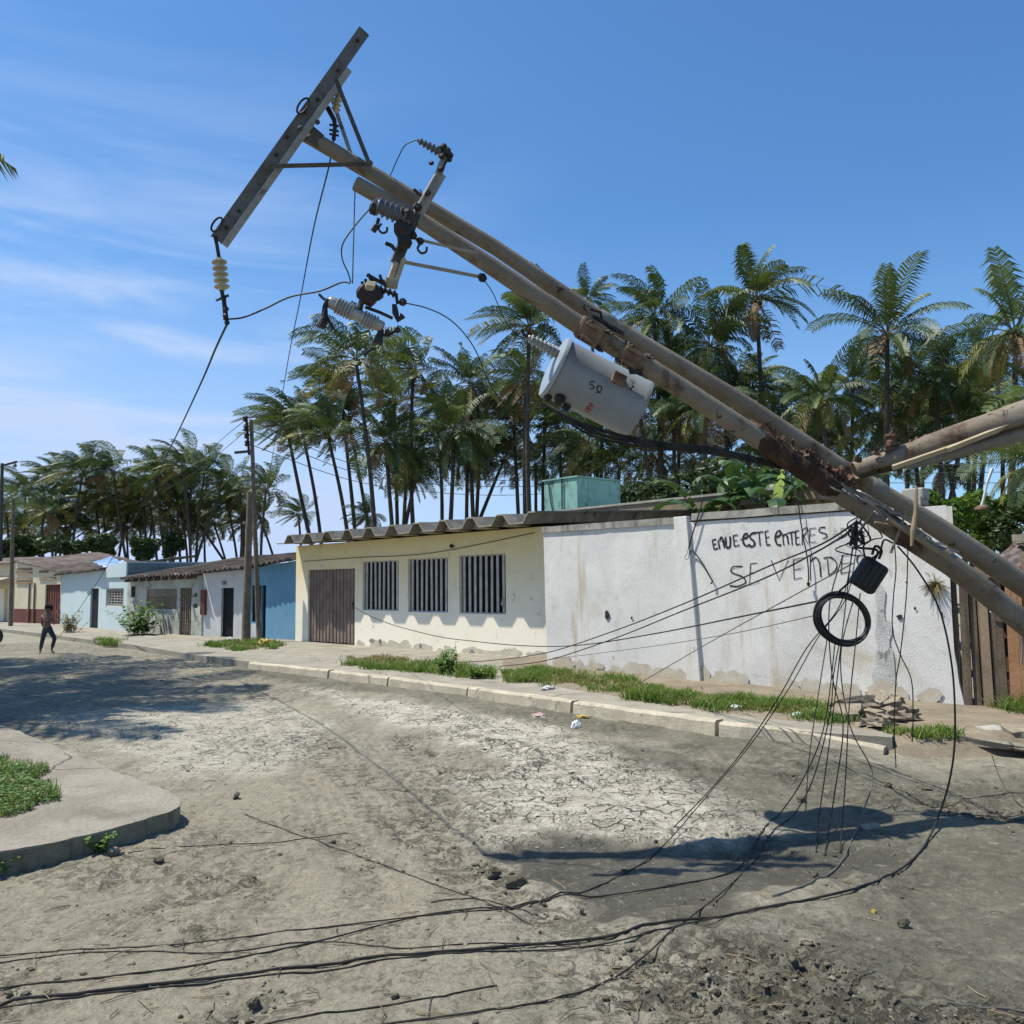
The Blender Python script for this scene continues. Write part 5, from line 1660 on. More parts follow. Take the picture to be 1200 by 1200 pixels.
PI1 = thing('pin_insulator', 'dark ribbed insulator at the upper end of the equipment arm', 'insulator', at(515, 188, 5.62))
bm = MB(); p0, p1 = at(489, 164, 5.62), at(521, 181, 5.62)
pr = ribbed(p0, p1, 6, 0.016, 0.030, 0.012)
pr = [(h, r * (0.75 + 0.55 * h / pr[-1][0])) for h, r in pr]
bm.lathe(p0, p1 - p0, pr, 16); bm.build('shed', M['porcelain_dark'], PI1, smooth=True)
bm = MB()
bm.bar(at(523, 178, 5.62), at(514, 204, 5.62), 0.045, 0.04, up=vw)
bm.build('stem', M['galv'], PI1)
bm = MB()
for x, y, r_ in ((520, 172, 0.026), (524, 177, 0.03), (528, 182, 0.022), (518, 183, 0.02), (506, 191, 0.016), (517, 198, 0.02), (527, 187, 0.018)):
    bm.lathe(at(x, y, 5.58), vw + Vector((0.2, 0, 0.1)), [(-0.03, r_ * 0.8), (0.0, r_), (0.02, r_ * 0.6)], 8)
bm.tube([at(519, 200, 5.58), at(521, 192, 5.57), at(526, 186, 5.57)], 0.008, 6)
bm.build('fitting', M['iron_dark'], PI1)

PI2 = thing('post_insulator', 'blue-grey ribbed post insulator mounted midway on the equipment arm', 'insulator', at(482, 258, 5.5))
bm = MB(); p0, p1 = at(438, 239, 5.46), at(482, 258, 5.5)
bm.lathe(p0, p1 - p0, ribbed(p0, p1, 6, 0.046, 0.064, 0.022), 22); bm.build('shed', M['porcelain_dark'], PI2, smooth=True)
bm = MB()
bm.lathe(at(434, 241, 5.46), (p1 - p0), [(0, 0.03), (0.015, 0.05), (0.05, 0.05), (0.055, 0.03)], 10)
bm.tube(spline([at(444, 256, 5.44), at(441, 265, 5.44), at(437, 271, 5.44)], 4), [0.012] * 4 + [0.02] * 5, 7)
hook(bm, 447, 262, 5.44, 0.85)
bm.lathe(at(470, 262, 5.5), Vector((0.2, 0, -1)), [(0, 0.05), (0.05, 0.06), (0.09, 0.045), (0.14, 0.05), (0.17, 0.03)], 10)
bm.lathe(at(478, 252, 5.46), vw, [(-0.05, 0.04), (0, 0.045), (0.02, 0.03)], 8)
bm.tube([at(452, 285, 5.5), at(459, 288, 5.5), at(463, 293, 5.5)], 0.014, 6)
bm.build('fitting', M['iron_dark'], PI2)

CO = thing('fuse_cutout', 'pale ribbed fuse cutout hanging at the lower end of the equipment arm', 'fuse cutout', at(447, 335, 5.5))
bm = MB(); p0, p1 = at(385, 353, 5.42), at(449, 384, 5.46)
Lx = (p1 - p0).length
pr = [(0, 0.03), (0.012, 0.040), (0.05, 0.042)]
for k in range(6):
    s_ = 0.055 + k * 0.021
    pr += [(s_, 0.040), (s_ + 0.008, 0.056), (s_ + 0.013, 0.055), (s_ + 0.017, 0.041)]
pr += [(0.19, 0.041), (0.235, 0.042)]
for k in range(5):
    s_ = 0.240 + k * 0.021
    pr += [(s_, 0.040), (s_ + 0.008, 0.054), (s_ + 0.013, 0.053), (s_ + 0.017, 0.041)]
pr += [(0.35, 0.039), (Lx - 0.01, 0.038), (Lx, 0.03)]
bm.lathe(p0, p1 - p0, pr, 22); bm.build('shed', M['porcelain'], CO, smooth=True)
bm = MB()
bm.tube([at(384, 351, 5.40), at(381, 360, 5.40), at(380, 372, 5.40), at(376, 384, 5.40)], [0.02, 0.018, 0.022, 0.03], 8, rough=0.2)
bm.tube([at(381, 368, 5.40), at(388, 380, 5.40), at(391, 386, 5.40)], 0.012, 6)
bm.tube([at(374, 345, 5.40), at(379, 350, 5.40), at(384, 352, 5.40)], 0.010, 6)
bm.tube([at(447, 386, 5.46), at(444, 396, 5.45), at(443, 403, 5.45)], [0.02, 0.025, 0.035], 8, rough=0.2)
bm.tube([at(444, 393, 5.45), at(456, 393, 5.45), at(463, 388, 5.45)], 0.010, 6)
bm.lathe(at(454, 389, 5.44), vw, [(-0.02, 0.014), (0, 0.02), (0.02, 0.014)], 7)
bm.lathe(at(466, 387, 5.44), vw, [(-0.02, 0.016), (0, 0.022), (0.02, 0.012)], 7)
bm.tube(spline([at(441, 408, 5.45), at(433, 411, 5.45), at(427, 418, 5.45)], 4), 0.008, 6)
bm.build('terminal', M['iron_dark'], CO)
bm = MB()
bm.lathe(at(420, 338, 5.42), Vector((0.55, 0.1, -0.35)), [(0, 0.03), (0.02, 0.055), (0.10, 0.065), (0.13, 0.06), (0.14, 0.03)], 14)
bm.tube([at(428, 347, 5.42), at(423, 356, 5.42), at(421, 363, 5.42)], [0.03, 0.02, 0.022], 8)
bm.lathe(at(437, 345, 5.43), Vector((0.5, -0.2, 0.2)), [(0, 0.035), (0.015, 0.055), (0.05, 0.05), (0.06, 0.02)], 12)
bm.build('clamp_body', M['iron_dark'], CO)
bm = MB()
bm.lathe(at(428, 336, 5.40), Vector((1, 0.1, -0.15)), [(0, 0.02), (0.01, 0.042), (0.065, 0.046), (0.07, 0.02)], 8)
bm.build('hex_body', M['cream_wood'], CO)
bm = MB()
p0, p1 = at(441, 337, 5.44), at(466, 346, 5.44)
bm.lathe(p0, p1 - p0, ribbed(p0, p1, 4, 0.012, 0.026, 0.01), 10)
bm.bar(at(464, 344, 5.44), at(466, 356, 5.44), 0.02, 0.02)
bm.tube([at(428, 360, 5.42), at(445, 366, 5.43), at(460, 373, 5.44)], 0.011, 6)
bm.tube([at(463, 357, 5.44), at(463, 366, 5.44), at(467, 374, 5.44), at(472, 369, 5.44)], 0.018, 7, rough=0.4)
bm.lathe(at(472, 354, 5.44), vw, [(-0.02, 0.015), (0, 0.028), (0.02, 0.01)], 7)
for x, y in ((432, 321), (437, 325), (445, 322), (449, 328), (424, 330), (428, 327)):
    bm.tube([at(x, y, 5.45), at(x + 3, y + 9, 5.46)], 0.010, 6)
bm.bar(at(430, 322, 5.46), at(452, 334, 5.48), 0.02, 0.02)
bm.build('linkage', M['iron_dark'], CO)

# ------------------------------------------------------------------ transformer
TR = thing('transformer', 'grey cylindrical pole transformer with a lid and bushing slung under the poles', 'transformer', at(700, 456, 6.42))
t0, t1 = at(653, 432, 6.37), at(748, 480, 6.50)
ta = (t1 - t0).normalized()
TL = (t1 - t0).length
TRad = 0.232
bm = MB()
bm.lathe(t0, ta, [(0, TRad - 0.01), (0.004, TRad), (TL - 0.05, TRad), (TL - 0.045, TRad + 0.004), (TL - 0.005, TRad + 0.004), (TL, TRad - 0.03)], 48)
bm.build('tank', M['tank_paint'], TR, smooth=True)
bm = MB()
bm.lathe(t0 - ta * 0.055, ta, [(0, 0.06), (0.004, TRad * 0.75), (0.02, TRad + 0.006), (0.035, TRad + 0.014), (0.053, TRad + 0.014), (0.055, TRad - 0.01)], 48)
bm.build('lid', M['tank_lid'], TR, smooth=True)
tside = ta.cross(vw).normalized()
if proj(t0 + tside)[1] > proj(t0)[1]: tside = -tside      # up-right across the tank
tfr = ta.cross(tside).normalized()
if tfr.dot(vw) < 0: tfr = -tfr
bm = MB()
b0 = t0 - ta * 0.05 + tside * 0.10 + tfr * 0.03
b1 = b0 + (at(619, 397, 6.1) - at(655, 418, 6.2)).normalized() * 0.27
bm.lathe(b0, b1 - b0, [(h, r * (1.25 - 0.55 * h / 0.27)) for h, r in ribbed(b0, b1, 7, 0.026, 0.046, 0.015)], 18)
bm.build('bushing', M['porcelain'], TR, smooth=True)
bm = MB()
bm.tube([b1, b1 + (b1 - b0) * 0.12, b1 + (b1 - b0) * 0.2 + Vector((0, 0, 0.03))], 0.012, 6)
c = t0 + ta * 0.10 + tfr * TRad * 0.72 - tside * TRad * 0.72
nrm_ = (tfr - tside).normalized()
bm.lathe(c, nrm_, [(-0.02, 0.04), (0.02, 0.045), (0.03, 0.03), (0.06, 0.028), (0.07, 0.01)], 12)
for q in (0.02, 0.18):
    c2 = t0 + ta * q + tfr * TRad * 0.5 - tside * TRad * 0.86
    bm.lathe(c2, (tfr * 0.5 - tside * 0.86), [(-0.02, 0.03), (0.02, 0.034), (0.05, 0.02)], 10)
bm.build('terminal', M['iron_dark'], TR)
bm = MB()
def tsurf(x, ang, out=0.0):             # a point on the tank: along the axis, angle from facing us (up is +)
    return t0 + ta * x + (tfr * math.cos(ang) + tside * math.sin(ang)) * (TRad + out)
c = tsurf(0.42, R(38), 0.02)
n3 = (tfr * math.cos(R(38)) + tside * math.sin(R(38)))
bm.box(c, ta * 0.05, ta.cross(n3) * 0.04, n3 * 0.025)
bm.build('lifting_lug', M['rust_pale'], TR, bevel=0.006)
def tpix(x0, y0):
    """zoomed-photo position on the tank -> surface point"""
    px, py = 610 + x0 * 170 / 1200.0, 370 + y0 * 160 / 1129.0
    d = ray(px, py)
    oc = EYE - t0
    dd = d - ta * d.dot(ta); oo = oc - ta * oc.dot(ta)
    A_, B_, C_ = dd.dot(dd), 2 * dd.dot(oo), oo.dot(oo) - (TRad + 0.0025) ** 2
    disc = max(B_ * B_ - 4 * A_ * C_, 0)
    return EYE + d * ((-B_ - math.sqrt(disc)) / (2 * A_))
tp = lambda x, y, o: tpix(x, y)
bm = MB()
for s_ in ([(612, 548), (585, 545), (575, 568), (600, 578), (606, 598), (575, 602)], [(650, 575), (632, 600), (640, 628), (662, 622), (672, 596), (650, 575)], [(618, 634), (668, 640)],
           [(905, 530), (945, 545), (918, 570)], [(920, 575), (935, 590), (905, 600), (925, 615)], [(825, 500), (850, 490), (845, 520)]):
    stroke(bm, s_, 4.5, 0, tp)
bm.build('dark_marking', M['ink'], TR)
bm = MB()
for s_ in ([(522, 782), (548, 800)], [(548, 800), (572, 800)], [(532, 772), (560, 775)],
           [(545, 755), (562, 782), (595, 780)], [(545, 755), (575, 748)], [(553, 768), (582, 765)],
           [(565, 725), (585, 752), (615, 748)], [(565, 725), (592, 720)], [(574, 738), (602, 734)]):
    stroke(bm, s_, 5.0, 0, tp)
bm.build('red_marking', M['red'], TR)
bm = MB(); stroke(bm, [(575, 822), (650, 768)], 3.5, 0, tp); bm.build('dark_line', M['ink'], TR)

# ------------------------------------------------------------------ coil of cable and splice box
dC = 6.35
cc_ = at(987, 726, dC)
ex = (at(1016.5, 729, dC + 0.04) - cc_); ey = (at(985, 698, dC - 0.03) - cc_)
bm = MB()
for k in range(13):
    o_ = Vector((random.gauss(0, 0.008), random.gauss(0, 0.022), random.gauss(0, 0.008)))
    sc = random.uniform(0.93, 1.07)
    bm.tube([cc_ + o_ + (ex * math.cos(t) + ey * math.sin(t)) * sc * (1 + 0.012 * math.sin(3 * t + k)) for t in np.linspace(0, 2 * math.pi, 49)], 0.0078, 7, cap=False)
CL = bm.build('cable_coil', M['rubber'], base=cc_, smooth=True)
tag(CL, 'round coil of thick black cable hanging below the tangle of wires', 'cable coil')
bm = MB()
bc = at(1018, 674, 6.3)
bx_ = (at(1034, 663, 6.3) - at(1010, 700, 6.3)).normalized()
by_ = (at(1002, 672, 6.3) - at(1030, 690, 6.3)).normalized()
bz_ = bx_.cross(by_).normalized()
SB = thing('splice_box', 'black rounded junction box dangling beside the cable coil', 'junction box', bc)
bm.box(bc, bx_ * 0.118, by_ * 0.098, bz_ * 0.05)
bm.build('case', M['rubber'], SB, bevel=0.028)
bm = MB()
for k in range(4):
    bm.box(bc - bz_ * 0.052 * (1 if bz_.dot(vw) < 0 else -1) + by_ * (k - 1.5) * 0.042, bx_ * 0.09, by_ * 0.008, bz_ * 0.006)
bm.build('rib', M['cable'], SB)
bm = MB()
bm.tube(spline([at(1030, 655, 6.3), at(1033, 645, 6.3), at(1026, 640, 6.3), at(1022, 650, 6.3)], 5), 0.010, 6)
bm.build('hanger', M['cable'], SB)

# ------------------------------------------------------------------ cables
def gp_(x, y, z=0.012):
    p = g(x, y)
    return Vector((p.x, p.y, ground_z(p.x, p.y) + z))
def cable(label, pts, r=0.010, mat='cable', n=8, name='cable', group=None, cat='cable'):
    P_ = []
    for q in pts:
        if len(q) == 2: P_.append(gp_(*q, r * 0.8))
        else: P_.append(at(*q))
    S = spline(P_, n)
    if all(len(q) == 2 for q in pts) or True:
        S = [p if p.z > 0.10 else Vector((p.x, p.y, max(p.z, (ground_z(p.x, p.y) if 2 < p.y < 30 else 0) + r * 0.5))) for p in S]
    bm = MB(); bm.tube(S, r, 6)
    o = bm.build(name, M[mat], base=S[0], smooth=True)
    return tag(o, label, cat, group)
G1 = 'cables hanging from the tangle on the fallen poles'
G2 = 'cables lying across the muddy road'
G3 = 'lines strung from the crossarm and pole gear'
cable('thick black cable arcing from the poles down onto the mud and away left', [(1052, 640, 6.3), (1075, 668, 6.28), (1100, 712, 6.26), (1114, 770, 6.2), (1119, 830, 6.15), (1117, 890, 6.1), (1104, 945, 6.05), (1078, 995), (1030, 1030), (950, 1054), (850, 1071), (780, 1082), (700, 1092), (560, 1108), (400, 1122), (250, 1143), (120, 1160), (0, 1173), (-150, 1190)], 0.0068, group=G1)
cable('second black cable running beside the thick one across the mud', [(960, 1050), (860, 1075), (780, 1089), (680, 1101), (500, 1116), (380, 1130), (240, 1148), (90, 1167), (-120, 1196)], 0.0038, group=G2)
cable('cable sweeping from the coil to the road and off the left edge', [(979, 750, 6.35), (966, 850, 6.3), (940, 915, 6.25), (905, 965, 6.15), (862, 1010), (800, 1026), (704, 1038), (600, 1054), (500, 1069), (350, 1103), (200, 1133), (0, 1156), (-150, 1172)], 0.0042, group=G1)
cable('outer cable slanting from the box to the road and lying to the left', [(1004, 640, 6.25), (992, 700, 6.33), (958, 748, 6.35), (925, 806, 6.4), (880, 872, 6.4), (835, 925, 6.3), (765, 995), (690, 1032), (600, 1056), (520, 1067), (380, 1083), (200, 1103), (60, 1110), (-120, 1122)], 0.0036, group=G1)
cable('inner thin cable slanting close beside the outer one to the cracked mud', [(1000, 640, 6.25), (985, 708, 6.33), (945, 760, 6.35), (912, 818, 6.38), (872, 878, 6.38), (828, 930, 6.3), (790, 970)], 0.004, group=G1)
cable('cable curving from the coil to the lowest strands in the foreground', [(984, 752, 6.35), (977, 790, 6.33), (972, 840, 6.3), (950, 920, 6.2), (915, 975, 6.05), (860, 1025), (800, 1080), (720, 1138), (640, 1168), (560, 1183), (450, 1197), (360, 1206)], 0.004, group=G1)
cable('thin wire lying nearest the camera along the bottom of the view', [(582, 1150), (520, 1162), (430, 1176), (340, 1190), (270, 1202)], 0.0035, group=G2)
for i, (lb, P_, r_) in enumerate([
    ('wire hanging straight through the ring of the coil', [(999, 640, 6.3), (992, 700, 6.36), (985, 760, 6.36), (977, 830, 6.3), (968, 900, 6.2), (960, 955, 6.1), (956, 990)], 0.004),
    ('wire hanging at the left rim of the coil down to the shaded mud', [(988, 650, 6.3), (972, 710, 6.42), (975, 790, 6.42), (988, 850, 6.35), (978, 930, 6.25), (966, 992)], 0.0045),
    ('wire dropping from the splice box to the mud', [(1008, 695, 6.3), (1002, 760, 6.34), (995, 830, 6.28), (991, 910, 6.2), (984, 990)], 0.004),
    ('grey wire trailing past the plastic sheet then back along the mud', [(1001, 700, 6.38), (985, 770, 6.4), (996, 850, 6.4), (1022, 905, 6.5), (1012, 950, 6.2), (985, 1000), (950, 1030), (905, 1050)], 0.005),
    ('faint wire from the coil to the kerb end', [(970, 744, 6.38), (958, 820, 6.45), (948, 890, 6.45), (944, 950)], 0.004),
    ('wire looping over the wall and hanging left of the rubble', [(1048, 636, 6.3), (1050, 667, 6.3), (1047, 700, 6.3), (1046, 738, 6.3), (1055, 767, 6.3), (1068, 797, 6.3), (1070, 838, 6.3), (1069, 870, 6.3)], 0.004),
    ('wire crossing the other one in front of the rubble heap', [(1064, 640, 6.3), (1062, 700, 6.3), (1055, 767, 6.3), (1050, 798, 6.3), (1048, 850, 6.3), (1050, 900, 6.2)], 0.004)]):
    cable(lb, P_, r_, 'cable_grey' if 'grey' in lb or 'faint' in lb else 'cable', group=G1)
cable('tangle strand looped around the splice box hanger', [(1003, 610, 6.2), (1012, 618, 6.15), (1020, 632, 6.15), (1012, 640, 6.2), (1016, 655, 6.25), (1030, 648, 6.25), (1036, 633, 6.2), (1046, 636, 6.2), (1060, 640, 6.2)], 0.007, group=G1)
cable('black strand twisted down from the poles into the box', [(1024, 600, 6.15), (1008, 622, 6.15), (1002, 640, 6.2), (1028, 645, 6.2), (1022, 660, 6.25)], 0.009, group=G1)
cable('cable running from the box down to the top of the coil', [(1012, 668, 6.25), (998, 680, 6.28), (982, 694, 6.3), (970, 702, 6.33)], 0.009, group=G1)
bm = MB()
for k in range(9):
    x, y = random.gauss(1006, 5), 612 + k * 3
    P_ = [at(x + random.gauss(0, 5), y - 14, 6.2), at(x + random.gauss(0, 9), y + random.gauss(0, 5), 6.2 + random.gauss(0, 0.05)), at(x + random.gauss(0, 13), y + 8, 6.2 + random.gauss(0, 0.05)), at(x + random.gauss(0, 7), y + 16, 6.2)]
    bm.tube(spline(P_, 6), random.choice((0.003, 0.005, 0.007)), 5)
for (x0, y0, x1, y1) in ((1004, 616, 1002, 644), (1008, 622, 1012, 636), (1000, 624, 996, 640)):
    bm.tube([at(x0, y0, 6.2), at((x0 + x1) / 2 + 1, (y0 + y1) / 2, 6.19), at(x1, y1, 6.2)], [0.010, 0.018, 0.008], 7, rough=0.3)
for k in range(5):
    bm.bar(at(1000 + random.gauss(0, 3), 612 + k * 5, 6.2), at(1003 + random.gauss(0, 4), 622 + k * 5, 6.18), 0.022, 0.02)
tag(bm.build('wire_knot', M['cable'], base=at(1006, 626, 6.2)), 'knot of black wires and clamps tied under the crossing of the poles', 'wire tangle')
for lb, P_, r_ in [
    ('upper of two cables running from the knot across the lettering to the yellow house', [(1000, 614, 6.3), (962, 638, 6.8), (900, 664, 8), (800, 708, 9.8), (715, 741, 12.0), (640, 765, 14.2), (575, 774, 15.8), (535, 776, 16.6)], 0.0075),
    ('lower of two cables running from the knot across the lettering to the yellow house', [(1000, 620, 6.3), (960, 645, 6.8), (895, 678, 8), (800, 716, 9.8), (715, 750, 12.0), (640, 774, 14.2), (585, 781, 15.6)], 0.0075),
    ('single cable from the coil across the wall up to the yellow house door', [(966, 703, 6.4), (886, 719, 8.0), (765, 743, 10.8), (680, 756, 12.9), (620, 757, 14.4), (560, 752, 16.2), (500, 743, 18), (430, 720, 20.2), (362, 675, 22.0)], 0.008),
    ('pale thin wire slanting from the knot to the foot of the pilaster', [(1000, 660, 6.5), (930, 698, 7.8), (840, 748, 9.8), (745, 803, 12.3)], 0.005),
    ('faint wire crossing the wall just above the grass', [(960, 720, 6.6), (860, 742, 8.6), (760, 758, 11.0), (650, 772, 14.2)], 0.004)]:
    cable(lb, P_, r_, 'cable_grey' if 'pale' in lb or 'faint' in lb else 'cable', group='cables strung from the tangle to the yellow house')
cable('line running from the insulator string to the street by the pale blue house', [(266, 380, 5.78), (252, 410, 6.6), (235, 450, 8.2), (203, 518, 12), (165, 595, 17.5), (125, 665, 23), (98, 706, 26), (70, 746, 28)], 0.0085, group=G3)
cable('line dropping from the strain insulator towards the far utility pole', [(391, 164, 5.9), (385, 197, 6.1), (367, 270, 7.3), (352, 350, 9.4), (338, 420, 12), (325, 500, 17), (313, 575, 21), (303, 640, 23.6)], 0.006, group=G3)
cable('vertical wire from the open pole mouth down to the fuse cutout', [(416, 224, 5.75), (415, 260, 5.62), (413, 332, 5.42)], 0.004, group=G3, n=3)
cable('loose loop of wire between post insulator and fuse cutout', [(434, 244, 5.46), (418, 262, 5.46), (402, 285, 5.44), (401, 303, 5.43), (408, 320, 5.42), (411, 331, 5.41)], 0.005, group=G3)
cable('short wire curling from the dark pin insulator behind the pole', [(488, 164, 5.62), (475, 170, 5.65), (467, 184, 5.75), (459, 202, 5.95), (455, 210, 6.05)], 0.004, group=G3)
cable('twisted black wire from the insulator string to the fuse cutout', [(266, 374, 5.76), (285, 372, 5.72), (310, 362, 5.66), (340, 348, 5.6), (375, 341, 5.5), (400, 331, 5.44), (410, 332, 5.42)], 0.006, group=G3)
cable('wire arching from the fuse cutout across to the transformer', [(474, 355, 5.44), (500, 361, 5.5), (525, 373, 5.6), (545, 392, 5.72), (560, 416, 5.85), (575, 452, 6.0), (600, 480, 6.15), (640, 476, 6.2)], 0.004, group=G3)
cable('slack wire dipping from the arm brace to the transformer bushing', [(567, 328, 5.82), (578, 344, 5.9), (590, 372, 5.98), (605, 392, 6.05), (618, 396, 6.1)], 0.0035, group=G3)
for i, (dy, r_, lb) in enumerate(((0, 0.015, 'upper thick black lead looping from the transformer back to the poles'), (5, 0.013, 'middle black lead looping from the transformer back to the poles'), (10, 0.010, 'lower black lead sagging from the transformer back to the poles'))):
    cable(lb, [(640 + 3 * i, 474 + dy * 0.3, 6.12), (664, 487 + dy * 0.6, 6.08), (700, 503 + dy, 6.06), (760, 517 + dy * 0.7, 6.08), (835, 526 + dy * 0.6, 6.14), (900, 541 + dy * 0.4, 6.25), (955, 556, 6.35)], r_, group='leads of the transformer')
bm = MB()
s0_, z0_ = fw.uv(821, 603)
pl = [fw.p(*fw.uv(x, y), 0.05) for x, y in ((826, 585), (821, 603), (812, 632), (808, 648), (805, 654), (809, 655), (812, 645), (822, 655), (834, 675), (837, 681), (835, 684))]
bm.tube(spline(pl, 6), 0.011, 6)
tag(bm.build('cable', M['cable'], base=pl[0], smooth=True), 'short kinked black cable hanging over the wall top at the pilaster', 'cable')
pl = [fw.p(*fw.uv(x, y), 0.06) for x, y in ((930, 560), (938, 590), (940, 605), (944, 630), (948, 650), (950, 668), (950, 682))]
bm = MB(); bm.tube(spline(pl, 6), 0.009, 6); bm.lathe(pl[-1], Vector((0, 0, -1)), [(0, 0.01), (0.01, 0.025), (0.05, 0.02), (0.06, 0.01)], 7)
tag(bm.build('cable', M['cable'], base=pl[0], smooth=True), 'thin wire hanging down the wall through the lettering with a weight', 'cable')
for lb, P_ in [('wire lying on mud right of the cables, from the plank fence', [(1150, 838), (1160, 875), (1172, 910), (1190, 935), (1215, 952)]),
               ('curved wire on the mud near the right edge of the view', [(1045, 925), (1075, 941), (1100, 940), (1150, 932), (1230, 925)]),
               ('dark twig-like wire on the mud below the curved one', [(1085, 958), (1120, 953), (1180, 949), (1230, 945)]),
               ('thin half buried wire running diagonally through the tyre ruts', [(287, 952), (345, 972), (430, 1000), (500, 1027), (575, 1052), (620, 1075)]),
               ('thin wire lying across the smooth wheel track', [(150, 1000), (245, 987), (330, 982), (407, 971)]),
               ('wire lying under the two long cables in the foreground', [(0, 1120), (120, 1112), (260, 1110), (380, 1098), (470, 1108), (560, 1100), (680, 1098)]),
               ('pale thin wire in the lower right mud', [(1110, 1166), (1150, 1170), (1210, 1178)]),
               ('short curled wire at the edge of the shaded mud', [(505, 1055), (525, 1050), (560, 1047), (590, 1052), (640, 1066)])]:
    cable(lb, P_, 0.003, 'cable_grey' if 'pale' in lb else 'cable', group=G2)

# ------------------------------------------------------------------ standing poles on the left
def stand_pole(name, label, bpx, tpx, D0z, r0, r1, mat, group=None):
    b = g(*bpx, z=D0z)
    t = at(tpx[0], tpx[1], b.y)
    T_ = thing(name, label, 'utility pole', b, group)
    bm = MB()
    bm.tube([b.lerp(t, k / 10) + Vector((0.012 * noise.noise(Vector((k, b.x, 0))), 0, 0)) for k in range(11)], [r0 + (r1 - r0) * k / 10 for k in range(11)], 10)
    bm.build('shaft', mat, T_, smooth=True)
    return T_, b, t
T1, b1, t1_ = stand_pole('utility_pole', 'tall thin pole with stacked insulators in front of the blue house', (303.5, 750), (294.5, 492), PZ, 0.075, 0.055, M['wood_pole'])
bm = MB()
D = b1.y
bm.bar(at(288.5, 489, D), at(292, 533, D), 0.06, 0.06)
bm.build('insulator_rack', M['iron_dark'], T1)
for y in (490, 501, 510, 519):
    bm = MB(); c = at(287.5 + (y - 489) * 0.07, y, D - 0.1)
    bm.lathe(c - Vector((0, 0, 0.10)), Vector((0, 0, 1)), [(0, 0.05), (0.04, 0.09), (0.08, 0.05), (0.12, 0.09), (0.17, 0.05)], 9)
    bm.build('insulator', M['iron_dark'], T1)
bm = MB(); bm.bar(at(275, 530.5, D), at(296, 528.5, D), 0.07, 0.07); bm.build('bracket_arm', M['galv_dark'], T1)
T2, b2, t2_ = stand_pole('pole_stump', 'short thick weathered pole leaning beside the tall thin one', (288, 752), (293, 578), PZ, 0.125, 0.08, M['wood_pole'])
T3, b3, t3_ = stand_pole('street_lamp', 'dark street lamp pole with a short arm at the far left', (-1, 727), (2.5, 543), PZ, 0.11, 0.08, M['galv_dark'])
bm = MB(); D = b3.y
bm.bar(at(2, 546, D), at(20, 541, D), 0.09, 0.09)
bm.build('arm', M['galv_dark'], T3)
bm = MB(); bm.tube([at(18, 543, D), at(17, 546, D), at(16.5, 548, D)], [0.05, 0.12, 0.05], 8); bm.build('lamp_head', M['galv'], T3)
T4, b4, t4_ = stand_pole('utility_pole', 'thin brown utility pole in front of the cream house', (12.5, 733.5), (15.5, 584), PZ, 0.095, 0.07, M['wood_pole'])
for i, (lb, P_) in enumerate([
    ('top distant power line sagging behind the roofs to the right', [(292, 492, b1.y), (425, 547, 32), (560, 562, 34), (725, 560, 34), (860, 553, 33), (1000, 548, 31), (1250, 540, 27)]),
    ('second distant power line sagging behind the roofs', [(291, 503, b1.y), (425, 556, 32), (560, 570, 34), (735, 566, 34), (860, 560, 33), (1000, 556, 31), (1250, 552, 27)]),
    ('lowest distant power line sagging behind the roofs', [(291, 520, b1.y), (425, 566, 32), (560, 580, 34), (690, 576, 34), (860, 568, 33), (1000, 566, 31), (1250, 566, 27)]),
    ('faint line from the tall pole up to the far left', [(288, 492, b1.y), (262, 513, 38), (225, 545, 48), (170, 580, 70)]),
    ('fainter second line from the tall pole to the far left', [(288, 505, b1.y), (262, 527, 38), (225, 556, 48), (170, 588, 70)])]):
    cable(lb, P_, 0.012, 'cable', group='distant overhead lines')

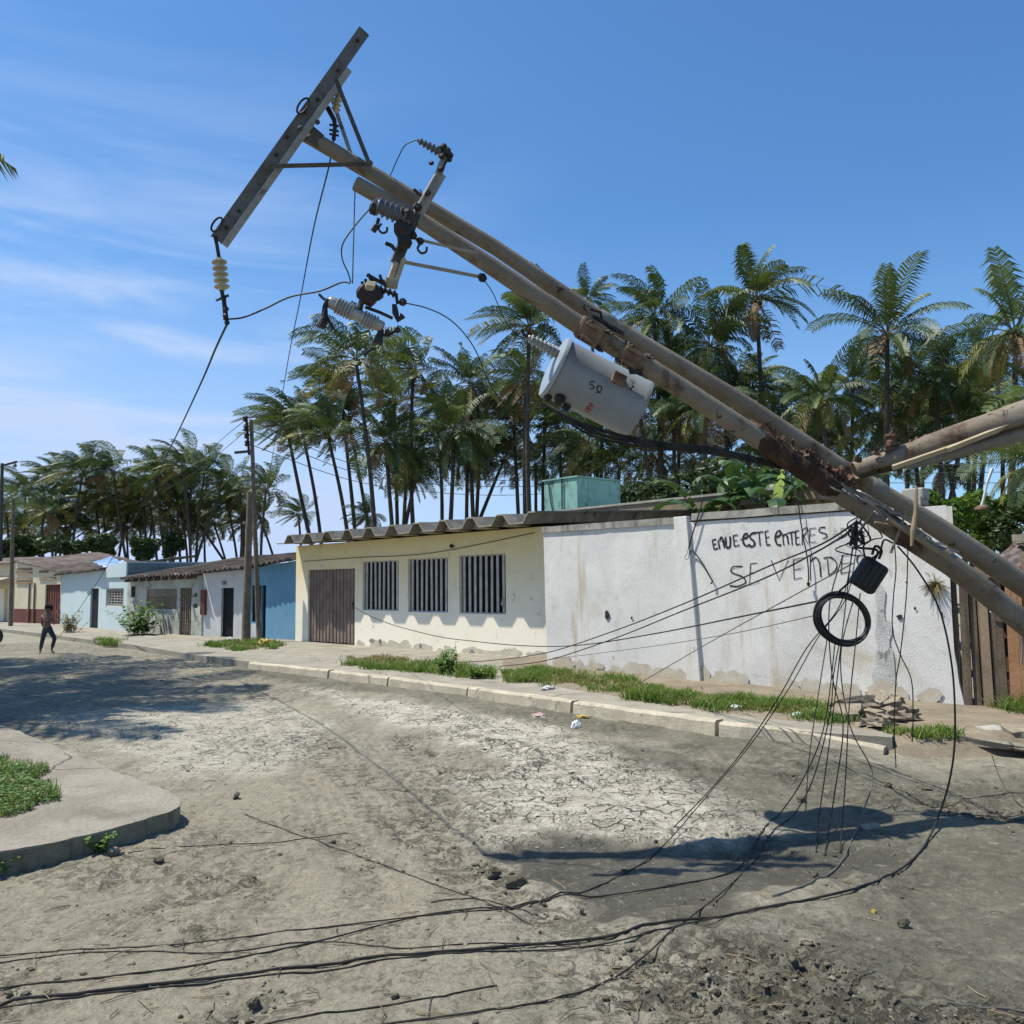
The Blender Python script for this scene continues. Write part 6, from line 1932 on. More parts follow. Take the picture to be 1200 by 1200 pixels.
# ------------------------------------------------------------------ coconut palms
def crown_mesh(name, seed, nf=26, wind=(0, 0, 0), pairs=34, droop=1.0, yellow=0.15, dry=0.1, L0=3.6):
    rr = random.Random(seed)
    bm = MB()
    W = Vector(wind)
    mats = [M['frond_dark'], M['frond_mid'], M['frond_yellow'], M['frond_dry'], M['rachis']]
    for k in range(nf):
        t = (k + 0.5) / nf                       # 0 youngest (upright) .. 1 oldest (hanging)
        az = k * 2.39996 + rr.uniform(-0.25, 0.25)
        el = R(84) - R(118) * t ** 0.85 * droop + R(rr.uniform(-14, 14))
        L = L0 * 1.06 * (0.72 + 0.38 * math.sin(math.pi * min(0.12 + t, 0.92))) * rr.uniform(0.74, 1.12)
        u = rr.random()
        mi = 1 if u < 0.42 else 0
        if t > 0.55 and rr.random() < yellow: mi = 2
        if t > 0.80 and rr.random() < dry * 4: mi = 3
        hd = Vector((math.cos(az), math.sin(az), 0))
        d = hd * math.cos(el) + Vector((0, 0, math.sin(el)))
        nseg = 13
        p = hd * 0.08 + Vector((0, 0, 0.15 * (1 - t)))
        pts = [p.copy()]; dirs = [d.copy()]
        g_ = (0.060 + 0.085 * t + rr.uniform(0, 0.02)) * droop
        for s in range(nseg):
            q = (s + 1) / nseg
            d = (d + Vector((0, 0, -g_ * (0.5 + 1.1 * q))) + W * (0.03 + 0.11 * q) * rr.uniform(0.7, 1.3)).normalized()
            p = p + d * (L / nseg)
            pts.append(p.copy()); dirs.append(d.copy())
        bm.tube(pts, [0.030 * (1 - 0.85 * i / nseg) for i in range(nseg + 1)], 4, 4 if mi < 3 else 3, cap=False)
        roll = rr.uniform(-0.7, 0.7)
        torn = rr.choice((0, 0, 0.1, 0.3, 0.5)) if t > 0.35 else 0
        for j in range(pairs):
            q = 0.14 + 0.86 * (j + rr.uniform(0.1, 0.9)) / pairs
            f_ = q * nseg
            i = min(int(f_), nseg - 1)
            c = pts[i].lerp(pts[i + 1], f_ - i)
            dd = dirs[i].lerp(dirs[i + 1], f_ - i).normalized()
            side = dd.cross(Vector((0, 0, 1)))
            if side.length < 0.15: side = dd.cross(hd.cross(Vector((0, 0, 1))))
            side.normalize()
            up = side.cross(dd)
            side = (side * math.cos(roll) + up * math.sin(roll)).normalized()
            up = side.cross(dd)
            ll = L * 0.285 * (math.sin(math.pi * (0.10 + 0.82 * q)) ** 0.7) * rr.uniform(0.8, 1.12)
            if torn and rr.random() < torn: continue
            for sg in (-1, 1):
                v1 = (side * sg * 0.78 + dd * 0.52 + up * 0.14 + W * 0.18).normalized()
                v2 = (v1 * 0.8 + Vector((0, 0, -1.05 * droop)) + W * 0.45 + dd * 0.15 + Vector((rr.gauss(0, .12), rr.gauss(0, .12), rr.gauss(0, .1)))).normalized()
                a0 = c
                a1 = c + v1 * ll * 0.5
                a2 = a1 + v2 * ll * 0.52
                wd = dd * 0.040
                b0 = len(bm.v)
                bm.v += [tuple(a0 - wd * 0.7), tuple(a0 + wd * 0.7), tuple(a1 + wd), tuple(a1 - wd), tuple(a2)]
                bm.f.append((b0, b0 + 1, b0 + 2, b0 + 3)); bm.m.append(mi)
                bm.f.append((b0 + 3, b0 + 2, b0 + 4)); bm.m.append(mi)
    # nuts and fibre at the heart
    for k in range(9):
        a = rr.uniform(0, 6.28)
        c = Vector((math.cos(a) * 0.22, math.sin(a) * 0.22, rr.uniform(-0.25, 0.0)))
        bm.lathe(c - Vector((0, 0, 0.12)), Vector((0, 0, 1)), [(0, 0.03), (0.06, 0.10), (0.13, 0.11), (0.20, 0.08), (0.24, 0.02)], 7, 2 if k % 3 else 3)
    me_ = bpy.data.meshes.new(name)
    me_.from_pydata(bm.v, [], bm.f)
    for m_ in mats: me_.materials.append(m_)
    me_.polygons.foreach_set('material_index', bm.m)
    me_.update()
    return me_
CR = {}
CR['wind'] = [crown_mesh('windswept_crown', 100 + i, 26, (-1.75, 0.05, 0.22), 34, 0.90, 0.14, 0.10) for i in range(5)]
CR['breeze'] = [crown_mesh('breezy_crown', 200 + i, 26, (-1.0, 0.1, 0.05), 36, 0.98, 0.22, 0.14) for i in range(5)]
CR['calm'] = [crown_mesh('open_crown', 300 + i, 25, (-0.35, 0.0, 0.0), 38, 0.95, 0.16, 0.12) for i in range(5)]
CR['green'] = [crown_mesh('dense_crown', 400 + i, 34, (-0.60, 0.0, 0.0), 36, 1.12, 0.35, 0.12) for i in range(3)]
CR['gold'] = [crown_mesh('yellowing_crown', 500 + i, 27, (-0.3, 0.0, 0.0), 38, 1.0, 0.75, 0.3) for i in range(2)]

# (crown x, crown y, crown radius in px, how far ahead, trunk foot x, trunk foot y or None, style)
PALMS = [
    # far left grove, swept by the wind
    (8, 604, 34, 92, 14, None, 'wind'), (30, 578, 36, 96, 26, None, 'wind'), (52, 600, 34, 90, 50, None, 'wind'), (74, 585, 36, 100, 80, None, 'wind'),
    (97, 556, 38, 92, 90, 640, 'wind'), (112, 592, 36, 97, 118, 640, 'wind'), (133, 553, 38, 92, 145, 640, 'wind'), (88, 610, 32, 100, 70, None, 'wind'),
    (150, 592, 34, 98, 142, 640, 'wind'), (160, 607, 32, 102, 170, None, 'wind'), (183, 556, 36, 90, 192, 640, 'breeze'), (176, 592, 34, 96, 180, None, 'wind'),
    (214, 548, 38, 88, 220, 640, 'wind'), (208, 590, 36, 94, 213, 640, 'wind'), (240, 553, 36, 92, 236, 640, 'wind'), (228, 606, 34, 98, 258, None, 'wind'),
    (262, 568, 34, 90, 234, 650, 'wind'), (268, 596, 34, 95, 275, 640, 'wind'), (250, 612, 30, 100, 262, None, 'breeze'), (312, 575, 36, 90, 310, 640, 'wind'),
    (304, 606, 30, 96, 318, None, 'wind'), (350, 604, 26, 88, 352, None, 'wind'), (128, 612, 30, 104, 112, None, 'wind'), (40, 622, 30, 104, 36, None, 'wind'),
    (196, 616, 28, 104, 200, None, 'wind'), (64, 566, 34, 98, 62, None, 'wind'), (120, 580, 36, 96, 128, None, 'breeze'), (168, 574, 36, 96, 176, None, 'wind'), (196, 572, 36, 94, 198, None, 'breeze'), (222, 580, 36, 96, 224, None, 'wind'), (282, 582, 34, 94, 280, None, 'breeze'), (20, 622, 30, 100, 24, None, 'wind'), (68, 616, 30, 98, 66, None, 'breeze'), (106, 620, 30, 100, 104, None, 'wind'), (148, 618, 30, 98, 150, None, 'breeze'), (178, 614, 30, 100, 176, None, 'wind'), (216, 618, 30, 98, 218, None, 'breeze'), (240, 620, 30, 102, 242, None, 'wind'), (286, 616, 28, 98, 284, None, 'breeze'),
    # behind the yellow house
    (336, 500, 52, 62, 364, 625, 'wind'), (352, 496, 46, 66, 372, 628, 'breeze'), (384, 510, 54, 60, 402, 622, 'wind'), (417, 422, 70, 52, 431, 590, 'breeze'),
    (408, 490, 46, 66, 430, 620, 'breeze'), (484, 434, 52, 58, 490, 612, 'wind'), (452, 520, 52, 54, 459, 614, 'green'), (476, 548, 42, 58, 470, 614, 'green'),
    (494, 530, 44, 60, 478, 616, 'green'), (552, 452, 50, 58, 557, 606, 'green'), (532, 508, 54, 54, 526, 610, 'green'), (548, 530, 46, 60, 548, 608, 'green'),
    (398, 452, 52, 64, 414, 610, 'wind'), (462, 470, 46, 64, 466, 610, 'wind'), (566, 500, 48, 62, 562, 606, 'breeze'), (430, 606, 24, 60, 434, 630, 'breeze'), (512, 478, 40, 66, 514, 610, 'breeze'),
    # around the tank
    (620, 385, 64, 50, 624, 600, 'breeze'), (616, 448, 54, 54, 618, 602, 'breeze'), (590, 540, 40, 62, 558, 606, 'breeze'), (655, 505, 48, 60, 652, 600, 'breeze'),
    (692, 520, 50, 56, 690, 600, 'green'), (766, 372, 62, 52, 768, 600, 'breeze'), (748, 470, 54, 50, 770, 592, 'gold'), (726, 545, 46, 54, 716, 600, 'breeze'),
    (640, 480, 50, 62, 640, 600, 'breeze'), (672, 545, 44, 60, 668, 600, 'green'), (706, 480, 48, 62, 704, 600, 'breeze'), (780, 430, 54, 56, 778, 600, 'green'), (602, 500, 48, 60, 606, 600, 'breeze'), (690, 352, 34, 60, 694, 590, 'calm'), (790, 500, 50, 52, 788, 600, 'calm'), (628, 545, 36, 64, 630, 600, 'breeze'),
    # behind the white wall
    (832, 408, 60, 50, 828, 590, 'green'), (886, 352, 72, 50, 886, 560, 'calm'), (826, 480, 52, 48, 822, 590, 'gold'), (858, 470, 50, 52, 852, 590, 'calm'),
    (962, 470, 58, 46, 966, 590, 'calm'), (905, 505, 50, 50, 908, 590, 'calm'), (935, 525, 48, 54, 938, 590, 'green'), (984, 520, 44, 52, 986, 590, 'breeze'),
    (800, 448, 52, 56, 800, 590, 'green'), (880, 455, 50, 58, 884, 590, 'green'), (938, 478, 50, 56, 940, 590, 'calm'), (812, 540, 44, 60, 812, 600, 'calm'), (900, 545, 44, 60, 896, 600, 'green'), (960, 540, 46, 60, 962, 600, 'calm'), (856, 535, 42, 56, 856, 600, 'breeze'), (764, 535, 44, 54, 760, 600, 'green'),
    # beyond the broken pole end
    (1040, 392, 76, 46, 1034, 590, 'calm'), (1030, 488, 54, 48, 1024, 600, 'calm'), (1096, 452, 60, 46, 1100, 600, 'calm'), (1070, 508, 52, 50, 1076, 600, 'calm'),
    (1190, 392, 80, 40, 1178, 600, 'gold'), (1130, 490, 60, 46, 1112, 600, 'calm'), (1160, 470, 56, 50, 1150, 600, 'green'), (1000, 450, 46, 58, 1004, 600, 'calm'),
    (1060, 455, 52, 56, 1062, 600, 'green'), (1085, 495, 50, 58, 1086, 600, 'calm'), (1040, 530, 46, 60, 1044, 600, 'green'), (1135, 455, 54, 56, 1138, 600, 'green'), (1175, 500, 52, 54, 1172, 600, 'calm'), (1110, 545, 44, 52, 1120, 610, 'calm'), (1228, 470, 70, 38, 1215, 600, 'calm'), (1222, 548, 70, 30, 1235, 620, 'gold'), (1150, 425, 44, 58, 1146, 600, 'calm'),
]
ZONES = [(16, 'porch house'), (72, 'cream house'), (150, 'pale blue house'), (237, 'ruined house'), (347, 'white house'),
         (590, 'yellow house'), (800, 'turquoise tank'), (1000, 'white wall'), (9999, 'plank fence')]
ORD = ['first', 'second', 'third', 'fourth', 'fifth', 'sixth', 'seventh', 'eighth', 'ninth', 'tenth', 'eleventh', 'twelfth', 'thirteenth', 'fourteenth', 'fifteenth', 'sixteenth', 'seventeenth', 'eighteenth', 'nineteenth', 'twentieth', 'twenty-first', 'twenty-second', 'twenty-third', 'twenty-fourth', 'twenty-fifth', 'twenty-sixth']
zc_ = {}
STY = {'wind': 'windswept', 'breeze': 'breezy', 'calm': 'open crowned', 'green': 'dense green', 'gold': 'yellowing'}
cnt = {}
def trunk(bm, b, t, r0, r1, bend):
    n_ = 14
    P_ = []
    for k in range(n_ + 1):
        q = k / n_
        P_.append(b.lerp(t, q) + bend * math.sin(math.pi * q))
    rad = []
    for k in range(n_ + 1):
        q = k / n_
        rad.append(r0 * (1 - q) + r1 * q + (0.10 * (1 - q * 6) if q < 0.16 else 0) )
    bm.tube(P_, rad, 8, rough=0.05)
for (px, py, rp, D, fx, fy_, sty) in sorted(PALMS, key=lambda q: q[0]):
    top = at(px, py, D)
    if fy_ is None: fy_ = 640
    # the foot follows the trunk's line seen above the roofs down to the ground
    k = (proj(Vector((top.x, D, 0)))[1] - py) / max(fy_ - py, 30)
    k = min(k, 2.2)
    fxx = px + (fx - px) * k
    base = g(fxx, 700) ; base = Vector((at(fxx, 700, D).x, D + random.uniform(-1, 1), 0))
    zone = next(z for lim, z in ZONES if px < lim)
    zc_[zone] = zc_.get(zone, 0) + 1
    lean = (top.x - base.x) / top.z
    ln = 'leaning left' if lean < -0.10 else ('leaning right' if lean > 0.10 else 'upright')
    lb = f'{STY[sty]} {ln} coconut palm, {ORD[zc_[zone] - 1]} crown from the left behind the {zone}'
    T_ = thing('palm_tree', lb, 'palm tree', base, 'coconut palms behind the houses')
    bm = MB()
    trunk(bm, base, top, 0.17, 0.11, Vector((random.uniform(-0.35, 0.35), random.uniform(-0.3, 0.3), 0)) * (top.z / 12))
    bm.build('trunk', M['trunk'], T_, smooth=True)
    cnt[sty] = cnt.get(sty, -1) + 1
    ml = CR[sty]
    c = bpy.data.objects.new('crown', ml[cnt[sty] % len(ml)])
    COL.objects.link(c)
    c.parent = T_
    c.location = top - base
    Lw = rp * D / F
    sc = Lw / 3.15
    tw = random.uniform(-0.5, 0.5) if sty in ('wind',) else (random.uniform(-0.8, 0.8) if sty == 'breeze' else random.uniform(0, 6.28))
    c.rotation_euler = (random.uniform(-0.16, 0.16), random.uniform(-0.20, 0.14), tw)
    c.scale = (sc * random.uniform(0.95, 1.05), sc * random.uniform(0.95, 1.05), sc * random.uniform(0.92, 1.06))
# the palms just outside the left edge whose shade falls on the road
for i, (x, y, h, fxo, sc, lb) in enumerate(((-13.45, 14.6, 11.5, -0.6, 1.15, 'near coconut palm at the left edge, only its frond tips in view'), (-16.6, 19.0, 11.0, -1.0, 1.1, 'farther coconut palm outside the left edge shading the road'), (-13.0, 12.0, 9.0, -0.8, 1.1, 'farthest left coconut palm outside the view shading the road'))):
    base = Vector((x + fxo * 0.4, y, 0)); top = Vector((x, y, h))
    T_ = thing('palm_tree', lb, 'palm tree', base, 'palms at the left edge of the street')
    bm = MB(); trunk(bm, base, top, 0.17, 0.11, Vector((0.3, 0, 0))); bm.build('trunk', M['trunk'], T_, smooth=True)
    c = bpy.data.objects.new('crown', CR['calm'][(i + 1) % 5]); COL.objects.link(c); c.parent = T_; c.location = top - base
    c.scale = (sc, sc, sc); c.rotation_euler = (0, 0, 1.3 * i)

# ------------------------------------------------------------------ other trees and plants
def leaf_cluster(seed, rx, ry, rz, n, ls, mats, flat=0.0):
    rr = random.Random(seed)
    bm = MB()
    lobes = [(Vector((rr.uniform(-.75, .75) * rx, rr.uniform(-.6, .6) * ry, rr.uniform(-.5, .65) * rz)), rr.uniform(0.22, 0.5)) for _ in range(16)]
    for k in range(n):
        c0, s_ = rr.choice(lobes)
        v_ = Vector((rr.gauss(0, 1), rr.gauss(0, 1), rr.gauss(0, 1))).normalized() * rr.uniform(0.55, 1.0) ** 0.5
        c = c0 + Vector((v_.x * rx * s_, v_.y * ry * s_, v_.z * rz * s_))
        a = Vector((rr.gauss(0, 1), rr.gauss(0, 1), rr.gauss(0, 0.6))).normalized()
        b = a.orthogonal().normalized()
        b = (Matrix.Rotation(rr.uniform(0, 6.28), 3, a) @ b)
        l = ls * rr.uniform(0.6, 1.3)
        mi = rr.choice(range(len(mats)))
        i0 = len(bm.v)
        bm.v += [tuple(c - a * l), tuple(c + b * l * 0.45), tuple(c + a * l), tuple(c - b * l * 0.45)]
        bm.f.append((i0, i0 + 1, i0 + 2, i0 + 3)); bm.m.append(mi)
    return bm
def bush(label, px, py, D, wpx, hpx, mats, seed, n=1500, name='bush', ls=0.16):
    c = at(px, py, D)
    rx, rz = wpx * D / F, hpx * D / F
    base = Vector((c.x, c.y, 0))
    T_ = thing(name, label, 'tree' if name == 'leafy_tree' else 'bush', base)
    bm = leaf_cluster(seed, rx, rx * 0.9, rz, int(n * 1.8), ls, mats)
    bm.v = [tuple(Vector(v) + c) for v in bm.v]
    bm.build('crown', mats, T_)
    bm = MB()
    for k in range(3):
        bm.tube([base, base.lerp(c, 0.6) + Vector((random.uniform(-.2, .2), 0, 0)), c + Vector((random.uniform(-.5, .5) * rx, 0, random.uniform(0, .4) * rz))], [0.13, 0.09, 0.03], 6)
    bm.build('trunk', M['bark'], T_)
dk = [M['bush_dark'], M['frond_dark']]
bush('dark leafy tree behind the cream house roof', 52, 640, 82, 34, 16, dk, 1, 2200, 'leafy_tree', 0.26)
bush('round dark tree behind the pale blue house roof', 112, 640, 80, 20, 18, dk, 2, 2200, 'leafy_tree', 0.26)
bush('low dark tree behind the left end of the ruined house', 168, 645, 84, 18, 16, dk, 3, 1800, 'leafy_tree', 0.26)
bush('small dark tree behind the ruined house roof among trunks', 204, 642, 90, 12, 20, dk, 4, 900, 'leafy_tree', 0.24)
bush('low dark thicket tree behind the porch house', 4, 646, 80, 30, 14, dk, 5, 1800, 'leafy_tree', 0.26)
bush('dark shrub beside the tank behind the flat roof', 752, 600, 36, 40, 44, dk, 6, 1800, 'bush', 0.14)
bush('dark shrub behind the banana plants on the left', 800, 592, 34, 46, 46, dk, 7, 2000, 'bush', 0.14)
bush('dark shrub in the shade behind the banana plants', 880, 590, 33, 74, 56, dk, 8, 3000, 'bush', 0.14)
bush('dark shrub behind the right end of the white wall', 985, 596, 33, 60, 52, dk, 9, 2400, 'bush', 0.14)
bb_ = [M['bush_bright'], M['bush_bright'], M['weed']]
bush('bright green bush behind the shed roof, left one', 1110, 612, 30, 36, 42, bb_, 10, 2200, 'bush', 0.12)
bush('bright green bush behind the shed roof, right one', 1160, 614, 32, 38, 36, bb_, 11, 2200, 'bush', 0.12)
bush('dark bush at the right edge behind the shed roof', 1215, 610, 30, 44, 46, dk, 12, 2000, 'bush', 0.13)

def banana(label, px, py, D, leaves, bright=()):
    c = at(px, py, D); base = Vector((c.x, c.y, 0))
    T_ = thing('banana_plant', label, 'banana plant', base, 'banana plants behind the white wall')
    bm = MB(); bm.tube([base, base.lerp(c, 0.6), c], [0.12, 0.10, 0.06], 8); bm.build('stem', M['weed'], T_)
    for i, (az, el, L, dr_) in enumerate(leaves):
        bm = MB()
        hd = Vector((math.cos(az), math.sin(az) * 0.6, 0))
        d = (hd * math.cos(el) + Vector((0, 0, math.sin(el)))).normalized()
        p = c.copy(); n_ = 12
        sd = d.cross(Vector((0, 0, 1))).normalized()
        prev = None
        for k in range(n_ + 1):
            q = k / n_
            w = 0.20 * L / 1.8 * math.sin(math.pi * min(0.06 + q * 0.94, 0.985)) ** 0.6
            fold = Vector((0, 0, 0.10 * w))
            row = [p - sd * w + Vector((0, 0, -w * 0.25)), p + fold, p + sd * w + Vector((0, 0, -w * 0.25))]
            if prev:
                tear = random.random() < 0.7
                for a_ in (0, 1):
                    if tear and random.random() < 0.6:
                        dz_ = Vector((0, 0, -random.uniform(0.0, 0.10)))
                        m0 = prev[a_].lerp(row[a_], 0.78) + (dz_ if a_ == 0 else Vector()); m1 = prev[a_ + 1].lerp(row[a_ + 1], 0.80) + (dz_ if a_ == 1 else Vector())
                        bm.quad(prev[a_], prev[a_ + 1], m1, m0)
                    else:
                        bm.quad(prev[a_], prev[a_ + 1], row[a_ + 1], row[a_])
            prev = row
            d = (d + Vector((0, 0, -dr_ / n_ * (0.4 + 1.6 * q)))).normalized()
            p = p + d * L / n_
        bm.build('leaf', M['banana_bright'] if i in bright else M['banana'], T_, smooth=True)
def rl(seed, n):
    q = random.Random(seed)
    return [(k * 2.4 + q.uniform(-.3, .3), q.uniform(0.35, 1.25), q.uniform(1.2, 2.0), q.uniform(1.5, 2.3)) for k in range(n)]
banana('banana plant with a bright yellow-green young leaf above the white wall', 908, 600, 19.5, [(1.0, 1.12, 1.15, 0.25)] + rl(1, 9), (0,))
banana('broad-leaved banana plant right of the bright leaf', 948, 590, 20.5, rl(2, 10))
banana('banana plant with drooping leaves left of the bright leaf', 866, 592, 20.8, rl(3, 10))
banana('tall dark banana plant behind the bright leaf', 886, 570, 22.5, rl(5, 10))
banana('banana plant partly hidden behind the lower pole', 985, 588, 21.5, rl(6, 9))
banana('small banana plant near the roof rim with one leaf over the wall', 822, 606, 21, rl(4, 6))

# grass on the verges
def grass(name, label, poly, z, n, hmin, hmax, mats, width=0.006, base=None, clump=True):
    P = [(p.x, p.y) for p in poly]
    X0, X1 = min(p[0] for p in P), max(p[0] for p in P)
    Y0, Y1 = min(p[1] for p in P), max(p[1] for p in P)
    x = rng.uniform(X0, X1, n * 7); y = rng.uniform(Y0, Y1, n * 7)
    sd = poly_sd(P, x, y)
    dens = fbm(x * 2.2, y * 2.2, 300, 4)
    d2 = fbm(x * 0.9, y * 0.9, 333, 4)
    keep = (sd + 1.6 * (dens - 0.5) + 1.0 * (d2 - 0.5) > 0.02)
    keep &= (rng.uniform(0.25 if clump else 0.12, 0.62 if clump else 0.56, len(x)) < dens * 0.6 + d2 * 0.4)
    keep &= rng.uniform(0, 1, len(x)) < sstep(-0.05, 0.45, sd + 1.2 * (dens - 0.5))
    x, y, dens = x[keep][:n], y[keep][:n], dens[keep][:n]
    m_ = len(x)
    h = hmin + (hmax - hmin) * rng.uniform(0, 1, m_) ** 1.8; h = h * (0.35 + 1.2 * np.clip((dens - 0.25) * 1.6, 0, 1))
    a = rng.uniform(0, 2 * np.pi, m_); lean = rng.uniform(0.2, 1.3, m_) * h
    wa = rng.uniform(0, 2 * np.pi, m_)
    wx, wy = np.cos(wa) * width, np.sin(wa) * width
    lx, ly = np.cos(a) * lean, np.sin(a) * lean
    zz = np.full(m_, z)
    V = np.stack([np.stack([x - wx, y - wy, zz], -1), np.stack([x + wx, y + wy, zz], -1),
                  np.stack([x + wx * .8 + lx * .4, y + wy * .8 + ly * .4, zz + h * .6], -1), np.stack([x - wx * .8 + lx * .4, y - wy * .8 + ly * .4, zz + h * .6], -1),
                  np.stack([x + lx, y + ly, zz + h], -1)], 1).reshape(-1, 3)
    b = np.arange(m_) * 5
    F_ = [(i, i + 1, i + 2, i + 3) for i in b.tolist()] + [(i + 3, i + 2, i + 4) for i in b.tolist()]
    me_ = bpy.data.meshes.new(name)
    off = V.mean(0) if m_ else np.zeros(3)
    me_.from_pydata((V - off).tolist(), [], F_)
    for q in mats: me_.materials.append(q)
    mi = (rng.uniform(0, 1, m_) < 0.10 + 0.5 * sstep(0.55, 0.42, dens)).astype(int) if len(mats) > 1 else np.zeros(m_, int)
    me_.polygons.foreach_set('material_index', np.concatenate([mi, mi]).tolist())
    o = bpy.data.objects.new(name, me_); COL.objects.link(o); o.location = off.tolist()
    return kind(o, 'stuff', label)
gz = PZ + 0.01
gm2 = [M['grass'], M['grass_dry']]
grass('grass', 'strip of green grass along the foot of the white wall', [g(*p, z=PZ) for p in [(590, 787), (640, 785), (720, 798), (800, 808), (900, 822), (985, 834), (1000, 850), (940, 846), (850, 836), (740, 818), (650, 804), (596, 800)]], gz, 19000, 0.06, 0.15, gm2, 0.007, clump=False)
grass('grass', 'green grass in front of the yellow house', [g(*p, z=PZ) for p in [(470, 778), (520, 776), (575, 785), (580, 796), (540, 797), (480, 788), (420, 782), (400, 778)]], PZ, 4200, 0.05, 0.16, gm2, 0.008)
grass('grass', 'dry grass by the yellow house door step', [g(*p, z=PZ) for p in [(392, 772), (440, 770), (480, 777), (480, 784), (430, 781)]], PZ, 2200, 0.03, 0.10, [M['grass_dry'], M['grass']], 0.008)
grass('grass', 'grass on the pavement before the white and blue houses', [g(*p, z=PZ) for p in [(245, 755), (300, 752), (335, 752), (335, 758), (290, 763), (255, 762)]], PZ, 4500, 0.05, 0.14, gm2, 0.012)
grass('grass', 'grass at the plank fence foot', [g(*p, z=PZ) for p in [(1172, 826), (1300, 832), (1300, 842), (1180, 838)]], PZ, 1500, 0.08, 0.2, gm2, 0.006)
grass('grass', 'sparse grass by the rubble and the kerb end', [g(*p, z=PZ) for p in [(1028, 845), (1060, 852), (1115, 855), (1110, 864), (1040, 860)]], PZ - 0.02, 1100, 0.04, 0.12, gm2, 0.006)
grass('grass', 'tuft of dry grass on the road edge by the pale blue house', [g(*p, z=0.05) for p in [(115, 752), (138, 753), (138, 757), (116, 757)]], 0.05, 900, 0.08, 0.2, gm2, 0.012, clump=False)
# low leafy ground cover on the corner pavement
poly = [g(*p, z=0.125) for p in [(-90, 885), (0, 886), (30, 899), (62, 917), (72, 930), (55, 942), (10, 958), (-90, 965)]]
bm = MB()
P = [(p.x, p.y) for p in poly]
k = 0
while k < 6500:
    x, y = random.uniform(-5.0, -2.0), random.uniform(5.3, 9.0)
    sd = float(poly_sd(P, np.array([x]), np.array([y]))[0]) + 0.5 * (float(fbm(np.array([x * 3]), np.array([y * 3]), 77)[0]) - 0.5)
    if sd < 0: continue
    k += 1
    hgt_ = random.uniform(0.01, 0.10) * min(1, 0.4 + sd * 3)
    c = Vector((x, y, 0.13 + hgt_))
    a = Vector((random.gauss(0, 1), random.gauss(0, 1), random.uniform(-0.2, 0.8))).normalized()
    b = a.cross(Vector((0, 0, 1))).normalized()
    l = random.uniform(0.008, 0.022)
    if random.random() < 0.5:
        q_ = Vector((random.gauss(0, .02), random.gauss(0, .02), random.uniform(.03, .09)))
        b0_ = Vector((x, y, 0.125)); w_ = Vector((0.0035, 0.001, 0))
        bm.quad(b0_ - w_, b0_ + w_, b0_ + q_ + w_ * .3, b0_ + q_ - w_ * .3, 0 if random.random() < .7 else 1)
    bm.quad(c - a * l, c + b * l * 0.6, c + a * l, c - b * l * 0.6, 0 if random.random() < 0.9 else 1)
o = bm.build('ground_cover', [M['weed'], M['grass_dry']], base=poly[2])
kind(o, 'stuff', 'low green ground cover on the corner pavement')

def weed(label, px, py, z, h, n, seed, spread=0.5, leafl=0.10, mats=None, name='weed'):
    rr = random.Random(seed)
    b = g(px, py, z)
    T_ = thing(name, label, 'plant', b)
    bm, bs_ = MB(), MB()
    for k in range(n):
        a = rr.uniform(0, 6.28); ln_ = rr.uniform(0.1, spread) * h
        hh = h * rr.uniform(0.45, 1.0)
        st = b + Vector((rr.gauss(0, .12) * h, rr.gauss(0, .12) * h, 0))
        tp_ = st + Vector((math.cos(a) * ln_, math.sin(a) * ln_, hh))
        bs_.tube([st, st.lerp(tp_, .5) + Vector((0, 0, hh * .06)), tp_], [0.007, 0.005, 0.003], 4)
        for j in range(9):
            q = rr.uniform(0.15, 1.0)
            c = st.lerp(tp_, q)
            d = Vector((rr.gauss(0, 1), rr.gauss(0, 1), rr.uniform(-0.2, 0.9))).normalized()
            sd = d.cross(Vector((0, 0, 1))).normalized()
            l = leafl * rr.uniform(0.6, 1.2)
            w = l * 0.38
            i0 = len(bm.v)
            bm.v += [tuple(c), tuple(c + d * l * .45 + sd * w), tuple(c + d * l + Vector((0, 0, -l * .2))), tuple(c + d * l * .45 - sd * w)]
            bm.f.append((i0, i0 + 1, i0 + 2, i0 + 3)); bm.m.append(0)
    bm.build('leaves', mats or [M['weed']], T_); bs_.build('stem', mats[0] if mats else M['weed'], T_)
weed('tall leafy weed on the pavement below the third barred window', 522, 789, PZ, 0.42, 26, 1, 0.6, 0.10)
weed('small leafy weed right of the tall one by the kerb', 560, 795, PZ, 0.24, 16, 2, 0.9, 0.085)
weed('single upright weed stalk above the leafy weed', 530, 784, PZ, 0.62, 3, 7, 0.15, 0.12)
weed('bushy green shrub against the ruined house', 163, 744, PZ, 1.05, 44, 3, 0.75, 0.20, name='shrub')
weed('leggy green plant rising above the shrub at the ruined house', 170, 743, PZ, 1.5, 10, 9, 0.35, 0.2, name='shrub')
weed('small weed growing at the kerb foot of the corner pavement', 116, 999, 0.0, 0.13, 12, 4, 0.9, 0.04)
weed('weed growing on the road at the left edge by the corner kerb', 4, 1022, 0.0, 0.12, 10, 5, 0.9, 0.04)
weed('dry brown bush leaning at the pale blue house wall', 82, 741, PZ, 0.75, 40, 6, 0.7, 0.12, [M['grass_dry']], 'shrub')
weed('dry plant rooted high in the white wall near its right end', 1097, 690, PZ, 0.2, 2, 8, 0.6, 0.05, [M['grass_dry']]) if False else None
s_, z_ = fw.uv(1097, 686)
bm = MB()
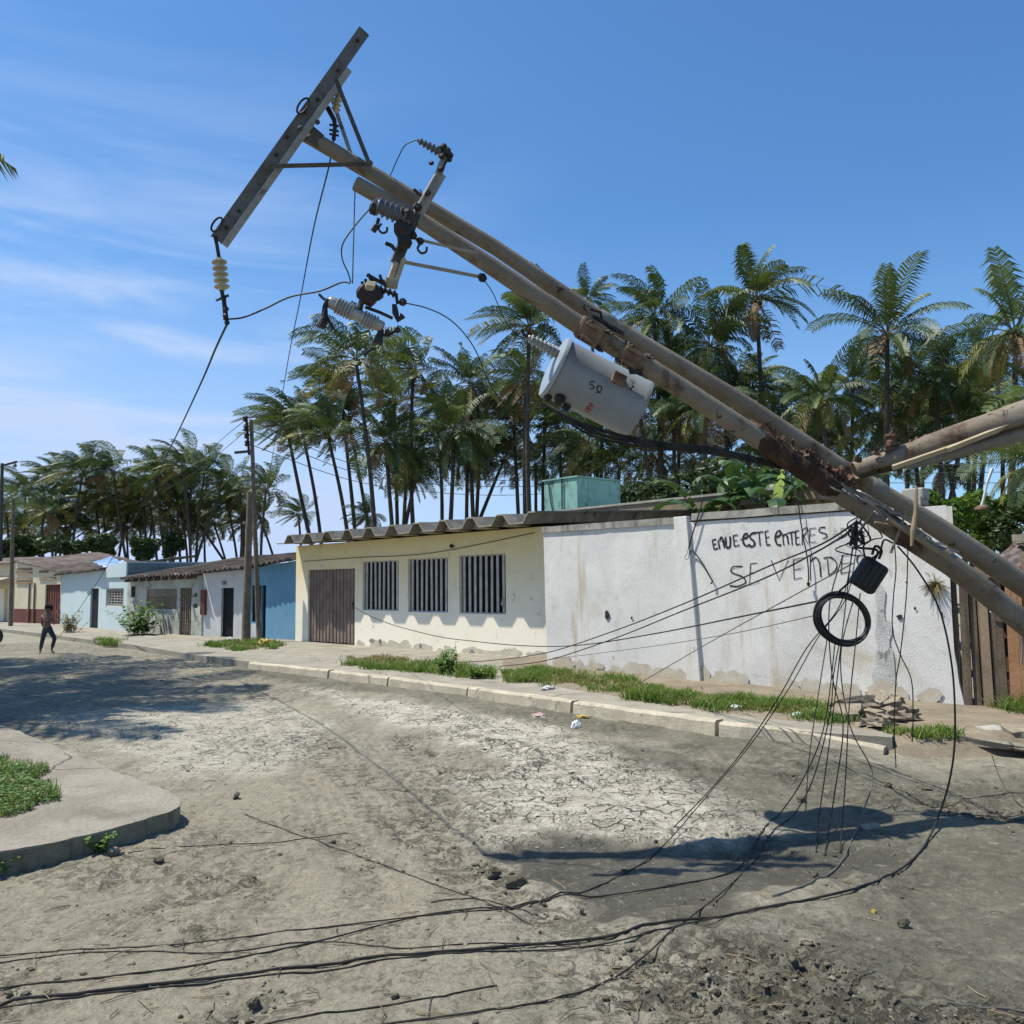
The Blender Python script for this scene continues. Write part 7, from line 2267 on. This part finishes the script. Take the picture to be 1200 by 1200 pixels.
for k in range(90):
    a = random.uniform(0, 6.28); c = fw.p(s_, z_, 0.0)
    e = c + fw.u * math.cos(a) * random.uniform(0.03, 0.20) + fw.n * random.uniform(0.02, 0.12) + Vector((0, 0, math.sin(a) * random.uniform(0.03, 0.22) - 0.05))
    bm.tube([c, c.lerp(e, .5) + Vector((0, 0, .02)), e], [0.005, 0.004, 0.002], 3)
tag(bm.build('wall_plant', M['grass_dry'], base=fw.p(s_, z_)), 'dry tuft growing out of the white wall near its right end', 'plant')

# ------------------------------------------------------------------ rubble, slabs, litter
def lump(c, sx_, sy_, sz_, rz, seed, mat, name, sub=2):
    bm_ = bmesh.new()
    bmesh.ops.create_cube(bm_, size=1.0)
    bmesh.ops.subdivide_edges(bm_, edges=bm_.edges[:], cuts=2, use_grid_fill=True)
    if 'clod' in mat.name:
        bmesh.ops.subdivide_edges(bm_, edges=bm_.edges[:], cuts=1, use_grid_fill=True)
        for v_ in bm_.verts: v_.co = v_.co.lerp(v_.co.normalized() * 0.55, 0.75)
    for v_ in bm_.verts:
        n1 = noise.noise_vector(v_.co * 1.6 + Vector((seed * 3.1, 0, 0))) + (0.6 * noise.noise_vector(v_.co * 4.1 + Vector((seed, 0, 5))) if 'clod' in mat.name else Vector((0, 0, 0)))
        v_.co += n1 * 0.24
        v_.co = Vector((v_.co.x * sx_, v_.co.y * sy_, v_.co.z * sz_))
    bmesh.ops.rotate(bm_, verts=bm_.verts, cent=(0, 0, 0), matrix=Matrix.Rotation(rz, 3, 'Z') @ Matrix.Rotation(random.uniform(-.3, .3), 3, 'X'))
    me_ = bpy.data.meshes.new(name); bm_.to_mesh(me_); bm_.free()
    me_.materials.append(mat)
    o = bpy.data.objects.new(name, me_); COL.objects.link(o); o.location = c
    return o
k = 0
for (px, py, w, h, zz) in [(1003, 832, .50, .16, .16), (992, 838, .40, .14, .08), (1022, 838, .30, .12, .08), (1034, 829, .26, .10, .22), (1046, 831, .26, .12, .18), (1056, 836, .30, .10, .12), (1064, 841, .26, .09, .06), (1040, 842, .26, .09, .05), (1028, 826, .22, .08, .27), (1052, 826, .16, .09, .20), (1015, 846, .22, .08, .03), (1036, 848, .30, .07, .02), (1049, 843, .22, .07, .08), (1068, 834, .16, .1, .08), (1024, 832, .2, .1, .16), (1043, 837, .2, .09, .12)]:
    b = g(px, py + 6, PZ)
    o = lump(Vector((b.x, b.y, PZ + 0.02 + zz * 0.55)), w * random.uniform(.7, 1.1), w * random.uniform(.4, .8), h * random.uniform(.7, 1.0), random.uniform(-1.2, 1.2), k, M['rock'], 'rubble_stone')
    o.rotation_euler = (random.uniform(-.35, .35), random.uniform(-.3, .3), 0)
    tag(o, 'broad flat concrete slab lying on the left of the rubble heap' if k == 0 else 'jagged chunk of broken concrete in the rubble heap by the white wall', 'rubble', None if k == 0 else 'broken chunks heaped against the white wall')
    k += 1
c = g(1158, 872, 0.05)
tag(lump(c, 0.95, 0.34, 0.07, -0.75, 40, M['kerb_top'], 'concrete_slab'), 'long flat concrete slab on the ground beyond the kerb end', 'slab')
c = g(1165, 860, 0.1)
tag(lump(c, .28, .2, .12, 0.4, 41, M['slab_top'], 'rubble_stone'), 'broken concrete lump on the slab edge by the plank fence', 'rubble')
c = g(1195, 862, 0.1)
tag(lump(c, .3, .25, .16, 0.1, 42, M['rock'], 'rubble_stone'), 'brown lump of concrete at the right edge beside the slab', 'rubble')
c = g(1140, 842, 0.1)
tag(lump(c, .2, .15, .12, 0.9, 43, M['rock'], 'rubble_stone'), 'stone at the foot of the first fence boards', 'rubble')

def crumple(px, py, z, sx_, sy_, sz_, mat, name, label, cat, seed):
    b = g(px, py, z)
    bm_ = bmesh.new()
    bmesh.ops.create_icosphere(bm_, subdivisions=4, radius=1.0)
    for v_ in bm_.verts:
        n1 = noise.noise(v_.co * 2.1 + Vector((seed, 0, 0))) + 0.6 * noise.noise(v_.co * 4.7 + Vector((0, seed, 0)))
        v_.co *= 1 + 0.38 * n1
        v_.co = Vector((v_.co.x * sx_, v_.co.y * sy_, max(v_.co.z * sz_, -sz_ * 0.55)))
    me_ = bpy.data.meshes.new(name); bm_.to_mesh(me_); bm_.free(); me_.materials.append(mat)
    o = bpy.data.objects.new(name, me_); COL.objects.link(o); o.location = (b.x, b.y, z + sz_ * 0.5); o.rotation_euler = (0, 0, seed)
    return tag(o, label, cat)
crumple(642, 808, PZ, .14, .07, .035, M['plastic_white'], 'plastic_bag', 'flat white plastic bag in the grass by the kerb joint', 'plastic bag', 1.0)
crumple(863, 833, PZ, .075, .06, .045, M['plastic_white'], 'plastic_bag', 'crumpled white bag standing in the grass under the lettering', 'plastic bag', 2.2)
crumple(937, 840, PZ, .085, .06, .035, M['plastic_mint'], 'plastic_bag', 'pale green plastic bag in the grass near the cable coil', 'plastic bag', 3.1)
crumple(675, 853, 0, .06, .05, .055, M['film'], 'plastic_bag', 'small clear plastic bag on the mud below the kerb', 'plastic bag', 4.4)
crumple(632, 840, 0, .12, .08, .03, M['paper_red'], 'paper_scrap', 'red and white paper scrap on the mud by the kerb', 'paper', 5.0)
crumple(682, 841, 0, .09, .035, .02, M['yellow_plastic'], 'plastic_scrap', 'small yellow scrap against the kerb', 'scrap', 6.0)
crumple(311, 757, PZ, .20, .16, .12, M['yellow_plastic'], 'plastic_bag', 'pale yellow bag at the foot of the tall thin pole', 'plastic bag', 7.0)
crumple(270, 752, PZ, .16, .12, .08, M['plastic_white'], 'plastic_bag', 'whitish scrap at the black door of the white house', 'plastic bag', 8.0)
crumple(1138, 770, 1.2, .05, .04, .05, M['plastic_white'], 'plastic_scrap', 'tiny white scrap', 'scrap', 9.0) if False else None
# clear sheet flapping over the kerb end
bm = MB()
q00, q10, q01, q11 = at(998, 847, 11.6), at(1040, 856, 11.3), at(1002, 866, 11.0), at(1037, 876, 10.6)
nq = 14
for i in range(nq + 1):
    for j in range(nq + 1):
        u_, v_ = i / nq, j / nq
        p = (q00 * (1 - u_) + q10 * u_) * (1 - v_) + (q01 * (1 - u_) + q11 * u_) * v_
        p += Vector((0, 0.10, 0.05)) * noise.noise(Vector((u_ * 4, v_ * 4, 3))) + Vector((0, .04, .03)) * noise.noise(Vector((u_ * 11, v_ * 11, 7)))
        p.z = max(p.z, 0.02)
        bm.v.append(tuple(p))
for i in range(nq):
    for j in range(nq):
        a_ = i * (nq + 1) + j
        bm.f.append((a_, a_ + 1, a_ + nq + 2, a_ + nq + 1)); bm.m.append(0)
tag(bm.build('plastic_sheet', M['film'], base=q01, smooth=True), 'clear plastic sheet draped over the right end of the kerb', 'plastic sheet')

# mud clods and small debris scattered over the road
M['clod'] = surf('dark_mud_clod', (0.10, 0.088, 0.062), (0.19, 0.168, 0.122), 12, 0.95, 0.6, 60)
M['clod_pale'] = surf('dry_mud_clod', (0.36, 0.33, 0.26), (0.26, 0.24, 0.185), 12, 0.95, 0.6, 60)
ico = bmesh.new(); bmesh.ops.create_icosphere(ico, subdivisions=1, radius=1.0)
IV = np.array([v_.co[:] for v_ in ico.verts]); IF = np.array([[v_.index for v_ in f_.verts] for f_ in ico.faces]); ico.free()
def clods(n, mat, name, label, smin, smax, weight, seed, flat=0.5):
    r_ = np.random.default_rng(seed)
    px = r_.uniform(-40, 1240, n * 12); py = 1215 - 440 * r_.uniform(0, 1, n * 12) ** 1.25
    pos = np.array([g(a, b)[:2] for a, b in zip(px, py)])
    ix = np.clip(np.searchsorted(xs, pos[:, 0]), 0, nx - 1); iy = np.clip(np.searchsorted(ys, pos[:, 1]), 0, ny - 1)
    w = weight[iy, ix] * sstep(0.46, 0.64, fbm(pos[:, 0] * 1.6, pos[:, 1] * 1.6, seed + 400, 4))
    okp = (r_.uniform(0, 1, len(w)) < w) & (poly_sd([(p.x, p.y) for p in ctop], pos[:, 0], pos[:, 1]) < -0.02) & (poly_sd([(p.x, p.y) for p in pv], pos[:, 0], pos[:, 1]) < -0.05)
    pos, ix, iy = pos[okp][:n], ix[okp][:n], iy[okp][:n]
    m_ = len(pos)
    s_ = smin * (smax / smin) ** (r_.uniform(0, 1, m_) ** 4.0)
    sc = s_[:, None] * np.stack([r_.uniform(.7, 1.6, m_), r_.uniform(.6, 1.1, m_), r_.uniform(.4, .8, m_) * flat * 2], -1)
    V = IV[None] * sc[:, None, :] * (1 + r_.uniform(-.3, .3, (m_, len(IV), 1)))
    a = r_.uniform(0, 6.28, m_); ca_, sa_ = np.cos(a)[:, None], np.sin(a)[:, None]
    X = V[..., 0] * ca_ - V[..., 1] * sa_; Y = V[..., 0] * sa_ + V[..., 1] * ca_
    Z = V[..., 2] + GZ[iy, ix][:, None] + sc[:, 2:3] * 0.3
    V = np.stack([X + pos[:, :1], Y + pos[:, 1:2], Z], -1).reshape(-1, 3)
    F_ = (IF[None] + (np.arange(m_) * len(IV))[:, None, None]).reshape(-1, 3)
    me_ = bpy.data.meshes.new(name); me_.from_pydata(V.tolist(), [], F_.tolist()); me_.materials.append(mat)
    o = bpy.data.objects.new(name, me_); COL.objects.link(o)
    return kind(o, 'stuff', label)
wclod = np.clip(rough_m * 0.55 + rut * 0.5 + shaded_puddle * 0.35 + wetR * 0.22 + arcm, 0.02, 1)
clods(3400, M['clod'], 'mud_clods', 'small dark clods of mud scattered over the road', 0.003, 0.020, wclod, 5)
clods(1500, M['clod_pale'], 'dry_mud_crumbs', 'pale dry mud crumbs scattered over the road', 0.003, 0.016, np.clip(rough_m * .5 + tan * .25 + .05, 0, 1), 6)
# twigs and straw
bm = MB()
r_ = random.Random(3)
for k in range(200):
    px, py = r_.uniform(0, 1200), 1200 - 330 * r_.random() ** 1.3
    p = g(px, py)
    if poly_sd([(q.x, q.y) for q in ctop], np.array([p.x]), np.array([p.y]))[0] > -0.05: continue
    if poly_sd([(q.x, q.y) for q in pv], np.array([p.x]), np.array([p.y]))[0] > -0.05: continue
    z = ground_z(p.x, p.y) + 0.005
    a = r_.uniform(0, 3.14); L_ = r_.uniform(0.04, 0.16)
    e = Vector((math.cos(a), math.sin(a), 0)) * L_
    bm.tube([Vector((p.x, p.y, z)), Vector((p.x, p.y, z)) + e * .5 + Vector((r_.uniform(-.02, .02), r_.uniform(-.02, .02), .004)), Vector((p.x, p.y, z)) + e], 0.0022, 4, 0 if r_.random() < .7 else 1)
kind(bm.build('twigs', [M['clod'], M['stick']]), 'stuff', 'twigs and straw strewn over the muddy road')
# bigger single clods and stones that read by themselves
for i, (px, py, w, h, mt, lb) in enumerate([
    (1059, 1077, .05, .045, 'clod', 'black clod of mud alone on the smooth mud at lower right'),
    (955, 1016, .045, .03, 'clod', 'dark clod by the thick cable in the shaded mud'),
    (1040, 920, .07, .04, 'clod', 'dark clod near the kerb end'),
    (1085, 924, .08, .03, 'clod', 'flat dark clod right of the clod near the kerb end'),
    (938, 935, .06, .04, 'clod', 'dark clod between the hanging wires and the cracked mud'),
    (1022, 967, .12, .02, 'rock', 'thin pale chip of concrete on the mud below the coil'),
    (133, 1001, .05, .04, 'rock', 'grey stone beside the weed at the corner kerb'),
    (277, 934, .06, .05, 'clod', 'dark clod on the wheel track right of the corner kerb'),
    (186, 1008, .07, .03, 'clod', 'dark flat clod below the corner kerb tip'),
    (605, 800 + 232, .10, .07, 'clod', 'heap of dark churned mud at the left end of the shaded patch'),
    (578, 1020, .08, .06, 'clod', 'dark clod beside the churned mud heap'),
    (682, 1060, .03, .03, 'clod', 'dark clod between the shadow bands on the mud'),
    (1024, 1064, .02, .015, 'yellow_plastic', 'small orange chip on the smooth mud'),
    (945, 1104, .05, .02, 'rock', 'pale flat stone in the churned mud below the cables'),
    (463, 1163, .03, .02, 'clod', 'small dark clod near the bottom centre'),
    (297, 1170, .05, .04, 'clod', 'dark clod at the bottom left among ruts'),
    (950, 800 + 34 + 66, .04, .03, 'clod', 'dark clod in front of the kerb under the coil')]):
    p = gp_(px, py, 0.0)
    o = lump(p + Vector((0, 0, h * .35)), w, w * .7, h, i * .7, 60 + i, M[mt], 'stone' if mt == 'rock' else ('chip' if 'chip' in lb else 'mud_clod'))
    tag(o, lb, 'stone' if mt == 'rock' else 'debris')

# ------------------------------------------------------------------ person walking on the far road
fp_ = g(54, 766, 0.0)
Hp = (766 - 711) * fp_.y / F * 1.0
k_ = Hp / 1.62
PE = thing('person', 'child in dark trousers and dusty pink top walking across the road', 'person', fp_)
def PV(x, y, z):                        # x to the right of the view, y away, z up, in adult metres
    return fp_ + Vector((x, y, z)) * k_
def skin(name, joints, edges, mat, parent, sub=2):
    me_ = bpy.data.meshes.new(name)
    off = Vector(parent.location) if parent is not None else Vector((0, 0, 0))
    me_.from_pydata([tuple(PV(*j[:3]) - off) for j in joints], edges, [])
    me_.materials.append(mat)
    o = bpy.data.objects.new(name, me_); COL.objects.link(o); o.parent = parent
    sk = o.modifiers.new('skin', 'SKIN'); sk.use_smooth_shade = True
    for i, j in enumerate(joints):
        r_ = j[3] * k_
        me_.skin_vertices[0].data[i].radius = (r_, r_ * (j[4] if len(j) > 4 else 1.0))
    me_.skin_vertices[0].data[0].use_root = True
    ss = o.modifiers.new('smooth', 'SUBSURF'); ss.levels = sub; ss.render_levels = sub
    return o
J = [(0.02, 0, 0.86, .12, .8), (0.0, 0, 1.02, .115, .75), (-0.01, 0, 1.18, .135, .75), (-0.01, 0, 1.30, .12, .7), (0.01, -.01, 1.39, .05), (0.03, -.02, 1.45, .052), (0.035, -.025, 1.50, .085, 1.1), (0.035, -.02, 1.57, .075, 1.1),
     (-.15, 0, 1.28, .055), (-.20, .02, 1.06, .042), (-.17, .10, .90, .032), (-.155, .13, .85, .034), (-.15, .14, .79, .02),
     (.14, 0, 1.28, .055), (.21, .02, 1.08, .042), (.17, .14, 1.0, .032), (.14, .18, 1.0, .034), (.10, .20, 1.0, .02),
     (-.07, 0, .80, .085), (-.13, -.02, .47, .058), (-.23, .05, .10, .038), (-.23, .05, .05, .036), (-.19, -.06, .035, .032), (-.17, -.10, .03, .02),
     (.10, 0, .80, .085), (.31, -.06, .52, .058), (.14, .10, .15, .038), (.13, .10, .08, .036), (.24, .02, .04, .032), (.29, -.01, .03, .02)]
E = [(0, 1), (1, 2), (2, 3), (3, 4), (4, 5), (5, 6), (6, 7), (3, 8), (8, 9), (9, 10), (10, 11), (11, 12), (3, 13), (13, 14), (14, 15), (15, 16), (16, 17), (0, 18), (18, 19), (19, 20), (20, 21), (21, 22), (22, 23), (0, 24), (24, 25), (25, 26), (26, 27), (27, 28), (28, 29)]
skin('body', J, E, M['skin'], PE)
JT = [(0.02, 0, 0.90, .135, .82), (0.02, 0, .98, .125, .8), (-.07, 0, .79, .098), (-.13, -.02, .47, .074), (-.222, .047, .14, .056), (.10, 0, .79, .098), (.31, -.06, .52, .074), (.152, .085, .19, .056)]
ET = [(0, 1), (0, 2), (2, 3), (3, 4), (0, 5), (5, 6), (6, 7)]
skin('trousers', JT, ET, M['trousers'], PE)
bm = MB()
M['top_pink'] = surf('dusty_pink_cloth', (0.36, 0.20, 0.18), (0.44, 0.27, 0.24), 6, 0.9, 0.2, 60)
JS = [(0.0, 0, 1.04, .125, .78), (-0.01, 0, 1.18, .145, .78), (-0.01, 0, 1.30, .13, .74), (-.15, 0, 1.28, .066), (-.185, .01, 1.16, .058), (.14, 0, 1.28, .066), (.19, .01, 1.17, .058)]
skin('top', JS, [(0, 1), (1, 2), (2, 3), (3, 4), (2, 5), (5, 6)], M['top_pink'], PE)
bm_ = bmesh.new(); bmesh.ops.create_icosphere(bm_, subdivisions=3, radius=1.0)
for v_ in bm_.verts:
    v_.co *= 1 + 0.22 * noise.noise(v_.co * 3.5) + 0.06
    if v_.co.z < -0.2 and v_.co.y < 0.1: v_.co *= 0.86
me_ = bpy.data.meshes.new('hair'); bm_.transform(Matrix.Diagonal((.125 * k_, .125 * k_, .12 * k_, 1))); bm_.to_mesh(me_); bm_.free()
me_.materials.append(M['hair'])
o = bpy.data.objects.new('hair', me_); COL.objects.link(o); o.parent = PE; o.location = PV(.025, .025, 1.555) - fp_
# face details (turned away to the right)
bm = MB()
for sx__ in (-1, 1):
    c = PV(.035 + sx__ * .032, -.105, 1.515); bm.lathe(c, Vector((0, -1, 0)), [(0, .012 * k_), (.006 * k_, .010 * k_)], 8)
c = PV(.035, -.108, 1.49); bm.lathe(c, Vector((0, -1, -.2)), [(0, .016 * k_), (.018 * k_, .010 * k_)], 8)
bm.box(PV(.035, -.106, 1.455), Vector((.022 * k_, 0, 0)), Vector((0, .005 * k_, 0)), Vector((0, 0, .005 * k_)))
bm.build('face', M['hair'], PE)

# wheel that just shows at the left edge
wc = g(-9, 757, 0.0)
WR = (757 - 735) * wc.y / F / 2
WT_ = thing('spare_wheel', 'black wheel standing on the road, barely showing at the left edge', 'wheel', wc)
ax_ = Vector((0.25, -0.97, 0)).normalized()
s1_ = ax_.cross(Vector((0, 0, 1))).normalized()
cw = wc + Vector((0, 0, WR))
bm = MB(); bm.tube([cw + (s1_ * math.cos(t) + Vector((0, 0, 1)) * math.sin(t)) * WR * .80 for t in np.linspace(0, 2 * math.pi, 33)], WR * .2, 10, cap=False)
bm.build('tyre', M['rubber'], WT_, smooth=True)
bm = MB(); bm.lathe(cw - ax_ * .05, ax_, [(0, WR * .2), (.01, WR * .60), (.04, WR * .62), (.06, WR * .62), (.09, WR * .60), (.10, WR * .2)], 20)
bm.build('rim', M['galv_dark'], WT_)

# ------------------------------------------------------------------ loose pieces of fittings become parts of their own
def split_pieces(o):
    me_ = o.data
    bm_ = bmesh.new(); bm_.from_mesh(me_)
    bm_.verts.ensure_lookup_table()
    seen, groups_ = set(), []
    for v_ in bm_.verts:
        if v_.index in seen: continue
        st, comp = [v_], []
        seen.add(v_.index)
        while st:
            q = st.pop(); comp.append(q.index)
            for e in q.link_edges:
                w = e.other_vert(q)
                if w.index not in seen:
                    seen.add(w.index); st.append(w)
        groups_.append(comp)
    if len(groups_) < 2:
        bm_.free(); return
    for gi, comp in enumerate(groups_):
        if gi == 0: continue
        b2 = bm_.copy(); b2.verts.ensure_lookup_table()
        keep_ = set(comp)
        bmesh.ops.delete(b2, geom=[v_ for v_ in b2.verts if v_.index not in keep_], context='VERTS')
        m2 = bpy.data.meshes.new(me_.name); b2.to_mesh(m2); b2.free()
        for mt in me_.materials: m2.materials.append(mt)
        o2 = bpy.data.objects.new(o.name.split('.')[0], m2); COL.objects.link(o2)
        o2.parent = o.parent
        for md in o.modifiers:
            n2 = o2.modifiers.new(md.name, md.type)
            if md.type == 'BEVEL': n2.width, n2.segments, n2.limit_method, n2.angle_limit = md.width, md.segments, md.limit_method, md.angle_limit
    k_ = set(groups_[0])
    bmesh.ops.delete(bm_, geom=[v_ for v_ in bm_.verts if v_.index not in k_], context='VERTS')
    bm_.to_mesh(me_); bm_.free()
for o in list(bpy.data.objects):
    if o.type == 'MESH' and o.parent and o.name.split('.')[0] in ('clamp', 'shackle', 'terminal', 'hanger', 'bolt', 'fitting', 'strap', 'hole', 'vent_louvre', 'downpipe', 'linkage', 'bracket', 'rafter_end', 'slat', 'lit_edge_bar', 'brace', 'timber_end', 'roof_debris', 'pipe', 'rail', 'bare_patch', 'clamp_body'):
        split_pieces(o)
